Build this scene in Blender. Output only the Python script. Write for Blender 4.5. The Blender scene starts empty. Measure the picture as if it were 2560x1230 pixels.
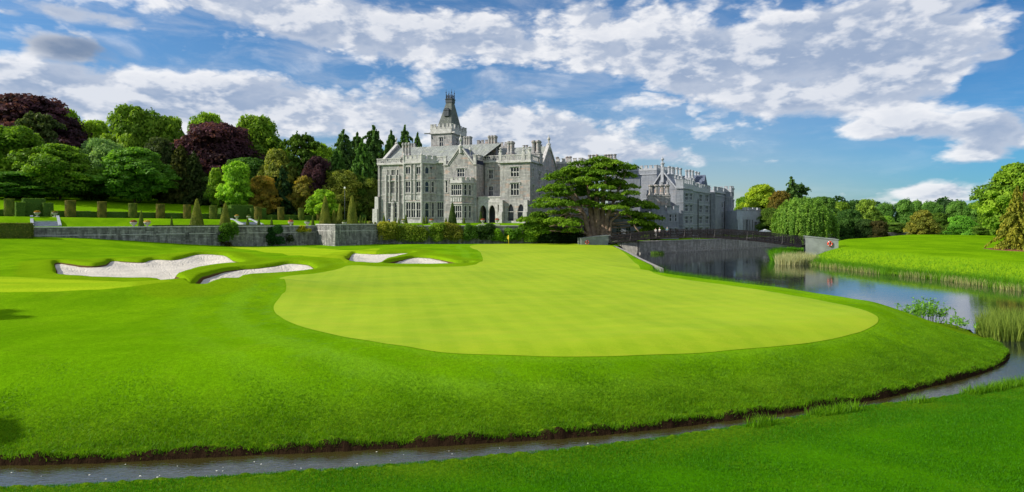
import bpy, bmesh, math, random
import numpy as np
from mathutils import Vector, Matrix
R = math.radians
S = bpy.context.scene
COL = S.collection
# ------------------------------------------------------------------ camera
CH = 6.8            # camera height over the river, metres
F = 1500.0          # focal length in photo pixels (2560 wide)
HY = 550.0          # row of the horizon
cd = bpy.data.cameras.new("camera"); cam = bpy.data.objects.new("camera", cd); COL.objects.link(cam)
cam.location = (0, 0, CH); cam.rotation_euler = (R(90), 0, 0)
cd.sensor_width = 36; cd.lens = 36*F/2560; cd.shift_y = -(615-HY)/2560
cd.clip_start = 0.5; cd.clip_end = 9000
S.camera = cam
# ------------------------------------------------------------------ light
SUN_AZ = R(-102)    # clockwise from +Y (straight ahead): from the left, a little behind the camera
SUN_EL = R(31)
sd = Vector((math.sin(SUN_AZ)*math.cos(SUN_EL), math.cos(SUN_AZ)*math.cos(SUN_EL), math.sin(SUN_EL)))
sl = bpy.data.lights.new("sun", 'SUN'); sl.energy = 4.6; sl.angle = R(0.6); sl.color = (1.0, 0.93, 0.80)
so = bpy.data.objects.new("sun", sl); COL.objects.link(so)
so.rotation_euler = (-sd).to_track_quat('-Z', 'Y').to_euler(); so.location = (-60, -20, 60)
S.view_settings.view_transform = 'Standard'; S.view_settings.look = 'None'
S.view_settings.exposure = 0.38; S.view_settings.gamma = 1.0
S.render.engine = 'CYCLES'
S.cycles.max_bounces = 8; S.cycles.transparent_max_bounces = 8

class NT:
    """small helper to write node trees"""
    def __init__(s, nt): s.t = nt; s.n = nt.nodes; s.l = nt.links
    def link(s, a, b):
        if isinstance(a, bpy.types.NodeSocket): s.l.new(a, b)
        else:
            try: b.default_value = a
            except Exception: b.default_value = (*a, 1.0)
    def node(s, typ, _ins=None, **kw):
        n = s.n.new(typ)
        for k, v in kw.items(): setattr(n, k, v)
        for k, v in (_ins or {}).items(): s.link(v, n.inputs[k])
        return n
    def math(s, op, a, b=0.0, c=None, clamp=False):
        n = s.n.new('ShaderNodeMath'); n.operation = op; n.use_clamp = clamp
        s.link(a, n.inputs[0]); s.link(b, n.inputs[1])
        if c is not None: s.link(c, n.inputs[2])
        return n.outputs[0]
    def vmath(s, op, a, b=(0, 0, 0), out=0):
        n = s.n.new('ShaderNodeVectorMath'); n.operation = op
        s.link(a, n.inputs[0]); s.link(b, n.inputs[1]); return n.outputs[out]
    def rng(s, v, a, b, c=0.0, d=1.0, smooth=True):
        n = s.n.new('ShaderNodeMapRange'); n.interpolation_type = 'SMOOTHSTEP' if smooth else 'LINEAR'
        s.link(v, n.inputs['Value']); s.link(a, n.inputs['From Min']); s.link(b, n.inputs['From Max'])
        s.link(c, n.inputs['To Min']); s.link(d, n.inputs['To Max']); return n.outputs['Result']
    def mix(s, f, a, b, mode='MIX'):
        n = s.n.new('ShaderNodeMix'); n.data_type = 'RGBA'; n.blend_type = mode
        s.link(f, n.inputs[0])
        s.link(a if isinstance(a, bpy.types.NodeSocket) else (*a[:3], 1.0), n.inputs[6])
        s.link(b if isinstance(b, bpy.types.NodeSocket) else (*b[:3], 1.0), n.inputs[7])
        return n.outputs[2]
    def noise(s, vec, scale, detail=4, rough=0.55, dist=0.0, out='Fac'):
        n = s.n.new('ShaderNodeTexNoise'); s.link(vec, n.inputs['Vector'])
        n.inputs['Scale'].default_value = scale; n.inputs['Detail'].default_value = detail
        n.inputs['Roughness'].default_value = rough; n.inputs['Distortion'].default_value = dist
        return n.outputs[out]

def pxdir(px, py):
    a = (px-1280)/F; e = (HY-py)/F
    return math.atan2(a, 1.0), math.atan2(e, math.hypot(a, 1.0))

# ------------------------------------------------------------------ sky
W = bpy.data.worlds.new("World"); S.world = W; W.use_nodes = True
T = NT(W.node_tree); T.n.clear()
sky = T.node('ShaderNodeTexSky'); sky.sky_type = 'NISHITA'; sky.sun_disc = False
sky.sun_elevation = SUN_EL; sky.sun_rotation = SUN_AZ
sky.air_density = 1.0; sky.dust_density = 0.4; sky.ozone_density = 3.0
co = T.node('ShaderNodeTexCoord').outputs['Generated']
sep = T.node('ShaderNodeSeparateXYZ', {0: co})
az = T.math('ARCTAN2', sep.outputs[0], sep.outputs[1])
el = T.math('ARCSINE', sep.outputs[2])
ae = T.node('ShaderNodeCombineXYZ', {0: az, 1: el, 2: 0.0}).outputs[0]
# streaky cloud deck coordinates: compressed towards the horizon, as a flat deck is
eld = T.math('DIVIDE', 1.0, T.math('ADD', T.math('MAXIMUM', sep.outputs[2], 0.0), 0.10))
uv = T.node('ShaderNodeCombineXYZ', {0: T.math('MULTIPLY', az, 3.3),
      1: T.math('MULTIPLY', el, 6.6), 2: T.math('MULTIPLY', eld, 0.10)}).outputs[0]
CL = [  # px, py, half width, half height, tilt, amount   (angular clumps of the cloud field)
 (1950,185,560,150, -6, .46),(1700,110,380,70,-12,.28),(2230,120,330,120,0,.34),(2120,250,330,60,-4,.26),
 (900,60,760,85,-4,.42),(900,120,330,40,-8,.16),(1560,30,500,50,0,.28),(2200,30,480,50,0,.34),(1350,130,420,60,-10,.20),
 (300,225,640,85, 2,.42),(800,260,380,80, -2,.34),(60,190,240,50,0,.2),(560,300,520,70,0,.30),
 (1350,335,330,72,-6,.42),(1000,300,120,60,0,.25),(1600,385,280,34,-6,.30),(1240,285,100,40,0,.26),(1120,340,260,50,0,.30),
 (180,118,125,38,6,.42),(230,46,200,26,0,.34),(20,30,60,14,0,.25),
 (2500,330,150,85,0,.44),(2230,325,240,48,0,.34),(2420,385,110,30,0,.26),
 (2340,482,150,36,0,.36),(1940,404,70,13,0,.26),(2490,140,60,16,0,.22),(1560,240,60,30,0,.16),(2350,170,90,40,0,.15),
 (2090,396,300,60,0,-.35),(2480,210,120,70,0,-.3),(300,110,80,40,0,-.10),(1480,215,200,36,-6,-.25),(1180,190,160,30,0,-.18),(700,160,220,25,0,-.2),(2000,450,420,50,0,-.2)]
cov = -0.02
for (px, py, rx, ry, tilt, amt) in CL:
    a0, e0 = pxdir(px, py); k = math.cos(a0)
    m = T.node('ShaderNodeMapping', {'Vector': ae}); m.vector_type = 'TEXTURE'
    m.inputs['Location'].default_value = (a0, e0, 0); m.inputs['Rotation'].default_value = (0, 0, R(tilt))
    m.inputs['Scale'].default_value = (rx/F*k*k, ry/F*k, 1)
    ln = T.vmath('LENGTH', m.outputs[0], out='Value')
    cov = T.math('ADD', T.rng(ln, 1.15, 0.15, 0.0, amt), cov)
# away from the pictured part of the sky the field stays half covered
back = T.rng(T.math('ABSOLUTE', az), 0.78, 1.2, 0.0, 0.20)
cov = T.math('ADD', cov, back)
cov = T.math('ADD', cov, T.rng(el, 0.36, 0.6, 0.0, 0.12))
def dens(v):
    big = T.noise(v, 1.7, 3, 0.5, 0.4)
    fine = T.noise(v, 3.9, 9, 0.56, 0.35)
    wv = T.vmath('ADD', v, T.vmath('MULTIPLY', T.noise(v, 3.5, 4, 0.6, out='Color'), (0.5, 0.5, 0.5)))
    vo = T.node('ShaderNodeTexVoronoi', {'Vector': wv}); vo.inputs['Scale'].default_value = 3.6
    vo2 = T.node('ShaderNodeTexVoronoi', {'Vector': wv}); vo2.inputs['Scale'].default_value = 9.0
    puff = T.math('ADD', T.math('MULTIPLY', T.math('SUBTRACT', 0.42, vo.outputs['Distance']), 0.34), T.math('MULTIPLY', T.math('SUBTRACT', 0.42, vo2.outputs['Distance']), 0.17))
    q = T.math('ADD', T.math('ADD', T.math('MULTIPLY', big, 0.40), T.math('MULTIPLY', fine, 0.66)), T.math('MULTIPLY_ADD', puff, 1.0, 0.07))
    return T.math('ADD', T.math('SUBTRACT', q, 0.62), cov)
d0 = dens(uv)
d1 = dens(T.vmath('ADD', uv, (-0.075, 0.13, 0.0)))
mask = T.rng(d0, -0.06, 0.24)
veil = T.math('MULTIPLY', T.rng(T.noise(T.vmath('MULTIPLY', uv, (0.7, 1.3, 1.0)), 2.6, 7, 0.62, 0.6), 0.40, 0.72, 0.0, 0.48), T.rng(az, 0.50, 0.05, 0.25, 1.0))
mask = T.math('MAXIMUM', mask, veil)
thick = T.rng(d0, 0.10, 0.52)
side = T.rng(T.math('SUBTRACT', d0, d1), -0.10, 0.16)        # 1 = face turned to the light
lit = T.math('ADD', T.math('MULTIPLY', side, 0.72), T.math('MULTIPLY', T.math('SUBTRACT', 1.0, thick), 0.34), clamp=True)
ccol = T.mix(lit, (0.36, 0.45, 0.62), (0.98, 0.98, 1.0))
# the small slate-coloured cloud at the upper left is darker than the rest
a0, e0 = pxdir(180, 120)
mm = T.node('ShaderNodeMapping', {'Vector': ae}); mm.vector_type = 'TEXTURE'
mm.inputs['Location'].default_value = (a0, e0, 0); mm.inputs['Scale'].default_value = (0.07, 0.022, 1)
dk = T.rng(T.vmath('LENGTH', mm.outputs[0], out='Value'), 1.2, 0.3, 0.0, 0.8)
ccol = T.mix(dk, ccol, (0.16, 0.23, 0.36))
bl = T.mix(T.rng(el, 0.0, 0.28), (0.70, 0.75, 0.82), (0.54, 0.84, 1.06))
bl = T.mix(T.rng(az, 0.25, 0.72), bl, (0.24, 0.55, 0.80))
skyc = T.mix(1.0, sky.outputs[0], bl, 'MULTIPLY')
SKYS = 0.092
bg1 = T.node('ShaderNodeBackground', {'Color': skyc, 'Strength': SKYS})
bg2 = T.node('ShaderNodeBackground', {'Color': ccol, 'Strength': 0.74})
mx = T.node('ShaderNodeMixShader', {0: T.math('MULTIPLY', mask, 0.93), 1: bg1.outputs[0], 2: bg2.outputs[0]})
T.l.new(mx.outputs[0], T.node('ShaderNodeOutputWorld').inputs[0])

# ------------------------------------------------------------------ materials
def mat(name):
    m = bpy.data.materials.new(name); m.use_nodes = True
    t = NT(m.node_tree); b = t.n['Principled BSDF']; return m, t, b
def bump(t, b, h, strength=0.5, dist=0.05):
    n = t.node('ShaderNodeBump', {'Height': h}); n.inputs['Strength'].default_value = strength
    n.inputs['Distance'].default_value = dist; t.l.new(n.outputs[0], b.inputs['Normal'])
def geopos(t): return t.node('ShaderNodeNewGeometry').outputs['Position']
def attr(t, name, out='Fac'): return t.node('ShaderNodeAttribute', attribute_name=name).outputs[out]

def m_simple(name, c, rough=0.8, metal=0.0, var=0.25, sc=3.0):
    m, t, b = mat(name)
    o = t.node('ShaderNodeTexCoord').outputs['Object']
    n = t.noise(o, sc, 5, 0.6)
    k = t.rng(n, 0.25, 0.75, 1-var, 1+var)
    t.l.new(t.mix(1.0, c, t.node('ShaderNodeCombineColor', {0: k, 1: k, 2: k}).outputs[0], 'MULTIPLY'), b.inputs['Base Color'])
    b.inputs['Roughness'].default_value = rough; b.inputs['Metallic'].default_value = metal
    bump(t, b, n, 0.3, 0.02)
    return m
def m_ashlar(name, c1, c2, c3, bw=0.9, bh=0.36, mortar=(0.2, 0.2, 0.2), stain=0.5, bumps=0.5, msz=0.012):
    m, t, b = mat(name)
    uvn = t.node('ShaderNodeUVMap', uv_map='uv').outputs[0]
    br = t.node('ShaderNodeTexBrick', {'Vector': uvn}); br.offset = 0.5
    br.inputs['Scale'].default_value = 1.0; br.inputs['Brick Width'].default_value = bw; br.inputs['Row Height'].default_value = bh
    br.inputs['Mortar Size'].default_value = msz; br.inputs['Color1'].default_value = (*c1, 1); br.inputs['Color2'].default_value = (*c2, 1)
    br.inputs['Mortar'].default_value = (*mortar, 1); br.inputs['Bias'].default_value = -0.1
    br2 = t.node('ShaderNodeTexBrick', {'Vector': t.vmath('ADD', uvn, (bw*40, bh*30, 0))}); br2.offset = 0.5
    br2.inputs['Scale'].default_value = 1.0; br2.inputs['Brick Width'].default_value = bw*2; br2.inputs['Row Height'].default_value = bh
    br2.inputs['Mortar Size'].default_value = 0.0; br2.inputs['Color1'].default_value = (0, 0, 0, 1); br2.inputs['Color2'].default_value = (1, 1, 1, 1)
    big = t.noise(uvn, 0.35, 3, 0.6)
    pk = t.math('MULTIPLY', t.rng(br2.outputs[0], 0.68, 0.9), t.rng(big, 0.42, 0.62))
    c = t.mix(pk, br.outputs[0], c3)
    st = t.noise(t.vmath('MULTIPLY', uvn, (1.6, 0.35, 1)), 1.0, 6, 0.65)
    k = t.rng(st, 0.3, 0.75, 1-stain, 1.12)
    c = t.mix(1.0, c, t.node('ShaderNodeCombineColor', {0: k, 1: k, 2: k}).outputs[0], 'MULTIPLY')
    t.l.new(c, b.inputs['Base Color']); b.inputs['Roughness'].default_value = 0.85
    bump(t, b, t.math('ADD', br.outputs['Fac'], t.math('MULTIPLY', t.noise(uvn, 6, 5, 0.6), -0.6)), bumps, -0.03)
    return m
M = {}
M['stone'] = m_ashlar('grey_limestone', (0.31, 0.305, 0.31), (0.47, 0.455, 0.45), (0.50, 0.37, 0.32), stain=0.45)
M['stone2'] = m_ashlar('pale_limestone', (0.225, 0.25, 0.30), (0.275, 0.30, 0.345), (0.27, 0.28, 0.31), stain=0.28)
M['trim'] = m_simple('dressed_stone', (0.43, 0.42, 0.415), 0.8, 0, 0.28, 1.6)
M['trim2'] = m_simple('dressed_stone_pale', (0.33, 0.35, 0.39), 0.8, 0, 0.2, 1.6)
M['slate'] = m_ashlar('slate_roof', (0.26, 0.285, 0.28), (0.36, 0.38, 0.35), (0.29, 0.32, 0.26), 0.7, 0.42, (0.17, 0.19, 0.19), 0.35, 0.8, 0.03)
M['slate_tower'] = m_ashlar('tower_slate', (0.11, 0.125, 0.12), (0.165, 0.18, 0.165), (0.13, 0.15, 0.12), 0.7, 0.42, (0.07, 0.08, 0.08), 0.35, 0.8, 0.03)
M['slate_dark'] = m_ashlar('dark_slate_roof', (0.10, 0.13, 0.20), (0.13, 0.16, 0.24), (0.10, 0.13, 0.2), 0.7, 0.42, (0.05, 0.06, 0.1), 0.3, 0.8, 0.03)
M['gwall'] = m_ashlar('old_garden_wall', (0.25, 0.25, 0.24), (0.42, 0.41, 0.39), (0.16, 0.16, 0.15), 0.62, 0.27, (0.12, 0.12, 0.11), 0.72, 0.9)
M['quay'] = m_ashlar('quay_masonry', (0.34, 0.33, 0.31), (0.50, 0.48, 0.44), (0.30, 0.27, 0.23), 0.5, 0.22, (0.12, 0.12, 0.11), 0.5, 1.0)
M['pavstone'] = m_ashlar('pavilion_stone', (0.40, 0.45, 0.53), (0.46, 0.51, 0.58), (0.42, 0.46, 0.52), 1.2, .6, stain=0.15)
M['concrete'] = m_simple('abutment_concrete', (0.21, 0.235, 0.225), 0.85, 0, 0.25, 0.8)
M['coping'] = m_simple('pale_coping', (0.60, 0.60, 0.57), 0.8, 0, 0.2, 2.0)
M['iron'] = m_simple('black_ironwork', (0.006, 0.005, 0.007), 0.6, 0.0, 0.3, 5)
M['iron'].node_tree.nodes['Principled BSDF'].inputs['Specular IOR Level'].default_value = .12
M['ironrust'] = m_simple('dark_ironwork', (0.018, 0.015, 0.018), 0.6, 0.2, 0.4, 5)
M['lead'] = m_simple('lead_sheet', (0.045, 0.055, 0.07), 0.7, 0.0, 0.2, 2)
M['pipe'] = m_simple('drainpipe', (0.055, 0.06, 0.065), 0.6, 0, 0.3, 2)
M['bark'] = m_simple('bark', (0.085, 0.062, 0.045), 0.95, 0, 0.45, 2.5)
M['barkgrey'] = m_simple('grey_bark', (0.26, 0.23, 0.19), 0.95, 0, 0.4, 2.5)
M['cedarbark'] = m_simple('cedar_bark', (0.24, 0.165, 0.12), 0.95, 0, 0.5, 1.5)
M['white'] = m_simple('white_paint', (0.80, 0.80, 0.78), 0.5, 0, 0.08, 4)
M['urn'] = m_simple('urn_stone', (0.46, 0.45, 0.41), 0.8, 0, 0.15, 4)
M['red'] = m_simple('red_plastic', (0.65, 0.05, 0.02), 0.45, 0, 0.15, 4)
M['yellow'] = m_simple('yellow_cloth', (0.80, 0.58, 0.03), 0.7, 0, 0.15, 4)
M['step'] = m_simple('step_stone', (0.30, 0.33, 0.37), 0.85, 0, 0.3, 1.5)
M['skin'] = m_simple('skin', (0.52, 0.32, 0.23), 0.6, 0, 0.08, 6)
M['mulch'] = m_simple('bark_mulch', (0.14, 0.05, 0.022), 0.95, 0, 0.5, 6)
M['foam'] = m_simple('foam', (0.7, 0.7, 0.62), 0.8, 0, 0.15, 8)
M['dirt'] = m_simple('bank_soil', (0.045, 0.026, 0.014), 0.95, 0, 0.5, 6)
M['path'] = m_simple('gravel_path', (0.42, 0.40, 0.36), 0.95, 0, 0.25, 6)
m, t, b = mat('window_glass'); b.inputs['Base Color'].default_value = (0.025, 0.035, 0.05, 1); b.inputs['Roughness'].default_value = 0.08
b.inputs['Specular IOR Level'].default_value = 0.3; M['glass'] = m
m, t, b = mat('interior_shade_paint'); b.inputs['Base Color'].default_value = (0.03, 0.04, 0.055, 1); b.inputs['Roughness'].default_value = 0.7; M['dark'] = m
# foliage: colour of the thing comes from the object colour, with variation per clump and per leaf
def m_leaf(name, trans=0.42, rough=0.55):
    m, t, b = mat(name)
    oc = t.node('ShaderNodeObjectInfo').outputs['Color']
    v = attr(t, 'tint')
    k = t.rng(v, 0, 1, 0.78, 1.95, smooth=False)
    c = t.mix(1.0, oc, t.node('ShaderNodeCombineColor', {0: t.math('MULTIPLY', k, t.rng(v, 0, 1, 0.86, 1.12)), 1: k, 2: t.math('MULTIPLY', k, 0.9)}).outputs[0], 'MULTIPLY')
    t.l.new(c, b.inputs['Base Color']); b.inputs['Roughness'].default_value = rough
    b.inputs['Specular IOR Level'].default_value = 0.12
    tr = t.node('ShaderNodeBsdfTranslucent', {'Color': t.mix(1.0, c, (1.25, 1.3, 0.6), 'MULTIPLY')})
    ms = t.node('ShaderNodeMixShader', {0: trans, 1: b.outputs[0], 2: tr.outputs[0]})
    t.l.new(ms.outputs[0], t.n['Material Output'].inputs[0])
    return m
M['leaf'] = m_leaf('foliage'); M['needle'] = m_leaf('needles', 0.28, 0.6)
M['blade'] = m_leaf('grass_blade', 0.4, 0.5)

# ------------------------------------------------------------------ object helpers
def tag(o, label=None, cat=None, group=None, kind=None):
    if label: o['label'] = label
    if cat: o['category'] = cat
    if group: o['group'] = group
    if kind: o['kind'] = kind
    return o
def empty(name, loc=(0, 0, 0), rz=0.0, label=None, cat=None, group=None):
    o = bpy.data.objects.new(name, None); COL.objects.link(o); o.location = loc; o.rotation_euler = (0, 0, rz)
    o.empty_display_size = 0.5
    return tag(o, label, cat, group)
def link_mesh(name, me, parent=None, loc=None):
    o = bpy.data.objects.new(name, me); COL.objects.link(o)
    if parent: o.parent = parent
    if loc is not None: o.location = loc
    return o
def np_mesh(name, V, Fc, mats, attrs=None, smooth=False, quads=True):
    """fast mesh from numpy arrays (all faces the same size)"""
    me = bpy.data.meshes.new(name); V = np.asarray(V, np.float32); Fc = np.asarray(Fc, np.int32)
    n, k = Fc.shape
    me.vertices.add(len(V)); me.vertices.foreach_set('co', V.ravel())
    me.loops.add(n*k); me.loops.foreach_set('vertex_index', Fc.ravel())
    me.polygons.add(n); me.polygons.foreach_set('loop_start', np.arange(0, n*k, k, dtype=np.int32))
    me.polygons.foreach_set('loop_total', np.full(n, k, np.int32))
    if smooth: me.polygons.foreach_set('use_smooth', np.ones(n, bool))
    for m_ in (mats if isinstance(mats, (list, tuple)) else [mats]): me.materials.append(m_)
    for an, av in (attrs or {}).items():
        a = me.attributes.new(an, 'FLOAT', 'POINT'); a.data.foreach_set('value', np.asarray(av, np.float32))
    me.update(calc_edges=True); return me

class MB:
    """collects faces and links them as one mesh object with metric uvs"""
    def __init__(s): s.v = []; s.f = []; s.sm = []
    def add(s, vs, fs, smooth=False):
        o = len(s.v); s.v += [tuple(p) for p in vs]; s.f += [tuple(i+o for i in f) for f in fs]; s.sm += [smooth]*len(fs); return s
    def quad(s, *p): return s.add(p, [tuple(range(len(p)))])
    def box(s, x0, x1, y0, y1, z0, z1, taper=0.0):
        tx, ty = (x1-x0)*taper/2, (y1-y0)*taper/2
        return s.add([(x0,y0,z0),(x1,y0,z0),(x1,y1,z0),(x0,y1,z0),(x0+tx,y0+ty,z1),(x1-tx,y0+ty,z1),(x1-tx,y1-ty,z1),(x0+tx,y1-ty,z1)],
          [(0,3,2,1),(4,5,6,7),(0,1,5,4),(1,2,6,5),(2,3,7,6),(3,0,4,7)])
    def bar(s, a, b, w, h=None, up=(0,0,1)):
        a, b = Vector(a), Vector(b); h = h or w; d = (b-a).normalized(); up = Vector(up)
        if abs(d.dot(up)) > .95: up = Vector((0,1,0))
        x = d.cross(up).normalized()*w/2; y = x.cross(d).normalized()*h/2
        P = [a-x-y, a+x-y, a+x+y, a-x+y, b-x-y, b+x-y, b+x+y, b-x+y]
        return s.add(P, [(0,3,2,1),(4,5,6,7),(0,1,5,4),(1,2,6,5),(2,3,7,6),(3,0,4,7)])
    def lathe(s, cx, cy, prof, n=8, rot=0.0, smooth=False, cap=True):
        vs = []; fs = []
        for (r, z) in prof:
            for i in range(n):
                a = rot+2*math.pi*i/n; vs.append((cx+r*math.cos(a), cy+r*math.sin(a), z))
        for j in range(len(prof)-1):
            for i in range(n):
                i2 = (i+1) % n; fs.append((j*n+i, j*n+i2, (j+1)*n+i2, (j+1)*n+i))
        if cap: fs.append(tuple(range((len(prof)-1)*n, len(prof)*n))); fs.append(tuple(reversed(range(n))))
        return s.add(vs, fs, smooth)
    def tube(s, pts, rad, n=7, smooth=True):
        pts = [Vector(p) for p in pts]; vs = []; fs = []; prev = None
        for i, p in enumerate(pts):
            d = (pts[min(i+1, len(pts)-1)]-pts[max(i-1, 0)]).normalized()
            x = d.cross(prev) if prev is not None else d.cross(Vector((0.3, 1, 0.1)))
            if x.length < 1e-4: x = d.cross(Vector((1, 0, 0)))
            x.normalize(); y = d.cross(x).normalized(); prev = y.cross(d)*-1 if False else (prev if prev is not None else Vector((0.3,1,0.1)))
            r = rad[i] if isinstance(rad, (list, tuple)) else rad
            for k in range(n):
                a = 2*math.pi*k/n; vs.append(p+x*math.cos(a)*r+y*math.sin(a)*r)
        for j in range(len(pts)-1):
            for k in range(n):
                k2 = (k+1) % n; fs.append((j*n+k, j*n+k2, (j+1)*n+k2, (j+1)*n+k))
        fs.append(tuple(range((len(pts)-1)*n, len(pts)*n))); fs.append(tuple(reversed(range(n))))
        return s.add(vs, fs, smooth)
    def mesh(s, name, m):
        me = bpy.data.meshes.new(name); me.from_pydata(s.v, [], s.f); me.materials.append(m)
        me.polygons.foreach_set('use_smooth', s.sm)
        uvl = me.uv_layers.new(name='uv'); me.update()
        nv = len(me.loops); co = np.array(s.v, float)
        li = np.zeros(nv, np.int32); me.loops.foreach_get('vertex_index', li)
        nf = len(me.polygons); nr = np.zeros(nf*3); me.polygons.foreach_get('normal', nr); nr = nr.reshape(-1, 3)
        lt = np.zeros(nf, np.int32); me.polygons.foreach_get('loop_total', lt)
        nn = np.repeat(nr, lt, axis=0); p = co[li]
        tt = np.stack([-nn[:, 1], nn[:, 0], np.zeros(nv)], 1); L = np.linalg.norm(tt, axis=1); bad = L < 1e-3
        tt[bad] = (1, 0, 0); L[bad] = 1; tt /= L[:, None]; bb = np.cross(nn, tt)
        uvs = np.stack([(p*tt).sum(1), (p*bb).sum(1)], 1).astype(np.float32)
        uvl.data.foreach_set('uv', uvs.ravel()); return me
    def build(s, name, m, parent=None):
        return link_mesh(name, s.mesh(name, m), parent)
def px_at(px, D): return ((px-1280)/F*D, D)
def px_z(py, D): return CH+(HY-py)*D/F
# ------------------------------------------------------------------ lie of the land
def gp(px, py, z):
    D = F*(CH-z)/(py-HY); return ((px-1280)/F*D, D)
def sdf(poly, X, Y):
    """signed distance to a polygon, positive inside"""
    P = np.asarray(poly, float); d2 = np.full(X.shape, 1e18); ins = np.zeros(X.shape, bool)
    for i in range(len(P)):
        ax, ay = P[i]; bx, by = P[(i+1) % len(P)]; ex, ey = bx-ax, by-ay
        wx, wy = X-ax, Y-ay; tt = np.clip((wx*ex+wy*ey)/(ex*ex+ey*ey+1e-12), 0, 1)
        d2 = np.minimum(d2, (wx-ex*tt)**2+(wy-ey*tt)**2)
        c = ((ay > Y) != (by > Y)) & (X < (bx-ax)*(Y-ay)/((by-ay) if by != ay else 1e-12)+ax); ins ^= c
    return np.where(ins, 1, -1)*np.sqrt(d2)
def spline(pts, n=6, closed=True):
    P = np.asarray(pts, float); N = len(P); out = []
    rngi = range(N) if closed else range(N-1)
    for i in rngi:
        if closed: p0, p1, p2, p3 = P[i-1], P[i], P[(i+1) % N], P[(i+2) % N]
        else: p0, p1, p2, p3 = P[max(i-1, 0)], P[i], P[i+1], P[min(i+2, N-1)]
        for k in range(n):
            t = k/n; out.append(0.5*((2*p1)+(-p0+p2)*t+(2*p0-5*p1+4*p2-p3)*t*t+(-p0+3*p1-3*p2+p3)*t**3))
    if not closed: out.append(P[-1])
    return np.array(out)
def ss(x): x = np.clip(x, 0, 1); return x*x*(3-2*x)
# the shore of the golf peninsula (creek side, tip, river side)
shoreP = [(-60,19.5),(-40,17.6),(-26,16.9), gp(0,1165,0), gp(500,1146,0), gp(1000,1122,0), gp(1500,1090,0), gp(1900,1043,0), gp(2150,1008,0), gp(2300,975,0),
          gp(2420,945,0), gp(2500,918,0), gp(2527,888,0), (26.2,32.2), gp(2400,800,.62), gp(2250,769,.75), gp(2100,744,.8), gp(1960,724,.9), gp(1830,705,1.0), gp(1700,683,1.2)]
shoreB = [gp(1640,668,1.5), gp(1600,648,1.55), gp(1565,628,1.6), gp(1540,617,1.6), (20.6,120)]
quayL = [(22.5,122.5),(25.4,121),(35.6,127),(50,138),(64,150),(80,165),(110,190),(150,215)]
bankR = [(160,200),(120,175),(96,158),(80,143),(66,130),(57,118),(51,108), gp(1985,655,0), gp(2040,664,0), gp(2100,671,0), gp(2200,684,0), gp(2330,697,0), gp(2450,712,0), gp(2560,727,0), (54,49),(64,36),(90,24),(160,10)]
bankN = [(160,-10),(90,14),(60,23),(45,26.5),(34,27.5),(27.4,26.2), gp(2560,945,.45), gp(2420,970,.45), gp(2300,990,.45), gp(2100,1015,.42), gp(1800,1064,.4), gp(1500,1104,.4), gp(1000,1151,.4), gp(500,1184,.4), gp(0,1209,.4), (-26,13.3),(-40,13.8),(-60,15)]
WATER = np.vstack([spline(shoreP, 5, False), np.array(shoreB), np.array(quayL), spline(bankR, 4, False), spline(bankN, 5, False)])
# retaining wall of the garden terrace
WA, WB, WC, WD, WE = (-76., 95.), (-40.5, 124.), px_at(838, 118), px_at(950, 128), (16.0, 131.)
wdir = np.array([WB[0]-WA[0], WB[1]-WA[1]]); wdir /= np.linalg.norm(wdir); wnor = np.array([-wdir[1], wdir[0]])
WL = (WA[0]-wdir[0]*90, WA[1]-wdir[1]*90)
TERR = [WL, WA, WB, WC, WD, WE, (19,140), (34,160), (50,230), (60,700), (-800,700), (-800,-100)]
QUAYLAND = [(16.5,127)]+quayL+[(400,400),(400,900),(40,900),(45,230),(30,160),(15,140)]
NEAR = [(-300,16),(-60,17.2),(-26,15.1),(0,16.8),(12,21),(20,25.6),(34,29.5),(160,0),(300,-100),(300,-300),(-300,-300)]
RIGHT = [(115,185),(74,143),(48,105),(42,88),(44,62),(50,44),(80,28),(160,5),(900,0),(900,900),(150,900)]
BUNK = []      # filled below: (polygon, deep z)
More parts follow.
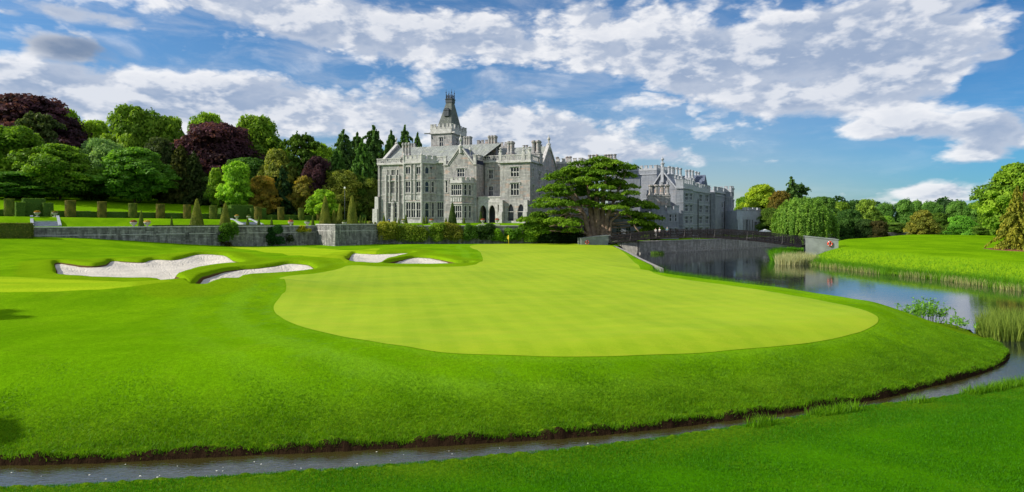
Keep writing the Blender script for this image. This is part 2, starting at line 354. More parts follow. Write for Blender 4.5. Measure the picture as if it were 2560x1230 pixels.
def base_height(X, Y):
    dw = -sdf(WATER, X, Y)                      # distance from the water, on land
    dt = sdf(TERR, X, Y); dn = sdf(NEAR, X, Y); dr = sdf(RIGHT, X, Y); dq = sdf(QUAYLAND, X, Y)
    g = lambda cx, cy, sx, sy, a, rot=0.0: a*np.exp(-((((X-cx)*math.cos(rot)+(Y-cy)*math.sin(rot))/sx)**2+((-(X-cx)*math.sin(rot)+(Y-cy)*math.cos(rot))/sy)**2))
    left = 2.45*ss((-48-X)/30)*ss((Y-48)/50)
    B = 1.85+left-0.15*ss((Y-70)/40)
    B = B+g(-19.5, 40, 8.8, 4.8, 1.04, .25)+g(-33, 38, 9, 5, .55)+g(-46, 44, 14, 8, .3)-g(-22, 29, 9, 5, .12)
    B = B+g(-40, 79, 11, 5.5, .85, .25)+g(-52, 68, 10, 5, .35)+g(-24, 71, 9, 6, .75)+g(-17, 93, 9, 5, .75)+g(-8, 84, 7, 5, .35)
    B = B+g(4, 98, 16, 18, .32)-g(-2, 62, 13, 8, .22)+g(16, 62, 8, 5, .18)
    wv = .07*np.sin(X*1.7+2*np.sin(Y*.6))+.05*np.sin(X*4.3+Y*3.1)
    edge = .22+wv*np.exp(-np.maximum(dw, 0)/.5)+(B-.22)*ss(dw/6.4)**.92
    kz = ss((Y-63)/6)*(Y < 126)*(X > 2)
    edge = edge*(1-kz)+(1.66+(B-1.66)*ss(dw/7))*kz
    lip = ss(dw/.16)
    P = np.where(dw > 0, edge*lip-.02, -.02)
    # the river side of the back of the green is held by a kerb
    N = (.48+.42*ss(dw/4.5)+.35*ss(dw/20))*ss(dw/.45)
    Rr = 2.15+g(74, 112, 26, 22, .9)+g(104, 150, 34, 26, .9)+g(62, 84, 12, 14, .25)-g(112, 118, 22, 20, .3)+g(60,170,30,30,.2)
    Rt = (.25+(Rr-.25)*ss(dw/7.5))*ss(dw/.5)
    Q = np.full(X.shape, 2.45)*ss(dw/1.2+.2)
    s = (X-WA[0])*wnor[0]+(Y-WA[1])*wnor[1]
    zrow = np.clip(7.55-.86*(X+105)/45, 6.35, 8.1)
    Tz = 5.5+(zrow-5.5)*ss((s-31)/8.5)
    Tz = Tz+4.6*ss((s-47)/42)+9.0*ss((s-85)/110)+14*ss((s-200)/500)
    k = ss((X+36)/14); Tr = 5.5+.6*ss((Y-128)/14)
    kr = np.where(Y > 165, ss((X+20)/60), k)
    Tz = Tz*(1-kr)+Tr*kr
    z = P
    z = np.where(dn > 0, N, z); z = np.where(dr > 0, Rt, z)
    z = np.where(dq > 0, Q, z)
    # terrace: steep step hidden inside the wall, gentle bank towards the cedar side
    bank = np.clip((X-12)/6, 0, 1)*(Y > 128)
    st = ss((dt-.35)/.7)
    z = z*(1-st)+Tz*st
    ks = ss((X-9-.35*(Y-128))/13)*(Y > 126)*(dt > -8)
    z = np.where((Y > 126) & (dt > 0), Tz*(1-ks)*st+z*(1-st)*(1-ks)+2.45*ks, z)
    z = np.where((dt <= 0) & (Y > 131.2) & (X > 14) & (X < 60) & (dw > 1.5), np.minimum(2.45+3.*(1-ss((X-15)/9))*1., 4.2), z)
    # beyond the pictured grounds the land rolls to the horizon
    rr = np.hypot(X, Y); far = ss((rr-330)/900)
    z = z*(1-far)+far*(3.0+6*np.sin(X/310.)*np.cos(Y/270.))
    inw = dw <= 0
    bed = -.12-.9*ss(-dw/3.)
    z = np.where(inw, bed, z)
    return z, dw, dn
def unproj(pts):
    """photo pixels -> points on the land"""
    out = []; tt = np.concatenate([np.arange(11, 60, .05), np.arange(60, 300, .2)])
    for (px, py) in pts:
        a = (px-1280)/F; X = a*tt; Z = base_height(X, tt)[0]; ray = CH-(py-HY)*tt/F
        i = np.argmax(ray < Z); out.append((X[i], tt[i]))
    return np.array(out)
BPX = [
 [(135,655),(150,652),(200,658),(235,660),(265,656),(280,648),(320,650),(358,651),(380,645),(430,646),(462,640),(490,633),(530,632),(567,637),(585,648),(608,655),(575,658),(540,661),(500,667),(470,674),(440,684),(452,691),(480,697),(400,697),(300,695),(200,690),(146,684),(139,668)],
 [(470,697),(498,691),(522,682),(560,673),(600,668),(650,665),(690,660),(722,655),(757,656),(780,662),(786,672),(740,678),(680,683),(600,690),(540,696)],
 [(866,642),(880,632),(905,631),(950,632),(1000,630),(1037,630),(1004,637),(972,644),(950,655),(915,656),(880,653)],
 [(960,657),(985,649),(1020,642),(1060,640),(1100,645),(1140,653),(1180,653),(1170,658),(1100,660),(1010,660)]]
for poly in BPX: BUNK.append(spline(unproj(poly), 3))
GREEN_PX = [(716,713),(703,738),(684,768),(700,792),(760,819),(900,850),(1050,874),(1200,888),(1400,893),(1600,890),(1800,880),(2000,861),(2120,839),(2180,817),(2196,800),(2180,784),(2110,763),(2000,742),(1850,718),(1720,700),(1640,685),(1600,670),(1585,655),(1560,632),(1530,615),(1450,609.5),(1300,609),(1180,613),(1200,630),(1190,662),(1000,667),(880,664),(850,672),(790,684),(700,695)]
GREEN = spline(unproj(GREEN_PX), 5)
FAIR_PX = [(-60,692),(40,692),(150,698),(300,703),(430,703),(330,716),(250,724),(120,730),(-60,731)]
FAIR = unproj(FAIR_PX)
FAIR2 = unproj([(860,625),(760,618),(560,613),(640,626),(760,640),(850,650),(866,660),(950,622)])
def height(X, Y):
    z, dw, dn = base_height(X, Y)
    db = np.full(X.shape, -1e9)
    for poly in BUNK: db = np.maximum(db, sdf(poly, X, Y))
    lip = .12*np.exp(-((db+.9)/1.0)**2)*(Y > 45)
    z = z+lip-.95*ss((db+.25)/.75)
    return z, dw, dn, db
# polar sheet, finer where it is near
rr = [4.0]
while rr[-1] < 6000:
    r = rr[-1]
    rr.append(r+(.35 if r < 11 else .11 if r < 21 else .16 if r < 34 else .20 if r < 60 else .30 if r < 100 else .45 if r < 136 else 1.0 if r < 260 else r*.05))
rr = np.array(rr)
th = np.concatenate([np.linspace(-180, -46, 70)[:-1], np.linspace(-46, 46, 640), np.linspace(46, 180, 70)[1:]])*math.pi/180
TH, RR = np.meshgrid(th, rr); GX = RR*np.sin(TH); GY = RR*np.cos(TH)
GZ, GDW, GDN, GDB = height(GX, GY)
dgreen = sdf(GREEN, GX, GY); dfair = np.maximum(sdf(FAIR, GX, GY), sdf(FAIR2, GX, GY))
# gentle natural unevenness
GZ = GZ+np.where(GDW > .5, .018*np.sin(GX*1.3+np.sin(GY*.9)*1.5)*np.cos(GY*1.1+np.sin(GX*.7)), 0)
edgej = np.exp(-((GDW-.25)/.35)**2)
hsh = np.sin(GX*7.1+3*np.sin(GY*5.3))*np.cos(GY*6.3+2*np.sin(GX*4.7))
GZ = GZ+edgej*.07*hsh*(GY < 60)
nr, nt_ = GX.shape
idx = np.arange(nr*nt_).reshape(nr, nt_)
quads = np.stack([idx[:-1, :-1], idx[1:, :-1], idx[1:, 1:], idx[:-1, 1:]], -1).reshape(-1, 4)[:, ::-1]
V = np.stack([GX, GY, GZ], -1).reshape(-1, 3)

def grass_material():
    m, t, b = mat('turf')
    p = geopos(t); sx = t.node('ShaderNodeSeparateXYZ', {0: p})
    flat = t.vmath('MULTIPLY', p, (1, 1, 0.2))
    dw = attr(t, 'dw'); dg = attr(t, 'dg'); df = attr(t, 'df'); dn = attr(t, 'dn'); tr = attr(t, 'tr'); dbk = attr(t, 'db')
    n1 = t.noise(flat, .16, 4, .6); n2 = t.noise(flat, 1.3, 5, .65); n3 = t.noise(flat, 26, 4, .75); n4 = t.noise(flat, 7, 4, .7)
    c = t.mix(t.rng(n1, .3, .7), (0.105, 0.240, 0.003), (0.175, 0.350, 0.004))
    c = t.mix(t.rng(n2, .35, .75, 0, .45), c, (0.080, 0.205, 0.003))
    c = t.mix(t.math('MULTIPLY', t.rng(sx.outputs[1], 38, 20), .9), c, t.mix(t.rng(n1, .3, .7), (0.095, 0.245, 0.002), (0.135, 0.315, 0.003)))
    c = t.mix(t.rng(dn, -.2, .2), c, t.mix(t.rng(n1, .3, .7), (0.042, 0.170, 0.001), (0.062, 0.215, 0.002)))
    n5 = t.noise(flat, .55, 6, .7, .5)
    c = t.mix(t.rng(n5, .50, .80, 0, .38), c, (0.175, 0.27, 0.012))
    c = t.mix(t.rng(n5, .46, .22, 0, .35), c, (0.050, 0.160, 0.003))
    # mown stripes that follow the edge of the green
    w = t.math('SINE', t.math('ADD', t.math('MULTIPLY', dg, 2.6), t.math('MULTIPLY', n1, 2.0)))
    band = t.math('MULTIPLY', t.rng(dg, -7, -1.0), t.rng(dg, 0.2, -0.4))
    c = t.mix(t.math('MULTIPLY', t.rng(w, -.6, .8), t.math('MULTIPLY', band, .55)), c, (0.155, 0.33, 0.012))
    c = t.mix(t.math('MULTIPLY', band, t.rng(n2, .5, .8, 0, .35)), c, (0.12, 0.26, 0.04))
    # closely mown fairway
    c = t.mix(t.rng(df, -.1, .1), c, t.mix(t.rng(t.math('SINE', t.math('MULTIPLY', sx.outputs[1], 1.1)), -.5, .5), (0.25, 0.40, 0.010), (0.31, 0.45, 0.012)))
    # darker coarse grass on the creek bank, bare soil at its foot
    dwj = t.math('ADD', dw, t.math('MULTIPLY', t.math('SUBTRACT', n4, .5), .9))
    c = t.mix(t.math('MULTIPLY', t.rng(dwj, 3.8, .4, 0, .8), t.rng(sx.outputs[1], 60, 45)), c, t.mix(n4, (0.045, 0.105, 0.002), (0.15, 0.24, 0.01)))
    # rough meadow by the river on the far side
    c = t.mix(t.math('MULTIPLY', t.rng(dw, 9, 3), t.rng(sx.outputs[0], 34, 42)), c, t.mix(n2, (0.12, 0.27, 0.006), (0.22, 0.34, 0.010)))
    # grass around bunkers left longer
    c = t.mix(t.rng(dbk, -3.5, -2.6, 0, .5), c, (0.155, 0.25, 0.004))
    k = t.math('MULTIPLY', t.rng(n3, .25, .75, .62, 1.38, smooth=False), t.rng(n4, .3, .7, .86, 1.12))
    c = t.mix(1.0, c, t.node('ShaderNodeCombineColor', {0: k, 1: k, 2: k}).outputs[0], 'MULTIPLY')
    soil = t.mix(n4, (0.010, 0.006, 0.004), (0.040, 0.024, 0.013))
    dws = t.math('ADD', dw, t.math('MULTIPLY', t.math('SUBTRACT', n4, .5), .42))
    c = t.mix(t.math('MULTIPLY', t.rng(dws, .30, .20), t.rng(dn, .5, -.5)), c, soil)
    c = t.mix(t.rng(dbk, -.02, .05), c, (0.09, 0.055, 0.025))
    t.l.new(c, b.inputs['Base Color']); b.inputs['Roughness'].default_value = .75; b.inputs['Specular IOR Level'].default_value = .0
    pass
    hh = t.math('ADD', t.math('MULTIPLY', n3, .5), t.math('MULTIPLY', n4, t.rng(dw, .2, 4, 1.6, .35)))
    bump(t, b, hh, .9, .07)
    return m
M['turf'] = grass_material()
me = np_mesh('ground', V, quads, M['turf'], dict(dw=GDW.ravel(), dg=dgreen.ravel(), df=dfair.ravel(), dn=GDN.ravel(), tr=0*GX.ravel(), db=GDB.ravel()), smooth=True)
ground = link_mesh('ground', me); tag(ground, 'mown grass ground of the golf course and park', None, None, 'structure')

def clip_sheet(name, fld, lift, zf, mats, attrs, rmin, rmax, amin=-46, amax=46):
    """part of the polar sheet where fld > 0, cut cleanly at its edge"""
    r0, r1 = np.searchsorted(rr, [rmin, rmax]); a0, a1 = np.searchsorted(th, [R(amin), R(amax)])
    f = fld[r0:r1, a0:a1]; n_, k_ = f.shape; id2 = np.arange(n_*k_).reshape(n_, k_)
    q = np.stack([id2[:-1, :-1], id2[:-1, 1:], id2[1:, 1:], id2[1:, :-1]], -1).reshape(-1, 4)
    tri = np.concatenate([q[:, [0, 1, 2]], q[:, [0, 2, 3]]]); ff = f.ravel()
    ins = ff[tri] > 0; cnt = ins.sum(1); full = tri[cnt == 3]; part = tri[(cnt > 0) & (cnt < 3)]
    P = np.stack([GX[r0:r1, a0:a1].ravel(), GY[r0:r1, a0:a1].ravel()], -1)
    AT = {k: v[r0:r1, a0:a1].ravel() for k, v in attrs.items()}
    ev = {}; nv = [list(p) for p in P]; na = {k: list(v) for k, v in AT.items()}; nf = [tuple(x) for x in full]
    def cut(i, j):
        key = (min(i, j), max(i, j))
        if key not in ev:
            s_ = ff[i]/(ff[i]-ff[j]); ev[key] = len(nv); nv.append(list(P[i]+(P[j]-P[i])*s_))
            for k in na: na[k].append(AT[k][i]+(AT[k][j]-AT[k][i])*s_)
        return ev[key]
    for t3 in part:
        o = []
        for k in range(3):
            i, j = int(t3[k]), int(t3[(k+1) % 3])
            if ff[i] > 0: o.append(i)
            if (ff[i] > 0) != (ff[j] > 0): o.append(cut(i, j))
        for k in range(1, len(o)-1): nf.append((o[0], o[k], o[k+1]))
    nf = np.array(nf); used = np.unique(nf); rem = np.full(len(nv), -1); rem[used] = np.arange(len(used))
    nv = np.array(nv)[used]; nf = rem[nf]
    z = zf(nv[:, 0], nv[:, 1])+lift
    return link_mesh(name, np_mesh(name, np.column_stack([nv, z]), nf[:, ::1], mats, {k: np.array(v)[used] for k, v in na.items()}, smooth=True))
def h_only(X, Y):
    z = height(X, Y)[0]
    return z+.018*np.sin(X*1.3+np.sin(Y*.9)*1.5)*np.cos(Y*1.1+np.sin(X*.7))
m, t, b = mat('putting_turf'); p = geopos(t); flat = t.vmath('MULTIPLY', p, (1, 1, .1)); sx = t.node('ShaderNodeSeparateXYZ', {0: p})
n1 = t.noise(flat, .10, 4, .6, .6); n2 = t.noise(t.vmath('MULTIPLY', flat, (.35, 1.0, 1)), 1.2, 5, .7); n3 = t.noise(flat, 34, 3, .7)
st = t.rng(t.math('SINE', t.math('ADD', t.math('MULTIPLY', sx.outputs[0], 4.2), t.math('MULTIPLY', sx.outputs[1], .9))), -.5, .5)
st2 = t.rng(t.math('SINE', t.math('ADD', t.math('MULTIPLY', sx.outputs[1], 3.9), t.math('MULTIPLY', sx.outputs[0], -1.1))), -.4, .4)
c = t.mix(t.rng(n1, .3, .7), (0.215, 0.345, 0.005), (0.290, 0.415, 0.009))
c = t.mix(t.math('MULTIPLY', st, .18), c, (0.36, 0.47, 0.016)); c = t.mix(t.math('MULTIPLY', st2, .10), c, (0.20, 0.32, 0.004))
c = t.mix(t.rng(n2, .4, .75, 0, .4), c, (0.38, 0.42, 0.02))
k = t.rng(n3, .25, .75, .86, 1.14); c = t.mix(1.0, c, t.node('ShaderNodeCombineColor', {0: k, 1: k, 2: k}).outputs[0], 'MULTIPLY')
t.l.new(c, b.inputs['Base Color']); b.inputs['Roughness'].default_value = .75; b.inputs['Specular IOR Level'].default_value = .12; bump(t, b, n3, .4, .02); M['putt'] = m
gsheet = clip_sheet('putting_green', np.minimum(np.minimum(dgreen, -GDB-1.2), GDW-.5), .014, h_only, M['putt'], {}, 18, 136)
tag(gsheet, 'bright yellow-green putting surface', None, None, 'structure')
# sand
m, t, b = mat('bunker_sand'); p = geopos(t); n1 = t.noise(p, .5, 4, .6); n3 = t.noise(t.vmath('MULTIPLY', p, (1, 3, 1)), 9, 4, .7)
c = t.mix(t.rng(n1, .3, .7), (0.54, 0.50, 0.43), (0.66, 0.61, 0.53)); k = t.rng(n3, .25, .75, .80, 1.10)
c = t.mix(1.0, c, t.node('ShaderNodeCombineColor', {0: k, 1: k, 2: k}).outputs[0], 'MULTIPLY')
t.l.new(c, b.inputs['Base Color']); b.inputs['Roughness'].default_value = .9; bump(t, b, t.math('ADD', n3, t.math('MULTIPLY', t.math('SINE', t.math('MULTIPLY', t.math('ADD', t.node('ShaderNodeSeparateXYZ', {0: p}).outputs[0], t.math('MULTIPLY', n1, 6.0)), 9.0)), .5)), .8, .06); M['sand'] = m
for i, poly in enumerate(BUNK):
    fld = sdf(poly, GX, GY)
    def sandz(X, Y, poly=poly):
        z, dw, dn = base_height(X, Y); d = sdf(poly, X, Y)
        c_ = poly.mean(0); back = np.clip((Y-c_[1])/8, -1, 1)
        return z-.42-.20*ss(d/2.5)*(1)+.16*back*(1-ss(d/3.))+.02*np.sin(X*2.1)*np.sin(Y*1.7)
    o = clip_sheet('sand', fld+.25, .0, sandz, M['sand'], {}, 38, 110)
    tag(o, None, None, None, 'structure'); o['label'] = ['pale sand of the large left bunker', 'pale sand of the narrow bunker right of the grass tongue', 'pale sand of the small bunker beside the green', 'pale sand of the rightmost bunker on the green'][i]
# water: one level sheet under the banks
def water_material():
    m, t, b = mat('river_water'); p = geopos(t); sx = t.node('ShaderNodeSeparateXYZ', {0: p})
    creek = t.math('MULTIPLY', t.rng(sx.outputs[1], 34, 26), t.rng(sx.outputs[0], 34, 22))
    n = t.noise(p, .8, 4, .6)
    c = t.mix(creek, (0.010, 0.014, 0.016), t.mix(n, (0.026, 0.025, 0.006), (0.062, 0.052, 0.014)))
    t.l.new(c, b.inputs['Base Color']); b.inputs['Roughness'].default_value = .015; t.l.new(t.rng(creek, 0, 1, 1.65, 2.1), b.inputs['IOR'])
    b.inputs['Specular IOR Level'].default_value = .9
    w1 = t.noise(t.vmath('MULTIPLY', p, (.5, 1.7, 1)), 2.2, 4, .6, .5)
    w2 = t.noise(t.vmath('MULTIPLY', p, (.8, 1.4, 1)), 6.5, 4, .6, .8)
    calm = t.math('ADD', .055, t.math('MULTIPLY', t.rng(t.noise(p, .06, 3, .6), .5, .7), .10))
    h = t.math('ADD', t.math('MULTIPLY', w1, calm), t.math('MULTIPLY', w2, t.math('MULTIPLY', creek, .20)))
    bump(t, b, h, .5, .12)
    return m
M['water'] = water_material()
wm = MB(); 
xs = [-2500,-300,-80,80,300,2500]; ys = [-300,0,60,160,300,420]
for i in range(5):
    for j in range(5): wm.quad((xs[i], ys[j], 0), (xs[i+1], ys[j], 0), (xs[i+1], ys[j+1], 0), (xs[i], ys[j+1], 0))
water = wm.build('water', M['water']); tag(water, 'calm dark river and narrow creek', None, None, 'structure')
# ------------------------------------------------------------------ manor
class Fr:
    """building frame: u along the front, c going back, z up; reads photo pixels on its own planes"""
    def __init__(s, ox, oy, deg, zb):
        a = R(deg); s.o = (ox, oy); s.zb = zb; s.a = a
        s.ux = (math.cos(a), math.sin(a)); s.uy = (-math.sin(a), math.cos(a))
    def u(s, px, c):
        a = (px-1280)/F; bx, by = s.o[0]+c*s.uy[0], s.o[1]+c*s.uy[1]
        return (a*by-bx)/(s.ux[0]-a*s.ux[1])
    def c(s, px, u):
        a = (px-1280)/F; bx, by = s.o[0]+u*s.ux[0], s.o[1]+u*s.ux[1]
        return (a*by-bx)/(s.uy[0]-a*s.uy[1])
    def Y(s, u, c): return s.o[1]+u*s.ux[1]+c*s.uy[1]
    def z(s, py, u, c): return CH+(HY-py)*s.Y(u, c)/F-s.zb
    def zz(s, px, py, c): return s.z(py, s.u(px, c), c)
def wall(mb, p0, p1, z0, z1, ops=(), depth=.35):
    """upright wall from p0 to p1 (outside on the right hand), with openings (s0, s1, za, zb)"""
    p0, p1 = Vector((*p0, 0)), Vector((*p1, 0)); d = (p1-p0); L = d.length; d.normalize(); n = Vector((-d.y, d.x, 0))
    ops = [(max(.02, a), min(L-.02, b_), max(z0+.02, c_), min(z1-.02, e)) for a, b_, c_, e in ops]
    ops = [o for o in ops if o[1] > o[0]+.05 and o[3] > o[2]+.05]
    ss_ = sorted({0, L, *[o[0] for o in ops], *[o[1] for o in ops]}); zs = sorted({z0, z1, *[o[2] for o in ops], *[o[3] for o in ops]})
    P = lambda s, z, k=0: tuple(p0+d*s+n*k+Vector((0, 0, z)))
    for i in range(len(ss_)-1):
        for j in range(len(zs)-1):
            sm, zm = (ss_[i]+ss_[i+1])/2, (zs[j]+zs[j+1])/2
            if any(o[0] < sm < o[1] and o[2] < zm < o[3] for o in ops): continue
            mb.quad(P(ss_[i], zs[j]), P(ss_[i+1], zs[j]), P(ss_[i+1], zs[j+1]), P(ss_[i], zs[j+1]))
    for a, b_, za, zb in ops:
        mb.quad(P(a, za), P(a, zb), P(a, zb, depth), P(a, za, depth)); mb.quad(P(b_, zb), P(b_, za), P(b_, za, depth), P(b_, zb, depth))
        mb.quad(P(a, za), P(a, za, depth), P(b_, za, depth), P(b_, za)); mb.quad(P(a, zb, depth), P(a, zb), P(b_, zb), P(b_, zb, depth))
def window(parent, p0, p1, op, lights, rows=1, arch=True, depth=.35, hood=True, trim='trim', surround=True, split=None):
    """stone mullioned window filling one opening of a wall; its pane is a sub-part"""
    p0, p1 = Vector((*p0, 0)), Vector((*p1, 0)); d = (p1-p0).normalized(); n = Vector((-d.y, d.x, 0))
    a, b_, za, zb = op; fr = MB(); P = lambda s, z, k: p0+d*s+n*k+Vector((0, 0, z))
    def bx(s0, s1, z0, z1, k0, k1):
        q = [P(s0, z0, k0), P(s1, z0, k0), P(s1, z0, k1), P(s0, z0, k1), P(s0, z1, k0), P(s1, z1, k0), P(s1, z1, k1), P(s0, z1, k1)]
        fr.add(q, [(0,3,2,1),(4,5,6,7),(0,1,5,4),(1,2,6,5),(2,3,7,6),(3,0,4,7)])
    w = b_-a; mw = min(.12, w/lights*.17)
    if surround:
        bx(a-.14, a+.03, za-.1, zb+.12, -.05, depth-.06); bx(b_-.03, b_+.14, za-.1, zb+.12, -.05, depth-.06)
        bx(a+.03, b_-.03, zb-.03, zb+.12, -.05, depth-.06); bx(a-.22, b_+.22, za-.22, za-.1, -.10, depth-.06)
    if hood: bx(a-.34, b_+.34, zb+.14, zb+.28, -.2, .02); bx(a-.34, a-.2, zb-.25, zb+.14, -.16, .02); bx(b_+.2, b_+.34, zb-.25, zb+.14, -.16, .02)
    for i in range(1, lights):
        x = a+w*i/lights; bx(x-mw/2, x+mw/2, za, zb, .06, depth-.08)
    zr = [za+(zb-za)*j/rows for j in range(1, rows)] if not split else [za+(zb-za)*k for k in split]
    for z in zr: bx(a, b_, z-.07, z+.07, .08, depth-.10)
    if arch:
        lw = w/lights; tops = [zb]+([zr[-1]] if rows > 1 and arch == 2 else [])
        for zt in tops:
            for i in range(lights):
                x0, x1 = a+lw*i, a+lw*(i+1)
                for (xa, sg) in ((x0, 1), (x1, -1)):
                    for (f0, f1, h0, h1) in ((0, .26, .62, .26), (.26, .5, .26, .08)):
                        q = [P(xa+sg*lw*f0, zt, .1), P(xa+sg*lw*f0, zt-lw*h0, .1), P(xa+sg*lw*f1, zt-lw*h1, .1), P(xa+sg*lw*f1, zt, .1)]
                        fr.quad(*(q if sg > 0 else q[::-1]))
    f = fr.build('window', M[trim], parent)
    g = MB(); g.quad(P(a, za, depth-.12), P(b_, za, depth-.12), P(b_, zb, depth-.12), P(a, zb, depth-.12)); g.build('pane', M['glass'], f)
    return f
def arch_fill(mb, p0, p1, a, b_, zs, zt, k0=0.0, k1=.35, n_=8):
    """masonry above a pointed arch inside the rectangular opening a..b_ up to zt; springing at zs"""
    p0, p1 = Vector((*p0, 0)), Vector((*p1, 0)); d = (p1-p0).normalized(); n = Vector((-d.y, d.x, 0))
    P = lambda s, z, k: p0+d*s+n*k+Vector((0, 0, z)); w = (b_-a)/2; top = zt-.12
    def cur(t): return zs+(top-zs)*math.sin(math.acos(max(0, 1-t))) if False else zs+(top-zs)*(1-(1-t)**2)**.62
    for sg, x0 in ((1, a), (-1, b_)):
        for i in range(n_):
            t0, t1 = i/n_, (i+1)/n_; z0, z1 = cur(t0), cur(t1); s0, s1 = x0+sg*w*t0, x0+sg*w*t1
            q = [P(s0, z0, k0), P(s1, z1, k0), P(s1, zt, k0), P(s0, zt, k0)]; mb.quad(*(q if sg > 0 else q[::-1]))
            r = [P(s0, z0, k0), P(s0, z0, k1), P(s1, z1, k1), P(s1, z1, k0)]; mb.quad(*(r if sg > 0 else r[::-1]))
def lbar(mb, p0, p1, z0, z1, k0, k1, s0=0, s1=None):
    """long box along a wall line: k<0 is outside the wall"""
    p0, p1 = Vector((*p0, 0)), Vector((*p1, 0)); L = (p1-p0).length; d = (p1-p0).normalized(); n = Vector((-d.y, d.x, 0)); s1 = L if s1 is None else s1
    q = [p0+d*s+n*k+Vector((0, 0, z)) for z in (z0, z1) for s, k in ((s0, k0), (s1, k0), (s1, k1), (s0, k1))]
    mb.add(q, [(0,3,2,1),(4,5,6,7),(0,1,5,4),(1,2,6,5),(2,3,7,6),(3,0,4,7)])
def crenel(mb, p0, p1, z, h=.9, w=.9, gap=.6, low=.7, th=.4, cap=True, k0=-.08):
    L = (Vector(p1)-Vector(p0)).length; n = max(1, round((L+gap)/(w+gap))); pitch = (L+gap)/n; ww = pitch-gap
    lbar(mb, p0, p1, z, z+low, k0, k0+th)
    for i in range(n):
        lbar(mb, p0, p1, z+low, z+low+h, k0, k0+th, i*pitch, i*pitch+ww)
        if cap: lbar(mb, p0, p1, z+low+h, z+low+h+.12, k0-.07, k0+th+.07, i*pitch-.06, i*pitch+ww+.06)
def balustrade(mb, p0, p1, z, h=1.35, th=.3, seed=1, k0=-.22):
    L = (Vector(p1)-Vector(p0)).length; rg = random.Random(seed)
    lbar(mb, p0, p1, z, z+.2, k0, k0+th); lbar(mb, p0, p1, z+h-.2, z+h, k0-.03, k0+th+.03); s = .1
    while s < L-.3:
        w = rg.uniform(.14, .26); kind = rg.random(); zb_, zt_ = z+.2, z+h-.2
        if kind < .5: lbar(mb, p0, p1, zb_, zt_, k0+.06, k0+th-.06, s, s+w)
        else:
            lbar(mb, p0, p1, zb_, zt_, k0+.06, k0+th-.06, s, s+.12); zm = (zb_+zt_)/2
            lbar(mb, p0, p1, zm-.08, zm+.08, k0+.06, k0+th-.06, s+.12, s+.34); lbar(mb, p0, p1, zb_ if kind < .75 else zm+.08, zm-.08 if kind < .75 else zt_, k0+.06, k0+th-.06, s+.26, s+.38); w = .38
        s += w+rg.uniform(.16, .26)
def finial(mb, x, y, z, h=2.2, r=.28):
    mb.lathe(x, y, [(r, z), (r, z+h*.30), (r*1.45, z+h*.33), (r*1.3, z+h*.40), (r*.5, z+h*.46), (r*.42, z+h*.60), (r*1.05, z+h*.70), (r*.9, z+h*.78), (r*.3, z+h*.86), (r*.08, z+h)], 8)
def stacks(parent, spots, z0, z1, r=.34, m='stone', basez=None, base=None, name='chimney'):
    """a cluster of octagonal chimney shafts on one plinth"""
    mb = MB()
    if base: mb.box(base[0], base[1], base[2], base[3], basez, z0); mb.box(base[0]-.1, base[1]+.1, base[2]-.1, base[3]+.1, z0-.25, z0-.02)
    H = z1-z0
    for k, (x, y) in enumerate(spots):
        mb.lathe(x, y, [(r*1.35, z0-.01*k), (r*1.35, z0+.12*H), (r, z0+.2*H), (r*.93, z0+.76*H), (r*1.1, z0+.80*H), (r*1.35, z0+.86*H), (r*1.35, z0+.93*H), (r*.95, z0+.93*H), (r*.9, z1)], 8, R(22.5))
    return mb.build(name, M[m], parent)
def gable_wall(mb, p0, p1, z0, ze, ztop, sa, s0, s1, k=0.0):
    """triangular top of a gable between s0..s1 with apex at sa; both faces and the edge"""
    p0, p1 = Vector((*p0, 0)), Vector((*p1, 0)); d = (p1-p0).normalized(); n = Vector((-d.y, d.x, 0))
    P = lambda s, z, q: p0+d*s+n*q+Vector((0, 0, z))
    mb.quad(P(s0, ze, k), P(s1, ze, k), P(sa, ztop, k)); mb.quad(P(s1, ze, k+.4), P(s0, ze, k+.4), P(sa, ztop, k+.4))
def gable_coping(mb, p0, p1, ze, ztop, sa, s0, s1, w=.32, k0=-.28, k1=.55):
    p0, p1 = Vector((*p0, 0)), Vector((*p1, 0)); d = (p1-p0).normalized(); n = Vector((-d.y, d.x, 0))
    P = lambda s, z, q: p0+d*s+n*q+Vector((0, 0, z))
    for sx in (s0, s1):
        a0, a1 = P(sx, ze, k0), P(sx, ze, k1); b0, b1 = P(sa, ztop, k0), P(sa, ztop, k1); up = Vector((0, 0, w*1.6))
        mb.add([a0, b0, b1, a1, a0+up, b0+up, b1+up, a1+up], [(0,1,2,3),(7,6,5,4),(0,4,5,1),(1,5,6,2),(2,6,7,3),(3,7,4,0)])

Fm = Fr((945-1280)/F*158, 158, -20, 6.1)
manor = empty('manor_house', (*Fm.o, Fm.zb), Fm.a, 'grand grey limestone manor with slate roofs, square tower, gables and clustered chimneys', 'manor')
def RQ(fr, c, x0, x1, y0, y1, uref):   # opening on a front plane from pixels
    return (fr.u(x0, c)-uref, fr.u(x1, c)-uref, fr.zz((x0+x1)/2, y1, c), fr.zz((x0+x1)/2, y0, c))
f = Fm
wl = MB(); tr = MB(); rf = MB(); rd = MB(); pr = MB()
UL = 0.0; UG0 = f.u(1112, 0); UG1 = f.u(1191, -.6)
zc = f.zz(1000, 410, 0)      # cornice
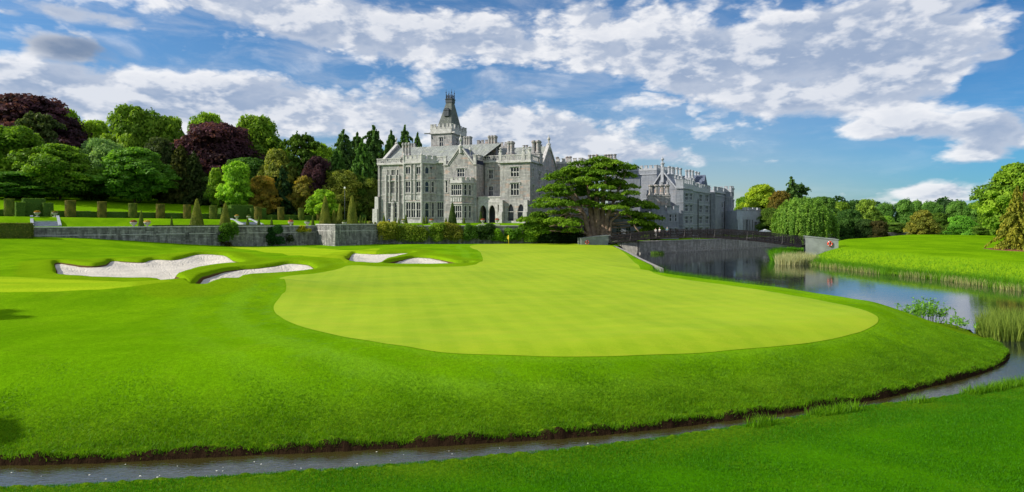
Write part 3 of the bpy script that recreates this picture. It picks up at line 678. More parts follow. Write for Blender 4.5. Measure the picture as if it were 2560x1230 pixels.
# --- left range
ops = [(968,979,437,453,1,1),(981,991,437,453,2,1) if False else (978,987,424,438,2,1),(968,972,424,438,1,1),(992,996,424,438,1,1),
       (968,973,454,482,1,2),(976,989,454,482,4,2),(992,997,454,482,1,2),
       (970,979,507,543,2,3),(986,996,507,543,2,3),
       (1082,1087,420,434,1,1),(1108,1112,420,434,1,1),(1082,1087,452,481,1,2),
       (1093,1109,505,542,3,2)]
ops = ops[1:]
p0, p1 = (UL, 0), (UG0, 0)
OP = [RQ(f, 0, a, b_, c_, d_, UL) for a, b_, c_, d_, l_, r_ in ops]
wall(wl, p0, p1, -1.5, zc, OP)
for o, q in zip(OP, ops): window(manor, p0, p1, o, q[4], q[5], arch=1, hood=(q[4] > 2))
o = RQ(f, 0, 1108, 1111.5, 452, 481, UL)
wall(wl, (UG0, 16), (UL, 16), -1.5, zc); wall(wl, (UL, 16), (UL, 0), -1.5, zc)
for py in (451, 487): lbar(tr, p0, p1, f.zz(1000, py, 0)-.1, f.zz(1000, py, 0)+.08, -.1, .02)
lbar(tr, p0, p1, zc-.15, zc+.25, -.45, .1); balustrade(tr, (-.3, 0), (f.u(1004, 0), 0), zc+.25, 1.3, seed=3); balustrade(tr, (f.u(1083, 0), 0), (UG0-.4, 0), zc+.25, 1.3, seed=4)
balustrade(tr, (0, 16), (0, 0), zc+.25, 1.3, seed=9)
lbar(tr, p0, p1, -1.5, .5, -.18, .02)
for px in (966, 975, 990, 998):          # thin buttress strips of the left window bay
    u = f.u(px, 0); tr.box(u-.12, u+.12, -.38, .02, f.zz(px, 503, 0), f.zz(px, 437, 0)); tr.box(u-.2, u+.2, -.6, .02, -1.4, f.zz(px, 505, 0) if px in (966, 998) else -1.3)
for (z0_, z1_, pj) in ((-1.5, 3.6, 1.5), (3.6, 6.8, .9)): tr.box(-1.0 if pj > 1 else -.6, .5, -pj*.8, .02, z0_, z1_, .1)
u = f.u(983, 0); tr.box(u-.35, u+.35, -.7, .02, -1.4, 4.3, .2); finial(tr, u, -.35, 4.3, 2.0, .25)
# --- tall canted bay
bf0, bf1 = f.u(1010, -3), f.u(1054, -3); zbt = f.zz(1030, 408, -3)
pts = [(bf0-1.9, 0), (bf0, -3), (bf1, -3), (bf1+2.6, 0)]
rows = [(416, 434, 1), (455, 480, 2)]
fo = [(1014,1026,417,434,2,1),(1041,1052,417,434,2,1),(1014,1026,453,480,2,2),(1041,1052,453,480,2,2),(1015,1026.5,506,543,2,2),(1028,1038.5,506,543,2,2),(1041,1052,506,543,2,2)]
OP = [RQ(f, -3, a, b_, c_, d_, bf0) for a, b_, c_, d_, l_, r_ in fo]
wall(wl, pts[1], pts[2], -1.5, zbt, OP)
for o, q in zip(OP, fo): window(manor, pts[1], pts[2], o, q[4], q[5], hood=False)
L2 = math.hypot(2.6, 3)
sd_ = [(.9, 1.9, OP[0][2], OP[0][3]), (.9, 1.9, OP[2][2], OP[2][3]), (.9, 1.9, OP[4][2], OP[4][3]), (2.7, 3.3, OP[2][2], OP[2][3]), (2.7, 3.3, OP[4][2], OP[4][3])]
wall(wl, pts[2], pts[3], -1.5, zbt, sd_)
for k, o in enumerate(sd_): window(manor, pts[2], pts[3], o, 1, 2 if k else 1, hood=False)
wall(wl, pts[0], pts[1], -1.5, zbt, [(.9, 1.8, OP[0][2], OP[0][3]), (.9, 1.8, OP[2][2], OP[2][3])])
for o in [(.9, 1.8, OP[0][2], OP[0][3]), (.9, 1.8, OP[2][2], OP[2][3])]: window(manor, pts[0], pts[1], o, 1, 1, hood=False)
rf_flat = MB(); rf_flat.quad((bf0-1.9, .3, zbt), (bf0, -3, zbt), (bf1, -3, zbt), (bf1+2.6, .3, zbt))
for a, b_ in zip(pts[:-1], pts[1:]):
    lbar(tr, a, b_, zbt-.1, zbt+.2, -.3, .1); crenel(tr, a, b_, zbt+.2, .75, 1.0, .5, .9, .3)
    for py in (449, 484, 504): lbar(tr, a, b_, f.zz(1030, py, -3)-.08, f.zz(1030, py, -3)+.08, -.14, .02)
    lbar(tr, a, b_, -1.5, .6, -.22, .02)
for q in pts[1:3]: tr.lathe(q[0], q[1], [(.28, -1.4), (.28, zbt+2.0), (.36, zbt+2.0), (.05, zbt+3.0)], 8)
for px in (1016, 1024, 1043, 1050):      # carved panels
    u = f.u(px, -3); tr.box(u-.38, u+.38, -3.08, -2.98, f.zz(px, 500, -3), f.zz(px, 489, -3)); tr.box(u-.1, u+.1, -3.14, -3.07, f.zz(px, 498, -3), f.zz(px, 491, -3))
# groove between the two lights of the bay: a proud central shaft pair
u0_, u1_ = f.u(1029, -3), f.u(1038, -3); pr.box(u0_-.1, u0_, -3.25, -2.99, f.zz(1030, 500, -3), zbt); pr.box(u1_, u1_+.1, -3.25, -2.99, f.zz(1030, 500, -3), zbt)
# --- gable section
cg = -.6; p0, p1 = (UG0, cg), (UG1, cg); ug = lambda px: f.u(px, cg)-UG0
zg0 = f.zz(1121, 412, cg); zga = f.zz(1152, 367, cg)
fo = [(1143,1161,422,441,3,2),(1114,1119,452,481,1,2)]
OP = [RQ(f, cg, a, b_, c_, d_, UG0) for a, b_, c_, d_, l_, r_ in fo]
wall(wl, p0, p1, -1.5, zg0, OP)
for o, q in zip(OP, fo): window(manor, p0, p1, o, q[4], q[5])
wall(wl, (UG0, 0), p0, -1.5, zg0)
gable_wall(wl, p0, p1, 0, zg0, zga, ug(1152), ug(1121), ug(1183)); gable_coping(tr, p0, p1, zg0, zga, ug(1152), ug(1120), ug(1184))
gable_coping(tr, p0, p1, zg0-.1, zga-.5, ug(1152), ug(1123), ug(1181), .1, -.14, .0)
lbar(tr, p0, p1, zg0-.15, zg0+.15, -.3, .1, 0, ug(1121)); lbar(tr, p0, p1, zg0-.15, zg0+.15, -.3, .1, ug(1183), None)
finial(tr, f.u(1152, cg), cg-.1, zga-1.6, f.zz(1152, 335, cg)-zga+1.6, .42)
for px, py in ((1113, 398), (1187, 398)): u = f.u(px, cg); tr.box(u-.35, u+.35, cg-.3, cg+.4, zg0+.1, zg0+2.0); tr.box(u-.45, u+.45, cg-.4, cg+.5, zg0+2.0, zg0+2.25)
u = f.u(1118, cg)
finial(tr, f.u(1178, 1), .4, zg0+.4, 4.6, .36)
# --- lower canted bay before the gable
b0, b1 = f.u(1126, -3.2), f.u(1155, -3.2); q = [(b0-1.2, cg), (b0, -3.2), (b1, -3.2), (b1+1.9, cg)]; zb2 = f.zz(1140, 457, -3.2)
fo = [(1128,1154,461,487,5,2),(1128,1154,514,544,5,2)]
OP = [RQ(f, -3.2, a, b_, c_, d_, b0) for a, b_, c_, d_, l_, r_ in fo]
wall(wl, q[1], q[2], -1.5, zb2, OP)
for o, k in zip(OP, fo): window(manor, q[1], q[2], o, k[4], k[5], hood=False, arch=2)
so_ = [(.6, 1.3, OP[0][2], OP[0][3]), (.6, 1.3, OP[1][2], OP[1][3]), (1.9, 2.5, OP[0][2], OP[0][3]), (1.9, 2.5, OP[1][2], OP[1][3])]
wall(wl, q[2], q[3], -1.5, zb2, so_); wall(wl, q[0], q[1], -1.5, zb2)
for o in so_: window(manor, q[2], q[3], o, 1, 2, hood=False)
rf_flat.quad((q[0][0], cg, zb2), q[1]+(zb2,), q[2]+(zb2,), (q[3][0], cg, zb2))
for a, b_ in zip(q[:-1], q[1:]):
    lbar(tr, a, b_, zb2-.1, zb2+.15, -.25, .1); crenel(tr, a, b_, zb2+.15, .6, .7, .45, .5, .3)
    for py in (490, 509): lbar(tr, a, b_, f.zz(1140, py, -3.2)-.1, f.zz(1140, py, -3.2)+.1, -.18, .02)
    lbar(tr, a, b_, -1.5, .6, -.2, .02)
for i in range(5):
    u = b0+(b1-b0)*(i+.5)/5; tr.box(u-.2, u+.2, -3.3, -3.18, f.zz(1140, 504, -3.2), f.zz(1140, 494, -3.2))
# --- recess and arcade
cr = 4.0; UR0 = UG1; UR1 = f.u(1250, -3); zr_ = f.zz(1230, 405, cr)
wall(wl, (UR0, cg), (UR0, cr), -1.5, zg0)
fo = [(1222,1232.5,424,446,2,2),(1222,1232.5,465,489,2,2)]
OP = [RQ(f, cr, a, b_, c_, d_, UR0) for a, b_, c_, d_, l_, r_ in fo]
wall(wl, (UR0, cr), (UR1, cr), -1.5, zr_, OP)
for o, k in zip(OP, fo): window(manor, (UR0, cr), (UR1, cr), o, k[4], k[5])
lbar(tr, (UR0, cr), (UR1, cr), zr_-.15, zr_+.2, -.35, .1); balustrade(tr, (UR0, cr), (UR1, cr), zr_+.2, 1.4, seed=11); balustrade(tr, (UR0, cg+.3), (UR0, cr), zr_+.2, 1.4, seed=12)
ca = .2; zA = f.zz(1225, 494, ca); ar = MB()
A = [(f.u(a, ca)-UR0, f.u(b_, ca)-UR0) for a, b_ in ((1199,1216),(1222,1238),(1244,1262))]
zs_, zt_ = f.zz(1225, 529, ca), f.zz(1225, 512, ca)
wall(ar, (UR0, ca), (UR1, ca), -1.2, zA, [(a, b_, -1.1, zt_) for a, b_ in A[:2]]+[(A[2][0], UR1-UR0-.1, -1.1, zt_)], .5)
for a, b_ in A[:2]: arch_fill(ar, (UR0, ca), (UR1, ca), a, b_, zs_, zt_, 0, .5)
ar.box(UR0+.01, UR1, ca+.02, cr, zA-.3, zA-.02)
ar.build('arcade', M['trim'], manor)
lbar(tr, (UR0, ca), (UR1, ca), zA, zA+.3, -.15, .3); lbar(tr, (UR0, ca), (UR1, ca), zt_+.5, zt_+.65, -.1, .02)
dkk = MB(); dkk.quad((UR0, cr-.06, -1.1), (UR1, cr-.06, -1.1), (UR1, cr-.06, zt_), (UR0, cr-.06, zt_)); dkk.build('arcade_shade_sheet', M['dark'], manor)  # dark sheet that paints the shade inside the arcade, no doors
# --- right block
cb = -3; U1 = f.u(1325, cb); p0, p1 = (UR1, cb), (U1, cb); zR = f.zz(1290, 405, cb)
fo = [(1276.5,1297.5,418,441,3,2),(1276.5,1297.5,458,487.5,3,2)]
OP = [RQ(f, cb, a, b_, c_, d_, UR1) for a, b_, c_, d_, l_, r_ in fo]
A = [RQ(f, cb, a, b_, 509, 552, UR1) for a, b_ in ((1269.5,1284),(1294,1310))]
rb = wl; wall(rb, p0, p1, -1.5, zR, OP+A, .6)
for a in A:
    arch_fill(rb, p0, p1, a[0], a[1], a[2]+(a[3]-a[2])*.55, a[3], 0, .6)
    window(manor, p0, p1, (a[0], a[1], a[2], a[2]+(a[3]-a[2])*.96), 1, 2, False, .66, False, surround=False, split=[.55])
for o, k in zip(OP, fo): window(manor, p0, p1, o, k[4], k[5], depth=.55, arch=2)
lbar(tr, p0, p1, zR-.15, zR+.25, -.5, .1, -.4, U1-UR1+.4); balustrade(tr, p0, p1, zR+.25, 1.5, seed=21)
lbar(tr, p0, p1, -1.5, .5, -.2, .02)
for px in (1251, 1309, 1323.5):
    u = f.u(px, cb); tr.box(u-.36, u+.36, cb-.3, cb+.4, zR+.25, zR+2.3); finial(tr, u, cb+.05, zR+2.3, 1.5, .34)
for px in (1255, 1316.5):
    u = f.u(px, cb)
    for (z0_, z1_, pj, ww) in ((-1.5, f.zz(px, 530, cb), 1.5, .55), (f.zz(px, 530, cb), f.zz(px, 500, cb), .9, .5)): tr.box(u-ww, u+ww, cb-pj, cb+.02, z0_, z1_, .12)
wall(wl, (UR1, cr), (UR1, cb), -1.5, zR)
# right flank and gable end
cA, cG0, cG1 = f.c(1372, U1), f.c(1357, U1), f.c(1389.5, U1)
zE = f.z(411, U1, cG0); zAp = f.z(364, U1, cA)
fl = []
def sideop(x0, x1, y0, y1): c0_, c1_ = f.c(x0, U1), f.c(x1, U1); cm = (c0_+c1_)/2; return (c0_-cb, c1_-cb, f.z(y1, U1, cm), f.z(y0, U1, cm))
fo = [(1330.5,1334,422,441),(1330.5,1334,463,486),(1346,1352,430,450),(1366,1377,428,452),(1346,1352,470,492),(1366,1377,470,496)]
OP = [sideop(*q_) for q_ in fo]
wall(wl, (U1, cb), (U1, cG1), -3.8, zE, OP)
for o in OP: window(manor, (U1, cb), (U1, cG1), o, 2, 2)
gable_wall(wl, (U1, cb), (U1, cG1), 0, zE, zAp, cA-cb, cG0-cb, cG1-cb); gable_coping(tr, (U1, cb), (U1, cG1), zE, zAp, cA-cb, cG0-cb-.3, cG1-cb+.3)
finial(tr, U1, cA, zAp-1.2, 4.1, .42); lbar(tr, (U1, cb), (U1, cG1), zE-.25, zE+.1, -.35, .1, 0, cG0-cb); balustrade(tr, (U1, cb), (U1, cG0), zE+.1, 1.4, seed=33)
# --- roofs
def plane(mb, *p): mb.quad(*p)
cRid = 8.5; zRid = f.zz(1000, 369, cRid)-.1; cEv = .9; zEv = zc+.3; UM = f.u(1152, cg)
plane(rf, (.4, cEv, zEv), (UG1, cEv, zEv), (UG1+3, cRid, zRid), (.4, cRid, zRid)); plane(rf, (UG1+3, cRid, zRid), (UG1, 16, zEv), (.4, 16, zEv), (.4, cRid, zRid))
gl0 = (UL, 16.2); lmb = tr
wall(wl, (.42, 16), (.42, .4), zc, zc+.01)
gable_wall(wl, (.45, 16), (.45, .8), 0, zEv, zRid+.5, 16-cRid, 0, 15.2); gable_coping(tr, (.45, 16.1), (.45, .5), zEv, zRid+.7, 16.1-cRid, 0, 15.6); finial(tr, .45, cRid, zRid+.3, 3.0, .3)
# cross roof behind the front gable
plane(rf, (f.u(1121, cg), cg+.3, zg0), (UM, cg+.3, zga-.1), (UM, 15, zga-.1), (f.u(1121, cg), 15, zg0)); plane(rd, (UM, cg+.3, zga-.1), (f.u(1184, cg), cg+.3, zg0), (f.u(1184, cg)+.01, 15, zg0), (UM, 15, zga-.1))  # right slope takes a darker slate, its shade painted in
# main right roof
UQ = UM+.6
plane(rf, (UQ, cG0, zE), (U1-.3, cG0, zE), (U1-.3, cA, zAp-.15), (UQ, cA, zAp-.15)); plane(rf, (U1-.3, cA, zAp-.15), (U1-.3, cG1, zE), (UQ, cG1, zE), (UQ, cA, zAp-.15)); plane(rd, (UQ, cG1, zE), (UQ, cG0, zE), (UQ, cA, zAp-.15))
rf_flat.quad((UR1, cb, zR+.05), (U1, cb, zR+.05), (U1, cG0+.5, zR+.05), (UR1, cG0+.5, zR+.05)); rf_flat.quad((UR0, cr, zr_), (UR1, cr, zr_), (UR1, cG0+.5, zr_), (UR0, cG0+.5, zr_))
rf_flat.quad((0, 0, zc+.02), (UG0, 0, zc+.02), (UG0, 16, zc+.02), (0, 16, zc+.02))
# small dark cross roof right of the recess (px 1180-1205)
# rear wall and the crenellated rear range to the right
Bu1 = f.u(1455, cG1+.5); cq0, cq1 = cG1+.5, cG1+16; zq = f.z(408, U1+6, cq0)
NB = int((Bu1-U1-4)/4.5)
wall(wl, (U1-2, cq0), (Bu1, cq0), -3.8, zq, [(4+k*4.5, 5.6+k*4.5, z_, z_+2.6) for k in range(NB) for z_ in (1, 5.5, 10)])
for k in range(NB):
    for z_ in (1, 5.5, 10): window(manor, (U1-2, cq0), (Bu1, cq0), (4+k*4.5, 5.6+k*4.5, z_, z_+2.6), 2, 2)
wall(wl, (Bu1, cq0), (Bu1, cq1), -3.8, zq); wall(wl, (Bu1, cq1), (0, cq1), -3.8, zq); wall(wl, (0, cq1), (0, 16), -3.8, zq)
crenel(tr, (U1, cq0), (Bu1, cq0), zq, .8, 1.0, .6, .5); crenel(tr, (Bu1, cq0), (Bu1, cq1), zq, .8, 1.0, .6, .5)
rf_flat.quad((0, 16, zq), (U1, 16, zq), (U1, cq1, zq), (0, cq1, zq)); rf_flat.quad((U1-2, cq0, zq), (Bu1, cq0, zq), (Bu1, cq1, zq), (U1-2, cq1, zq))
wl.build('wall', M['stone'], manor); tr.build('stone_trim', M['trim'], manor); roof = rf.build('roof', M['slate'], manor); rd.build('shade_toned_roof', M['slate_dark'], manor); pr.build('pilaster', M['trim'], manor)
rf_flat.build('flat_roof', M['lead'], manor)
# --- drainpipes
for px, c_, y0, y1 in ((951, 0, 421, 555), (1078, -.9, 424, 553), (1174, -1.2, 457, 553), (1212, cr, 414, 487), (1193, .1, 500, 553)):
    mb = MB(); u = f.u(px, c_); mb.lathe(u, c_-.14, [(.11, f.zz(px, y1, c_)), (.11, f.zz(px, y0, c_)), (.3, f.zz(px, y0, c_)+.3), (.3, f.zz(px, y0, c_)+.7)], 6); mb.build('drainpipe', M['pipe'], manor)
# --- chimneys
def clus(pxs, c_, ytop, ybase, r=.36, dep=2, base=True, zfoot=None, par=manor, fr=Fm, m='stone'):
    us = [fr.u(p, c_) for p in pxs]; zt, z0 = fr.zz(pxs[0], ytop, c_), fr.zz(pxs[0], ybase, c_)
    sp = [(u, c_+k*r*2.3) for u in us for k in range(dep)]; zf = zfoot if zfoot is not None else z0-3
    return stacks(par, sp, z0, zt, r, m, zf, (min(us)-r*1.5, max(us)+r*1.5, c_-r*1.5, c_+(dep-1)*r*2.3+r*1.5))
clus([1008.5, 1016, 1023.5], .6, 357, 392, .36, 1, zfoot=zc); clus([1162, 1168, 1174], 9, 341, 366, .36, 2); clus([1223, 1230, 1237], 9.5, 339, 370, .36, 2, zfoot=zr_)
clus([1272, 1279], 3.5, 353, 386, .42, 2, zfoot=zR); clus([1334, 1345], 3.5, 351, 384, .45, 2, zfoot=zR); clus([1030, 1037], 9.5, 358, 368, .34, 1); clus([1310, 1317, 1352], 16, 363, 372, .34, 1)
clus([1393], cq0+2, 392, 412, .4, 1); clus([1418, 1425.5], cq0+3, 391, 410, .4, 1); clus([1474, 1483, 1492], cq0+4, 387, 404, .4, 1); clus([1514, 1521, 1528, 1537], cq0+5, 386, 400, .42, 1)
# --- small crenellated turrets on the roof
for (x0, x1, yt, yb) in ((1193, 1219, 357, 395), (1241, 1268, 363, 395)):
    mb = MB(); a, b_ = f.u(x0, 15), f.u(x1, 15); zt = f.zz(x0, yt, 15)
    mb.box(a, b_, 15, 18, zc-2, zt-1); mb.box(a-.2, b_+.2, 14.8, 18.2, zt-1, zt-.7)
    for p_, q_ in (((a, 15), (b_, 15)), ((b_, 15), (b_, 18)), ((b_, 18), (a, 18)), ((a, 18), (a, 15))): crenel(mb, p_, q_, zt-.7, .8, .8, .5, .5, .3)
    mb.build('turret', M['stone'], manor)
# --- tower
ct = 13.0; t0, t1 = f.u(1077.5, ct), f.u(1129.5, ct); ctb = f.c(1165, t1); zt = f.z(332, t1, ct); zp = f.z(309, t1, ct)
tw = MB(); o = RQ(f, ct, 1098.5, 1108, 344, 365, t0); zb0 = 10
wall(tw, (t0, ct), (t1, ct), zb0, zt, [o]); wall(tw, (t1, ct), (t1, ctb), zb0, zt, [(2.6, 4.0, o[2], o[3])]); wall(tw, (t1, ctb), (t0, ctb), zb0, zt); wall(tw, (t0, ctb), (t0, ct), zb0, zt)
tower = tw.build('tower', M['stone'], manor)
w_ = window(manor, (t0, ct), (t1, ct), o, 2, 2, False); w_.parent = manor
window(manor, (t1, ct), (t1, ctb), (2.6, 4.0, o[2], o[3]), 2, 2, False)
tt = MB()
cor = [(t0, ct), (t1, ct), (t1, ctb), (t0, ctb)]
for i in range(4):
    a, b_ = cor[i], cor[(i+1) % 4]; lbar(tt, a, b_, zt-.1, zt+.3, -.4, .1, -.4, math.dist(a, b_)+.4); L = math.dist(a, b_)
    lbar(tt, a, b_, zt+.3, zp-1.3, -.2, .2); n_ = 5 if i % 2 == 0 else 5; pit = L/n_
    for k in range(n_+1):     # stepped merlons
        s_ = min(max(k*pit, .35), L-.35); lbar(tt, a, b_, zp-1.3, zp-.8, -.22, .18, s_-.5, s_+.5); lbar(tt, a, b_, zp-.8, zp-.05, -.24, .2, s_-.27, s_+.27); lbar(tt, a, b_, zp-.05, zp+.08, -.3, .26, s_-.33, s_+.33)
for (x, y), (dx, dy) in zip(cor, ((-1, -1), (1, -1), (1, 1), (-1, 1))): tt.bar((x, y, zt+.1), (x+dx*1.5, y+dy*1.2, zt+.0), .3, .3)
tt.build('tower_parapet', M['trim'], manor)
r0 = [(t0+1.1, ct+1.1), (t1-.7, ct+1.1), (t1-.7, ctb-1), (t0+1.1, ctb-1)]; zr0 = zp-1.3; ztop = f.z(258, (t0+t1)/2, (ct+ctb)/2)
mx_, my_ = (r0[0][0]+r0[1][0])/2+.25, (ct+ctb)/2; hw, hd = .85, .9
r1 = [(mx_-hw, my_-hd), (mx_+hw, my_-hd), (mx_+hw, my_+hd), (mx_-hw, my_+hd)]
rm = MB()
for i in range(4): rm.quad((*r0[i], zr0), (*r0[(i+1) % 4], zr0), (*r1[(i+1) % 4], ztop), (*r1[i], ztop))
tr_ = rm.build('tower_roof', M['slate_tower'], manor); tm = MB(); tm.box(mx_-hw-.15, mx_+hw+.15, my_-hd-.15, my_+hd+.15, ztop-.05, ztop+.9); tm.box(mx_-hw-.3, mx_+hw+.3, my_-hd-.3, my_+hd+.3, ztop+.9, ztop+1.05)
tm.build('roof_cap', M['lead'], manor)
for (fx, sx) in ((.42, 0), (.66, 0)):      # two dormers
    h_ = .60; e = MB(); zq_ = zr0+(ztop-zr0)*h_; yq = r0[0][1]+(r1[0][1]-r0[0][1])*h_; xq = r0[0][0]+(r1[0][0]-r0[0][0])*h_+((r0[1][0]-r0[0][0])*(1-h_)+2*hw*h_)*fx
    e.box(xq-.42, xq+.42, yq-.75, yq+1, zq_-.9, zq_+.7); e.add([(xq-.55, yq-.85, zq_+.7), (xq+.55, yq-.85, zq_+.7), (xq, yq-.85, zq_+1.4), (xq-.55, yq+1.2, zq_+.7), (xq+.55, yq+1.2, zq_+.7), (xq, yq+1.2, zq_+1.4)], [(0,1,2),(1,4,5,2),(0,2,5,3),(0,3,4,1)])
    e.build('dormer', M['lead'], manor)
cr_ = MB()
for i in range(4):
    a, b_ = Vector((*r1[i], ztop+1.05)), Vector((*r1[(i+1) % 4], ztop+1.05)); L = (b_-a).length
    cr_.bar(a+Vector((0, 0, .9)), b_+Vector((0, 0, .9)), .09); cr_.bar(a+Vector((0, 0, .2)), b_+Vector((0, 0, .2)), .09)
    for k in range(6): p_ = a.lerp(b_, k/5); cr_.bar(p_, p_+Vector((0, 0, 1.0 if k % 2 else 1.4)), .08)
    cr_.tube([a, a+Vector((0, 0, 1.5)), a+Vector((0, 0, 2.7))], [.12, .08, .03], 5); cr_.lathe(a.x, a.y, [(.02, a.z+1.6), (.2, a.z+1.8), (.02, a.z+2.0)], 6)
cr_.build('roof_cresting', M['ironrust'], manor)
# ------------------------------------------------------------------ guest wing beyond the cedar
Fw = Fr(42.6, 150, -32, 2.4); f = Fw
wing = empty('guest_wing', (*Fw.o, Fw.zb), Fw.a, 'tall pale stone wing with dark roof and twin chimneys, behind the footbridge', 'hotel wing')
wl = MB(); tr = MB(); rf = MB()
# long right flank: plane u = 0 going back
def so2(x0, x1, y0, y1, u=0.0, cref=0.0):
    c0_, c1_ = f.c(x0, u), f.c(x1, u); cm = (c0_+c1_)/2; return (c0_-cref, c1_-cref, f.z(y1, u, cm), f.z(y0, u, cm))
cL = f.c(1775, 0); zT = f.z(474, 0, 2)
# canted bay at the near corner
bayw = 1.7; cB0, cB1 = .5, f.c(1741, 0)-1.5
ops = []; PL = []
cols = [(1709, 1717), (1723, 1730)]
u2 = bayw
c0b, c1b = f.c(1708, u2), f.c(1733, u2)
pts = [(0, c0b-.4), (u2, c0b+.1), (u2, c1b), (0, c1b+1.9)]
zrow = [(484, 499), (512, 527), (541, 557), (569, 584)]
wall(wl, (0, 0), (0, c0b-.4), -1, zT)
OPb = []
for (x0, x1) in ((1712, 1720), (1724, 1730.5)):
    for k, (y0, y1) in enumerate(zrow):
        c0_, c1_ = f.c(x0, u2), f.c(x1, u2); cm = (c0_+c1_)/2; OPb.append((c0_-pts[1][1], c1_-pts[1][1], f.z(y1, u2, cm), f.z(y0, u2, cm)))
wall(wl, pts[0], pts[1], -1, zT); wall(wl, pts[1], pts[2], -1, zT, OPb)
for o in OPb: window(wing, pts[1], pts[2], o, 2, 2, False, trim='trim2')
L3 = math.dist(pts[2], pts[3]); OPc = [(L3*.3, L3*.7, o[2], o[3]) for o in OPb[4:]]
wall(wl, pts[2], pts[3], -1, zT, OPc)
for o in OPc: window(wing, pts[2], pts[3], o, 1, 2, False, trim='trim2')
OPd = []
for (x0, x1) in ((1748, 1755), (1763.5, 1771)):
    for k, (y0, y1) in enumerate(((487, 503), (515, 531), (541.5, 557), (569, 584))): OPd.append(so2(x0, x1, y0, y1, 0, pts[3][1]))
wall(wl, pts[3], (0, cL), -1, zT, OPd)
for o in OPd: window(wing, pts[3], (0, cL), o, 2, 2, False, trim='trim2')
for a, b_ in ((pts[0], pts[1]), (pts[1], pts[2]), (pts[2], pts[3]), (pts[3], (0, cL))):
    crenel(tr, a, b_, zT+.2, .9, 1.0, .7, 1.0, .35); lbar(tr, a, b_, zT-.1, zT+.2, -.25, .1)
    for yy in (508, 535, 562): zz_ = f.z(yy, 0, 4); lbar(tr, a, b_, zz_-.08, zz_+.08, -.1, .02)
wall(wl, (0, cL), (-14, cL), -1, zT)
# lit gable front: plane c = 0 going left from u = 0
uf = lambda px: f.u(px, 0)
UG = uf(1588); zGe = f.zz(1690, 467, 0); zGa = f.zz(1657, 431, 0)
fo = [(1655,1659.5,483,499,1,1),(1612,1618,500,516,2,1),(1612,1618,528,544,2,1),(1590,1597,500,516,2,1),(1590,1597,528,544,2,1)]
OP = [RQ(f, 0, a, b_, c_, d_, UG) for a, b_, c_, d_, l_, r_ in fo]
wall(wl, (UG, 0), (0, 0), -1, zT, OP)
for o, k in zip(OP, fo): window(wing, (UG, 0), (0, 0), o, k[4], k[5], False, trim='trim2')
ga, gb, gc = uf(1630)-UG, uf(1690)-UG, uf(1657.5)-UG
gable_wall(wl, (UG, 0), (0, 0), 0, zT, zGa, gc, ga, gb, -.05); gable_coping(tr, (UG, 0), (0, 0), zT-1.6, zGa+.1, gc, ga-1.3, gb+1.6, .3, -.7, .5)
lbar(tr, (UG, 0), (0, 0), zT-.05, zT+.3, -.45, .1, gb, None); crenel(tr, (UG+gb, 0), (0, 0), zT+.3, .8, 1, .6, .5)
for k in range(9):      # tracery in the gable
    s_ = ga+2.1+(gb-ga-4.2)*k/8; top = zT+.3+(zGa-zT-1.6)*(1-abs(s_-gc)/((gb-ga)/2)); lbar(tr, (UG, 0), (0, 0), zT+.4, max(zT+.7, top), -.2, -.06, s_-.1, s_+.1)
lbar(tr, (UG, 0), (0, 0), zT+1.6, zT+1.8, -.2, -.06, ga+2.4, gb-2.4)
u_ = UG+gc; tr.box(u_-.35, u_+.35, -.75, -.1, zGa-2.6, zGa+1.3); finial(tr, u_, -.4, zGa+1.2, 2.9, .42)
# dark roof: ridge parallel to the flank
zRi = zGa-.1; cE = cL+.0
rf.quad((-.7, .3, zT+.3), (-.7, cE, zT+.3), (u_, cE, zRi), (u_, .3, zRi)); rf.quad((u_, .3, zRi), (u_, cE, zRi), (UG+ga, cE, zT+.3), (UG+ga, .3, zT+.3)); rf.quad((-.7, cE, zT+.3), (UG+ga, cE, zT+.3), (u_, cE, zRi))
for k, px in enumerate((1694, 1710, 1727, 1741, 1757)):
    c_ = f.c(px, -1.6); d_ = MB(); zq_ = zT+1.1; d_.box(-2.4, -.9, c_-.8, c_+.8, zT+.3, zq_+.3); d_.add([(-.75, c_-1, zq_+.3), (-.75, c_+1, zq_+.3), (-.75, c_, zq_+1.6), (-3.6, c_-1, zq_+.3), (-3.6, c_+1, zq_+.3), (-3.6, c_, zq_+1.6)], [(0,1,2),(1,4,5,2),(0,2,5,3),(0,3,4,1)])
    d_.build('dormer', M['trim2'], wing)
# far cross gable
ce = f.c(1765, -3); e_ = MB(); zg_ = f.z(444, -4, ce)
e_.add([(-.4, cE-7, zT+.4), (-.4, cE+.3, zT+.4), (-.4, cE-3.4, zg_), (-9, cE-7, zT+.4), (-9, cE+.3, zT+.4), (-9, cE-3.4, zg_)], [(0,1,2),(1,4,5,2),(0,2,5,3),(3,5,4)]); e_.build('cross_gable', M['slate_dark'], wing)
# twin chimneys along the ridge
for (pa, yt, yb) in (((1673, 1680.5), 416, 437), ((1688, 1696.5), 419, 441), ((1719.5, 1727), 425, 446), ((1740, 1746.5), 429, 449)):
    c_ = f.c(sum(pa)/2, u_+1); zt_, zb_ = f.z(yt, u_+1, c_), f.z(yb, u_+1, c_); cs = [f.c(p, u_+1) for p in pa]
    for cc in cs: stacks(wing, [(u_+.6, cc), (u_+1.5, cc)] if yt in (419, 425) else [(u_+1, cc)], zb_, zt_, .36, 'trim2', zT+1, (u_, u_+2.1, cc-.7, cc+.7))
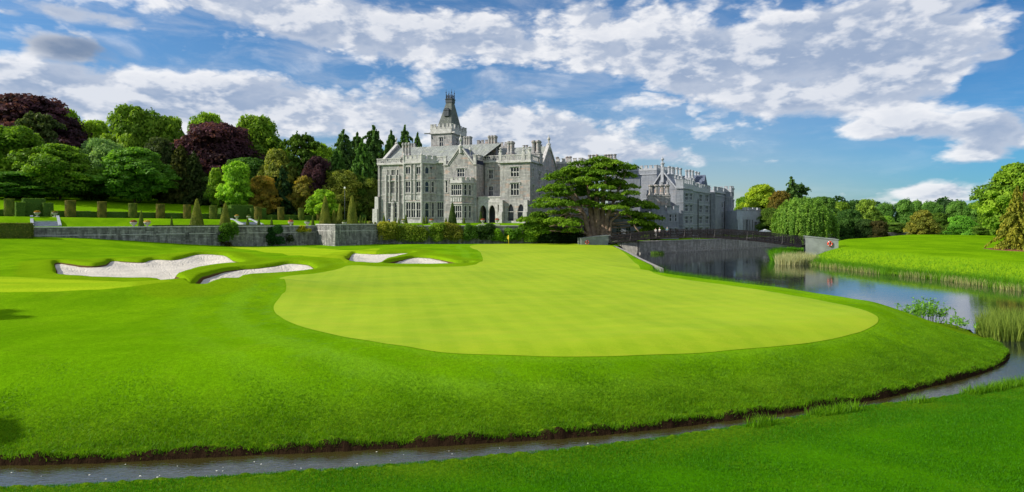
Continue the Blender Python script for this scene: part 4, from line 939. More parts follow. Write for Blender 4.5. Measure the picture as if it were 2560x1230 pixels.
# set back wall and crenellated corner tower
q0 = (1.5, cL); ct0 = f.c(1812, 1.5); q1 = (1.5, ct0); z2 = f.z(481, 1.5, cL+2)
OP = [so2(1804, 1808, y0, y1, 1.5, cL) for y0, y1 in ((506, 517), (531, 543), (557, 568))]
wall(wl, (0, cL-.02), q0, -1, z2); wall(wl, q0, q1, -1, z2, OP)
for o in OP: window(wing, q0, q1, o, 1, 1, True, trim='trim2')
crenel(tr, q0, q1, z2+.2, .9, 1.6, 1.0, .4, .4); lbar(tr, q0, q1, z2-.15, z2+.2, -.35, .1); lbar(tr, q0, q1, z2-1.0, z2-.8, -.15, .02)
uT = 3.4; z3 = f.z(478, uT, ct0); ctE = f.c(1838, uT+.5)
# lit left face of the tower, then its right flank
wall(wl, q1, (uT, ct0), -1, z3); OPt = [(1.5, 3.4, z_, z_+2.1) for z_ in (1.0, 4.6, 8.3, 11.8)]
wall(wl, (uT, ct0), (uT, ctE), -1, z3, OPt)
for o in OPt: window(wing, (uT, ct0), (uT, ctE), o, 2, 2, False, trim='trim2')
wall(wl, (uT, ctE), (-6, ctE), -1, z3); wall(wl, (-6, ctE), (-6, ct0), -1, z3); wall(wl, (-6, ct0), q1, z2, z3)
for a, b_ in ((q1, (uT, ct0)), ((uT, ct0), (uT, ctE)), ((uT, ctE), (-6, ctE))): crenel(tr, a, b_, z3, .9, 1.0, .7, .6, .4); lbar(tr, a, b_, z3-.3, z3, -.15, .1); lbar(tr, a, b_, z3-1.9, z3-1.7, -.12, .02)
for y in (490,): pass
fl_ = MB(); fl_.quad((1.5, cL, z2), (1.5, ct0, z2), (-10, ct0, z2), (-10, cL, z2)); fl_.quad((uT, ct0, z3), (uT, ctE, z3), (-6, ctE, z3), (-6, ct0, z3)); fl_.build('flat_roof', M['lead'], wing)
for px, u_p in ((1745, .15), (1776, .1), (1811, 1.6)):
    mb = MB(); c_ = f.c(px, u_p); mb.lathe(u_p+.05, c_, [(.12, -1), (.12, zT-2)], 6); mb.build('drainpipe', M['pipe'], wing)
# tall crenellated block behind, left
zk = f.zz(1620, 424, 3); mb = MB(); ka, kb = f.u(1598, 6), f.u(1642, 6); wall(mb, (ka-9, 6), (kb, 6), -1, zk); wall(mb, (kb, 6), (kb, 22), -1, zk); wall(mb, (kb, 22), (ka-9, 22), -1, zk); wall(mb, (ka-9, 22), (ka-9, 6), -1, zk)
mb.quad((ka-9, 6, zk), (kb, 6, zk), (kb, 22, zk), (ka-9, 22, zk)); mb.build('rear_block', M['stone2'], wing)
crenel(tr, (ka-9, 6), (kb, 6), zk, .7, .8, .5, .6, .4); crenel(tr, (kb, 6), (kb, 22), zk, .7, .8, .5, .6, .4); lbar(tr, (ka-9, 6), (kb, 6), zk-1.1, zk-.9, -.2, .02)
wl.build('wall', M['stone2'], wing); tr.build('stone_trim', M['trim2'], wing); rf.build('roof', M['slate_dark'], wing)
# ---- lower ranges in front of the gable
Fl = Fr((1503-1280)/F*140, 140, -9, 2.4); f = Fl
low = empty('lower_range', (*f.o, f.zb), f.a, 'low pale stone range with curved gable, partly hidden by the giant cedar', 'building')
wl = MB(); tr = MB()
UE = f.u(1697, 0)
# arched front under the cedar
uA = f.u(1622, 0); zA = f.zz(1560, 540, 0)
A = [RQ(f, 0, a, b_, 563, 590, 0) for a, b_ in ((1541,1553),(1564.5,1576.5))]
wall(wl, (0, 0), (uA, 0), -1, zA, A, .5)
for a in A:
    arch_fill(wl, (0, 0), (uA, 0), a[0], a[1], a[2]+(a[3]-a[2])*.5, a[3], 0, .5); window(low, (0, 0), (uA, 0), (a[0], a[1], a[2], a[3]-.1), 2, 2, True, .6, False, 'trim2', False)
lbar(tr, (0, 0), (uA, 0), zA-.1, zA+.2, -.2, .1)
# curved gable block
u0, u1 = f.u(1629, -1), f.u(1668, -1); zS = f.zz(1648, 528, -1)
fo = [(1633,1637,541,556),(1653,1658.5,538,553),(1633,1637,570,584),(1653,1658.5,570,584)]
OP = [RQ(f, -1, a, b_, c_, d_, u0) for a, b_, c_, d_ in fo]
wall(wl, (u0, -1), (u1, -1), -1, zS, OP); wall(wl, (u1, -1), (u1, 12), -1, zS); wall(wl, (u0, 12), (u0, -1), -1, zS)
for o in OP: window(low, (u0, -1), (u1, -1), o, 1, 2, False, trim='trim2')
prof = []
um = f.u(1648, -1); hw_ = (u1-u0)/2*.93; ztp = f.zz(1645, 487, -1)
for k in range(13):
    a = k/12; x = hw_*(1-a)**.75 if a < .9 else hw_*.2; prof.append((max(x, 1.0), zS+(ztp-zS)*(a**.8)))
for k in range(12):
    (x0, z0_), (x1, z1_) = prof[k], prof[k+1]
    wl.quad((um-x0, -1, z0_), (um+x0, -1, z0_), (um+x1, -1, z1_), (um-x1, -1, z1_)); wl.quad((um+x0, -.4, z0_), (um-x0, -.4, z0_), (um-x1, -.4, z1_), (um+x1, -.4, z1_))
    tr.add([(um+x0, -1.15, z0_), (um+x1, -1.15, z1_), (um+x1, -.25, z1_), (um+x0, -.25, z0_)], [(0,3,2,1)]); tr.add([(um-x0, -1.15, z0_), (um-x1, -1.15, z1_), (um-x1, -.25, z1_), (um-x0, -.25, z0_)], [(0,1,2,3)])
stacks(low, [(um-1.8, -.5), (um-.6, -.5), (um+.6, -.5), (um+1.8, -.5)], ztp-.1, f.zz(1645, 461, -1), .52, 'stone', ztp-2.5, (um-2.5, um+2.5, -1.1, .1))
# crenellated part
u2_ = UE; zk = f.zz(1680, 530, 0)
fo = [(1673.5,1678.5,536,552),(1687,1691.5,536,552),(1673.5,1678.5,571,583),(1687,1691.5,571,583)]
OP = [RQ(f, 0, a, b_, c_, d_, u1) for a, b_, c_, d_ in fo]
wall(wl, (u1, 0), (u2_, 0), -1, zk, OP)
for o in OP: window(low, (u1, 0), (u2_, 0), o, 1, 2, False, trim='trim2')
wall(wl, (u2_, 0), (u2_, 12), -1, zk); wall(wl, (u2_, 12), (0, 12), -1, zA)
crenel(tr, (u1, 0), (u2_, 0), zk, .8, .9, .6, .6); crenel(tr, (u2_, 0), (u2_, 12), zk, .8, .9, .6, .6); lbar(tr, (u1, 0), (u2_, 0), zk-.3, zk, -.2, .1)
clus([1663, 1667.5], 3, 491, 509, .4, 1, par=low, fr=Fl, m='trim2')
g_ = MB(); g_.quad((0, 0, zA), (uA, 0, zA), (uA, 12, zA), (0, 12, zA)); g_.quad((u1, 0, zk), (u2_, 0, zk), (u2_, 12, zk), (u1, 12, zk)); g_.quad((u0, -.5, zS), (u1, -.5, zS), (um, 5, zS+3)); g_.build('flat_roof', M['slate_dark'], low)
# mid range: taller pale gabled piece seen through the cedar
zm0 = f.zz(1560, 470, 6); m0, m1 = f.u(1520, 6), f.u(1600, 6)
fo = [(1548,1555,455+6,476),(1562,1570,461,476),(1548,1555,490,505),(1562,1570,490,505)]
wall(wl, (m0, 6), (m1, 6), -1, f.zz(1560, 448, 6), [RQ(f, 6, a, b_, c_, d_, m0) for a, b_, c_, d_ in fo]); wall(wl, (m1, 6), (m1, 16), -1, f.zz(1560, 448, 6)); wall(wl, (m0, 16), (m0, 6), -1, f.zz(1560, 448, 6))
for q_ in fo: window(low, (m0, 6), (m1, 6), RQ(f, 6, *q_, m0), 2, 2, False, trim='trim2')
wl.build('wall', M['stone2'], low); tr.build('stone_trim', M['trim2'], low)
# ---- low modern pavilion
Fp = Fr((1842-1280)/F*176, 176, 6, 2.3); f = Fp
pav = empty('garden_pavilion', (*f.o, f.zb), f.a, 'low pale flat-roofed pavilion with tall narrow windows, right of the wing', 'pavilion')
wl = MB(); tr = MB(); up_ = f.u(1857, 0); zp_ = f.zz(1850, 526, 0)
wall(wl, (0, 0), (up_, 0), -2, zp_, [RQ(f, 0, 1841.5, 1844, 549, 578, 0)]); q_ = 0
A0, A1 = (up_, 0), (f.u(1903, 6), 6); L = math.dist(A0, A1)
d_ = ((A1[0]-A0[0])/L, (A1[1]-A0[1])/L)
def onp(px):   # distance along A0-A1 for a pixel column
    lo, hi = 0, L
    for _ in range(40):
        mid = (lo+hi)/2; x = A0[0]+d_[0]*mid; y = A0[1]+d_[1]*mid; wx = f.o[0]+x*f.ux[0]+y*f.uy[0]; wy = f.o[1]+x*f.ux[1]+y*f.uy[1]
        if 1280+F*wx/wy < px: lo = mid
        else: hi = mid
    return lo
def zon(py, s_): return f.z(py, A0[0]+d_[0]*s_, A0[1]+d_[1]*s_)
OP = [(onp(a), onp(b_), zon(d__, onp(a)), zon(c__, onp(a))) for a, b_, c__, d__ in ((1858.5,1860.5,549,578),(1864,1870,549,579),(1873,1875,549,579),(1880,1882.5,550,579),(1886.5,1892.5,555,579),(1895,1901,555,579))]
wall(wl, A0, A1, -2, zp_, OP)
for o in OP: window(pav, A0, A1, o, 1 if o[1]-o[0] < .5 else 2, 1, False, hood=False, trim='trim2')
wall(wl, A1, (A1[0]-1, 18), -2, zp_); wall(wl, (A1[0]-1, 18), (0, 18), -2, zp_); wall(wl, (0, 18), (0, 0), -2, zp_)
wl.quad((0, 0, zp_), (up_, 0, zp_), (*A1, zp_), (A1[0]-1, 18, zp_), (0, 18, zp_))
lbar(tr, (0, 0), (up_, 0), zp_, zp_+.25, -.15, .3); lbar(tr, A0, A1, zp_, zp_+.25, -.15, .3, 0, L)
for k in range(4): lbar(tr, A0, A1, zp_+.25, zp_+.9, 0, .4, L*(.05+.25*k), L*(.05+.25*k)+L*.16)
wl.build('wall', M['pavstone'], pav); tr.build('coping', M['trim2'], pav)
# ------------------------------------------------------------------ foliage generators
rng = np.random.default_rng(7)
def leaf_quads(C, size, tint, nb=None, blend=.5, aspect=1.6, jit=.35, r=None):
    """one small folded leaf card per centre point; nb: preferred normals"""
    r = r or rng; N = len(C)
    n = r.normal(size=(N, 3)); n /= np.linalg.norm(n, axis=1)[:, None]
    if nb is not None: n = n*(1-blend)+nb*blend; n /= np.linalg.norm(n, axis=1)[:, None]+1e-9
    a = r.normal(size=(N, 3)); t = np.cross(n, a); t /= np.linalg.norm(t, axis=1)[:, None]+1e-9; b = np.cross(n, t)
    s = (size*(1+jit*r.uniform(-1, 1, N)))[:, None]
    V = np.stack([C-t*s*.5*aspect, C-b*s*.5+n*s*.12, C+t*s*.5*aspect, C+b*s*.5+n*s*.12], 1).reshape(-1, 3)
    Fq = np.arange(N*4).reshape(N, 4); return V, Fq, np.repeat(tint, 4)
def leaf_mesh(name, parts, m):
    V = []; Fq = []; T_ = []; o = 0
    for v, f_, t_ in parts: V.append(v); Fq.append(f_+o); T_.append(t_); o += len(v)
    return np_mesh(name, np.concatenate(V), np.concatenate(Fq), m, {'tint': np.concatenate(T_)})
def sph(N, r=None):
    r = r or rng; v = r.normal(size=(N, 3)); return v/np.linalg.norm(v, axis=1)[:, None]
def clumps_to_leaves(cc, cr, per, size, flat=.75, up=.5, tv=.22, core=.25, hang=0.0):
    parts = []
    for (c, r_) in zip(cc, cr):
        n_ = max(12, int(per*(r_**2))); d = sph(n_); d[:, 2] = np.where(d[:, 2] < -.35, -d[:, 2]*.6, d[:, 2])
        rad = r_*(1-.45*rng.random(n_)**2.2)*(1+.16*np.sin(d[:, 0]*5+c[0])*np.cos(d[:, 1]*4+c[1]))
        P = c+d*rad[:, None]*np.array([1, 1, flat]); P[:, 2] -= hang*np.abs(rng.normal(size=n_))*r_
        base = .5+rng.normal()*tv
        tint = np.clip(base+rng.normal(size=n_)*.14, 0, 1)
        nb = d.copy(); nb[:, 2] += up; nb /= np.linalg.norm(nb, axis=1)[:, None]
        parts.append(leaf_quads(P, size, tint, nb, .55))
    return parts
def trunk_mesh(name, H, r0, limbs, seed, spread=.5, zs=.3, lean=0.0, m='bark', top=.85):
    rg = random.Random(seed); mb = MB(); pts = []; x = y = 0
    n = 7
    for i in range(n+1):
        t_ = i/n; pts.append((x, y, -.3+t_*H*top)); x += rg.uniform(-1, 1)*H*.012+lean*H/n; y += rg.uniform(-1, 1)*H*.012
    mb.tube(pts, [r0*1.45]+[r0*(1-.8*i/n) for i in range(1, n+1)], 7)
    for k in range(limbs):
        t_ = zs+(top-.1-zs)*k/max(1, limbs-1)*.9; j = min(n-1, int(t_/top*n)); p = Vector(pts[j]); a = k*2.4+rg.random(); L = H*spread*(1-.5*t_)*rg.uniform(.6, 1)
        q = [p, p+Vector((math.cos(a)*L*.4, math.sin(a)*L*.4, L*.28)), p+Vector((math.cos(a+.2)*L*.75, math.sin(a+.2)*L*.75, L*.5)), p+Vector((math.cos(a+.1)*L, math.sin(a+.1)*L, L*.78))]
        mb.tube(q, [r0*.42, r0*.3, r0*.18, r0*.05], 5)
    return mb.mesh(name, M[m])
PROTO = {}
def proto_broad(key, seed, nc=120, per=760, size=.028, sx=1.0, low=.12, flat=.8, pw=1.0, tv=.24, crf=(.06, .13)):
    """unit tree: height 1, crown half-width .5"""
    global rng; rng = np.random.default_rng(seed); cc = []; cr = []
    for i in range(nc):
        u = (i+.5)/nc; z = low+(1-low)*u; prof = math.sin(math.pi*min(1, (u*.90+.10))**pw)**.55 if u < 1 else 0
        prof *= 1+.22*math.sin(u*9+seed)
        a = i*2.39996+rng.normal()*.3; rad = .41*prof*rng.uniform(.55, 1.14); r_ = rng.uniform(*crf)*(.75+.35*prof)
        cc.append((math.cos(a)*rad*sx, math.sin(a)*rad*sx, min(z, 1-r_*.85*flat))); cr.append(r_)
    for i in range(nc//4):
        u = rng.random(); cc.append((rng.normal()*.12*sx, rng.normal()*.12*sx, low+.1+(.75-low)*u)); cr.append(.2)
    parts = clumps_to_leaves(np.array(cc), cr, per/.04, size, flat, tv=tv)
    PROTO[key] = (leaf_mesh('crown', parts, M['leaf']), trunk_mesh('trunk', 1, .035, 7, seed))
def proto_conifer(key, seed, layers=20, per=130, size=.030, r0=.5, droop=.22, low=.06, pw=.62, ragged=.34):
    global rng; rng = np.random.default_rng(seed); parts = []
    for i in range(layers):
        u = i/(layers-1); z0 = low+(1-low)*u; R_ = r0*(1-u)**pw+.018; nb_ = max(4, int(11*(1-u)+4))
        for k in range(nb_):
            a = k*2*math.pi/nb_+i*1.1+rng.normal()*.2; L = R_*(1+ragged*rng.normal()*.6); L = max(.02, L); n_ = int(per*(.25+L/r0))
            s = rng.random(n_)**.7; w = (rng.random(n_)-.5)*.30*L*(1.15-s)+rng.normal(size=n_)*.006
            P = np.stack([math.cos(a)*s*L-math.sin(a)*w, math.sin(a)*s*L+math.cos(a)*w, z0-s*s*L*droop+.05*L*s+rng.normal(size=n_)*.010], 1)
            b_ = .45+rng.normal()*.16; nb = np.tile([math.cos(a)*.4, math.sin(a)*.4, .8], (n_, 1)); parts.append(leaf_quads(P, size, np.clip(b_+.3*(s-.5)+rng.normal(size=n_)*.1, 0, 1), nb, .5))
    PROTO[key] = (leaf_mesh('crown', parts, M['needle']), trunk_mesh('trunk', 1, .022, 0, seed, top=.97))
def plate_leaves(c, rx, ry, rot, n_, size, droop, th=.12, tv=.5):
    d = rng.random(n_)**.5; a = rng.random(n_)*2*math.pi; lob = 1+.22*np.sin(a*5+c[0])+.12*np.sin(a*9+c[1])
    x = np.cos(a)*d*rx*lob; y = np.sin(a)*d*ry*lob; z = -droop*d*d+np.abs(rng.normal(size=n_))*th*(1-d*.4)-th*.3
    z += th*1.3*np.sin(x/rx*6+c[2])*np.cos(y/ry*7)
    P = np.stack([c[0]+x*math.cos(rot)-y*math.sin(rot), c[1]+x*math.sin(rot)+y*math.cos(rot), c[2]+z], 1)
    nb = np.stack([np.cos(a+rot)*d*.5, np.sin(a+rot)*d*.5, np.full(n_, 1.)], 1); nb /= np.linalg.norm(nb, axis=1)[:, None]
    return leaf_quads(P, size, np.clip(tv+.18*(d-.5)+rng.normal(size=n_)*.13, 0, 1), nb, .5)
def proto_plates(key, seed, layers=9, size=.028):
    global rng; rng = np.random.default_rng(seed); parts = []; mb = MB(); mb.tube([(0, 0, -.02), (.02, 0, .3), (-.01, .01, .6), (.01, 0, .9)], [.05, .04, .03, .01], 7)
    for i in range(layers):
        u = i/(layers-1); z = .22+.76*u; R_ = .5*(1-.45*u**2)*(.8+.2*math.sin(i*2)); n = 5
        for k in range(n):
            a = k*2*math.pi/n+i*.9; rr_ = R_*rng.uniform(.45, .72); p = (math.cos(a)*rr_, math.sin(a)*rr_, z+rng.normal()*.015)
            parts.append(plate_leaves(p, R_*.42, R_*.30, a, 330, size, .035, .018, .45+rng.normal()*.12)); mb.tube([(0, 0, z-.08), (p[0]*.6, p[1]*.6, z-.02), p], [.018, .012, .005], 4)
    PROTO[key] = (leaf_mesh('crown', parts, M['needle']), mb.mesh('trunk', M['bark']))
def proto_weeping(key, seed, n=520, size=.016):
    global rng; rng = np.random.default_rng(seed); parts = []
    for i in range(n):
        a = rng.random()*2*math.pi; u = rng.random()**.6; R_ = .46*u*(1+.10*math.sin(a*4+1)); ztop = .40+.56*math.sqrt(max(0, 1-u**2.4))*(.90+.10*math.sin(a*5))*rng.uniform(.86, 1.0); L = (ztop-.03)*rng.uniform(.25, .98) if u > .5 else .25*rng.uniform(.5, 1.2)
        m_ = int(26+150*L); s = rng.random(m_); sw = .03*np.sin(s*5+i)
        P = np.stack([np.cos(a)*(R_+.07*np.sqrt(s)*L)+sw*.3+rng.normal(size=m_)*.010, np.sin(a)*(R_+.07*np.sqrt(s)*L)+sw*.3+rng.normal(size=m_)*.010, ztop-s*L], 1)
        parts.append(leaf_quads(P, size, np.clip(.5+rng.normal()*.24+rng.normal(size=m_)*.08, 0, 1), np.tile([math.cos(a), math.sin(a), .3], (m_, 1)), .5))
    mb = MB(); mb.tube([(0, 0, -.02), (.02, 0, .3), (0, 0, .7)], [.05, .04, .02], 7)
    for k in range(9):
        a = k*.7; mb.tube([(0, 0, .45+.03*k), (math.cos(a)*.2, math.sin(a)*.2, .66+.02*k), (math.cos(a)*.38, math.sin(a)*.38, .62), (math.cos(a)*.46, math.sin(a)*.46, .42)], [.018, .014, .010, .004], 5)
    PROTO[key] = (leaf_mesh('crown', parts, M['leaf']), mb.mesh('trunk', M['barkgrey']))
proto_broad('broad', 11); proto_broad('broad2', 23, 140, 740, .025, 1.0, .06, .75, 1.15, .26, (.055, .12)); proto_broad('dense', 31, 180, 740, .022, 1.0, .02, .7, 1.0, .24, (.055, .11))
proto_broad('open', 43, 95, 380, .030, .95, .1, .7, .95, .28, (.06, .12)); proto_broad('poplar', 57, 110, 700, .024, 1.0, .06, 1.1, .9, .2, (.07, .14)); proto_broad('fluffy', 61, 110, 560, .018, 1.0, .03, .8, 1.2, .22, (.08, .14))
proto_conifer('fir', 71); proto_conifer('yew', 73, 30, 100, .030, .5, .1, .01, .62, .15); proto_conifer('sparse', 79, 20, 60, .030, .5, .35, .1, .9, .6)
proto_plates('plates', 83); proto_weeping('weep', 89)
HF = lambda x, y: float(height(np.array([x], float), np.array([y], float))[0][0])
def tree(name, kind, px, D, top, width, color, label, cat='tree', group=None, base=None, rz=None, i=[0]):
    """kind, photo column of its middle, distance, photo row of its top, photo width of its crown"""
    i[0] += 1; x, y = px_at(px, D); z = HF(x, y) if base is None else base; h = px_z(top, D)-z; w = width*D/F
    e = empty(name, (x, y, z), (i[0]*1.37 if rz is None else rz), label, cat, group)
    for nm, me_ in zip(('crown', 'trunk'), PROTO[kind]):
        o = link_mesh(nm, me_, e); o.scale = (w, w, h) if nm == 'crown' else (h*.8, h*.8, h)
        o.color = (color[0]*1.22, color[1]*1.18, color[2]*1.1, 1)
    return e
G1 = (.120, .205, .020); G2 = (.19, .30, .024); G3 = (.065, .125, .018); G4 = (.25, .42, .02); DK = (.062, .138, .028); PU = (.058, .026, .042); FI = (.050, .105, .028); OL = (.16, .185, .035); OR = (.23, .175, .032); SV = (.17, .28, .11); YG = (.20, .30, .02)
gl = 'trees on the wooded slope behind the garden'
for a in [
 ('purple_beech','broad2',72,204,240,275,PU,'huge dark purple beech crown at the far left of the skyline'),
 ('broadleaf_tree','broad',163,222,274,90,G2,'bright green treetop peeping over the right shoulder of the huge purple beech'),
 ('broadleaf_tree','broad2',238,218,303,120,G2,'light green rounded tree on the skyline left of the tallest green tree'),
 ('broadleaf_tree','broad',332,208,268,140,G1,'tallest mid-green tree on the left skyline, fan-shaped top'),
 ('broadleaf_tree','broad2',418,213,292,125,G1,'green skyline tree just right of the tallest fan-shaped tree'),
 ('broadleaf_tree','broad',520,224,285,100,G2,'pale green treetop rising behind the central purple beech'),
 ('purple_beech','dense',545,200,310,205,PU,'broad round purple beech in the middle of the left wood'),
 ('broadleaf_tree','broad2',640,214,292,160,G1,'large green tree right of the central purple beech with a tall rounded top'),
 ('broadleaf_tree','broad',800,214,362,110,G2,'green rounded tree behind the flat-topped cedar'),
 ('fir_tree','fir',858,204,330,112,FI,'leftmost of the tall dark firs left of the manor'),
 ('fir_tree','fir',893,210,336,98,FI,'narrow dark fir second from the left in the fir group'),
 ('fir_tree','fir',934,206,320,128,FI,'tallest dark fir, just left of the manor gable'),
 ('fir_tree','fir',978,204,331,84,FI,'ragged fir top above the left end of the manor roof'),
 ('fir_tree','fir',1012,198,320,92,FI,'thin fir top showing over the manor roof left of its chimneys'),
 ('fir_tree','fir',1044,202,337,70,FI,'smallest fir top over the manor roof, rightmost of the firs'),
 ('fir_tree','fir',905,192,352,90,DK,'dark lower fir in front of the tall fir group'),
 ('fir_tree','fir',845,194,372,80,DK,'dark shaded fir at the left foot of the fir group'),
 ('cedar_tree','plates',96,184,288,150,(.06,.085,.03),'grey-green layered cedar in front of the huge purple beech'),
 ('cedar_tree','plates',756,194,340,140,(.055,.105,.015),'flat-topped cedar with bare forked limbs above the small purple tree'),
 ('cedar_tree','plates',790,192,404,110,(.050,.10,.015),'low cedar tiers hanging below the flat-topped cedar'),
 ('silver_tree','fluffy',252,186,347,120,SV,'silvery pale green bushy tree above the dark gap at left'),
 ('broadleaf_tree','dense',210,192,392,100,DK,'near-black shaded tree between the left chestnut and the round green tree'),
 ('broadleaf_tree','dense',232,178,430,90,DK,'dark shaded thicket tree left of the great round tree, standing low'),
 ('ivy_tree','broad2',398,192,345,95,(.05,.075,.025),'dull olive tree draped with ivy behind the yew'),
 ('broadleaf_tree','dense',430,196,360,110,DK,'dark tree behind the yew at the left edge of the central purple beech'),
 ('yew_tree','yew',452,184,366,95,(.050,.060,.014),'broad conical olive-brown yew in the middle left'),
 ('yew_tree','yew',484,184,382,80,(.035,.055,.016),'darker conical yew standing right behind the olive-brown yew'),
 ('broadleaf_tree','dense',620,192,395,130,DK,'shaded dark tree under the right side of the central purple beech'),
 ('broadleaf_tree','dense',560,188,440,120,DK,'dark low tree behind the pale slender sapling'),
 ('broadleaf_tree','broad2',692,188,374,95,OL,'olive-brown rounded tree left of the small purple tree'),
 ('purple_beech','dense',792,186,392,72,(.042,.02,.034),'small purple tree below the flat-topped cedar'),
 ('conifer_tree','fir',705,184,418,85,(.025,.060,.022),'dark blue-green conifer between the two orange-leaved trees'),
 ('broadleaf_tree','open',541,176,420,52,(.13,.22,.02),'slender yellow-green sapling left of the brightest green tree'),
 ('maple_tree','open',592,174,404,86,(.16,.30,.022),'brightest lime-green young tree beside the garden stairs'),
 ('copper_maple','dense',656,178,440,80,OR,'orange-brown leaved tree right of the lime-green tree'),
 ('copper_maple','broad2',764,184,440,78,(.17,.15,.028),'brownish orange tree below the small purple tree'),
 ('chestnut_tree','dense',856,188,426,110,(.14,.17,.03),'chestnut with cream-yellow top right of the brownish orange tree'),
 ('broadleaf_tree','dense',900,190,440,70,G3,'dark green tree behind the cream-topped chestnut'),
 ('broadleaf_tree','dense',926,190,446,66,(.085,.125,.022),'rounded olive-green tree next to the left corner of the manor'),
 ('birch_tree','open',806,176,474,90,(.16,.28,.022),'small airy bright green tree behind the tall left cone topiary'),
 ('broadleaf_tree','broad2',335,173,371,185,(.085,.19,.024),'great round green tree with low skirts at the middle left lawn'),
 ('chestnut_tree','broad',22,167,318,200,(.115,.205,.018),'big bright green chestnut at the left edge of the picture'),
 ('chestnut_tree','broad2',150,165,362,165,(.105,.195,.018),'spreading green chestnut right of the one at the left edge'),
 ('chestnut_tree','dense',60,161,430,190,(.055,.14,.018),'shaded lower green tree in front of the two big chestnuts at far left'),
 ]:
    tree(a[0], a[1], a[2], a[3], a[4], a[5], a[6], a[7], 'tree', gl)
gr_ = 'trees beyond the river on the right'
for a in [
 ('plane_tree','broad2',1903,190,462,105,(.19,.27,.02),'yellow-green rounded tree above the low pavilion'),
 ('broadleaf_tree','dense',1862,198,492,60,(.10,.20,.02),'small bright bushy tree left of the yellow-green rounded tree'),
 ('cypress_tree','sparse',1978,196,444,110,FI,'dark spiky-topped conifer behind the weeping tree'),
 ('cypress_tree','plates',1992,200,462,90,FI,'dark flat-branched conifer beside the spiky-topped conifer'),
 ('copper_maple','broad2',1950,182,478,75,(.12,.10,.02),'brownish green tree between the yellow-green tree and the weeping tree'),
 ('broadleaf_tree','dense',1925,174,520,60,(.07,.13,.02),'lower dark green tree right of the low pavilion'),
 ('weeping_willow','weep',2008,160,482,150,(.11,.21,.035),'large weeping tree with trailing green curtains and pale limbs'),
 ('broadleaf_tree','dense',2056,176,492,80,DK,'dark tree against the right side of the weeping tree'),
 ('broadleaf_tree','broad',2096,192,505,70,G1,'green tree right of the weeping tree, behind the round dark one'),
 ('broadleaf_tree','dense',2123,166,524,66,(.04,.10,.022),'round dark green tree above the right bridge abutment'),
 ('broadleaf_tree','broad2',2166,184,499,72,(.13,.21,.03),'tall olive-green tree right of the round dark tree'),
 ('holly_tree','dense',2196,160,552,50,(.045,.045,.016),'dark reddish ivy-covered tree at the left end of the far fairway'),
 ('broadleaf_tree','dense',2163,162,548,56,(.03,.065,.018),'low dark tree left of the reddish ivy-covered tree'),
 ('poplar_tree','poplar',2214,232,509,50,(.085,.185,.04),'leftmost of the far poplars'),
 ('poplar_tree','poplar',2262,230,500,50,(.085,.185,.04),'tallest far poplar, left of centre in the row'),
 ('poplar_tree','poplar',2291,236,503,36,(.095,.2,.04),'narrow far poplar just right of the tallest one'),
 ('poplar_tree','poplar',2325,230,505,50,(.09,.195,.04),'far poplar behind the olive round tree'),
 ('poplar_tree','poplar',2368,240,506,46,(.03,.07,.025),'dark blue-green far poplar right of the gap in the row'),
 ('poplar_tree','poplar',2396,232,504,50,(.09,.195,.04),'far poplar second from the right'),
 ('poplar_tree','poplar',2434,228,508,56,(.08,.18,.035),'rightmost far poplar next to the large right-hand tree'),
 ('broadleaf_tree','dense',2348,226,532,44,G3,'dark low tree between the far poplars'),
 ('broadleaf_tree','dense',2240,204,556,58,(.085,.16,.03),'low round bush-like tree at the left of the far green'),
 ('broadleaf_tree','broad2',2218,210,540,36,(.13,.26,.03),'small upright green tree beside the low round one'),
 ('lime_tree','broad2',2306,196,526,70,(.15,.165,.028),'olive-yellow rounded tree in front of the far poplars'),
 ('broadleaf_tree','dense',2402,200,539,64,(.10,.25,.03),'fresh green round tree right of centre under the poplars'),
 ('broadleaf_tree','dense',2358,206,566,50,G3,'low dark bush behind the far golfers'),
 ('broadleaf_tree','dense',2462,176,562,56,(.075,.145,.02),'low rounded shrub-like tree at the foot of the large right-hand tree'),
 ('broadleaf_tree','dense',2440,214,550,40,G3,'dark low tree under the rightmost poplar'),
 ('broadleaf_tree','broad2',2553,132,408,176,(.125,.22,.02),'large green broadleaf tree at the right edge'),
 ('broadleaf_tree','broad2',2497,140,468,76,(.11,.20,.02),'lower green tree against the left side of the large right-edge tree'),
 ('purple_beech','broad2',2572,104,478,50,(.10,.05,.02),'reddish-leaved tree cut by the right edge'),
 ]:
    tree(a[0], a[1], a[2], a[3], a[4], a[5], a[6], a[7], 'tree', gr_)
tree('larch_tree', 'sparse', 2543, 86, 468, 96, (.15, .16, .02), 'thin feathery larch on a bark mulch ring at the right edge', 'tree', None)
# distant wood closing the horizon
woods = [(1100, 1490, 235, 16), (2080, 2700, 262, 15), (1840, 2100, 225, 13), (-500, -20, 210, 30), (2640, 3100, 150, 18), (-200, 960, 238, 22)]
rng = np.random.default_rng(5); parts = []
for (p0_, p1_, D, h) in woods:
    for k in range(max(5, int((p1_-p0_)/F*D/6))):
        px = p0_+(p1_-p0_)*rng.random(); x, y = px_at(px, D+rng.uniform(0, 16)); z = HF(x, y); hh = h*rng.uniform(.6, 1.0); n_ = 950
        d = sph(n_); P = np.array([x, y, z+hh*.5])+d*np.array([4.6, 4.6, hh*.5])*(.75+.3*rng.random((n_, 1))); parts.append(leaf_quads(P, .75, np.clip(.45+rng.normal()*.2+rng.normal(size=n_)*.12, 0, 1), d, .5))
wo = link_mesh('distant_wood', leaf_mesh('distant_wood', parts, M['leaf'])); wo.color = (.035, .085, .02, 1); tag(wo, 'far-off wood closing the view behind the nearer trees', None, None, 'stuff')

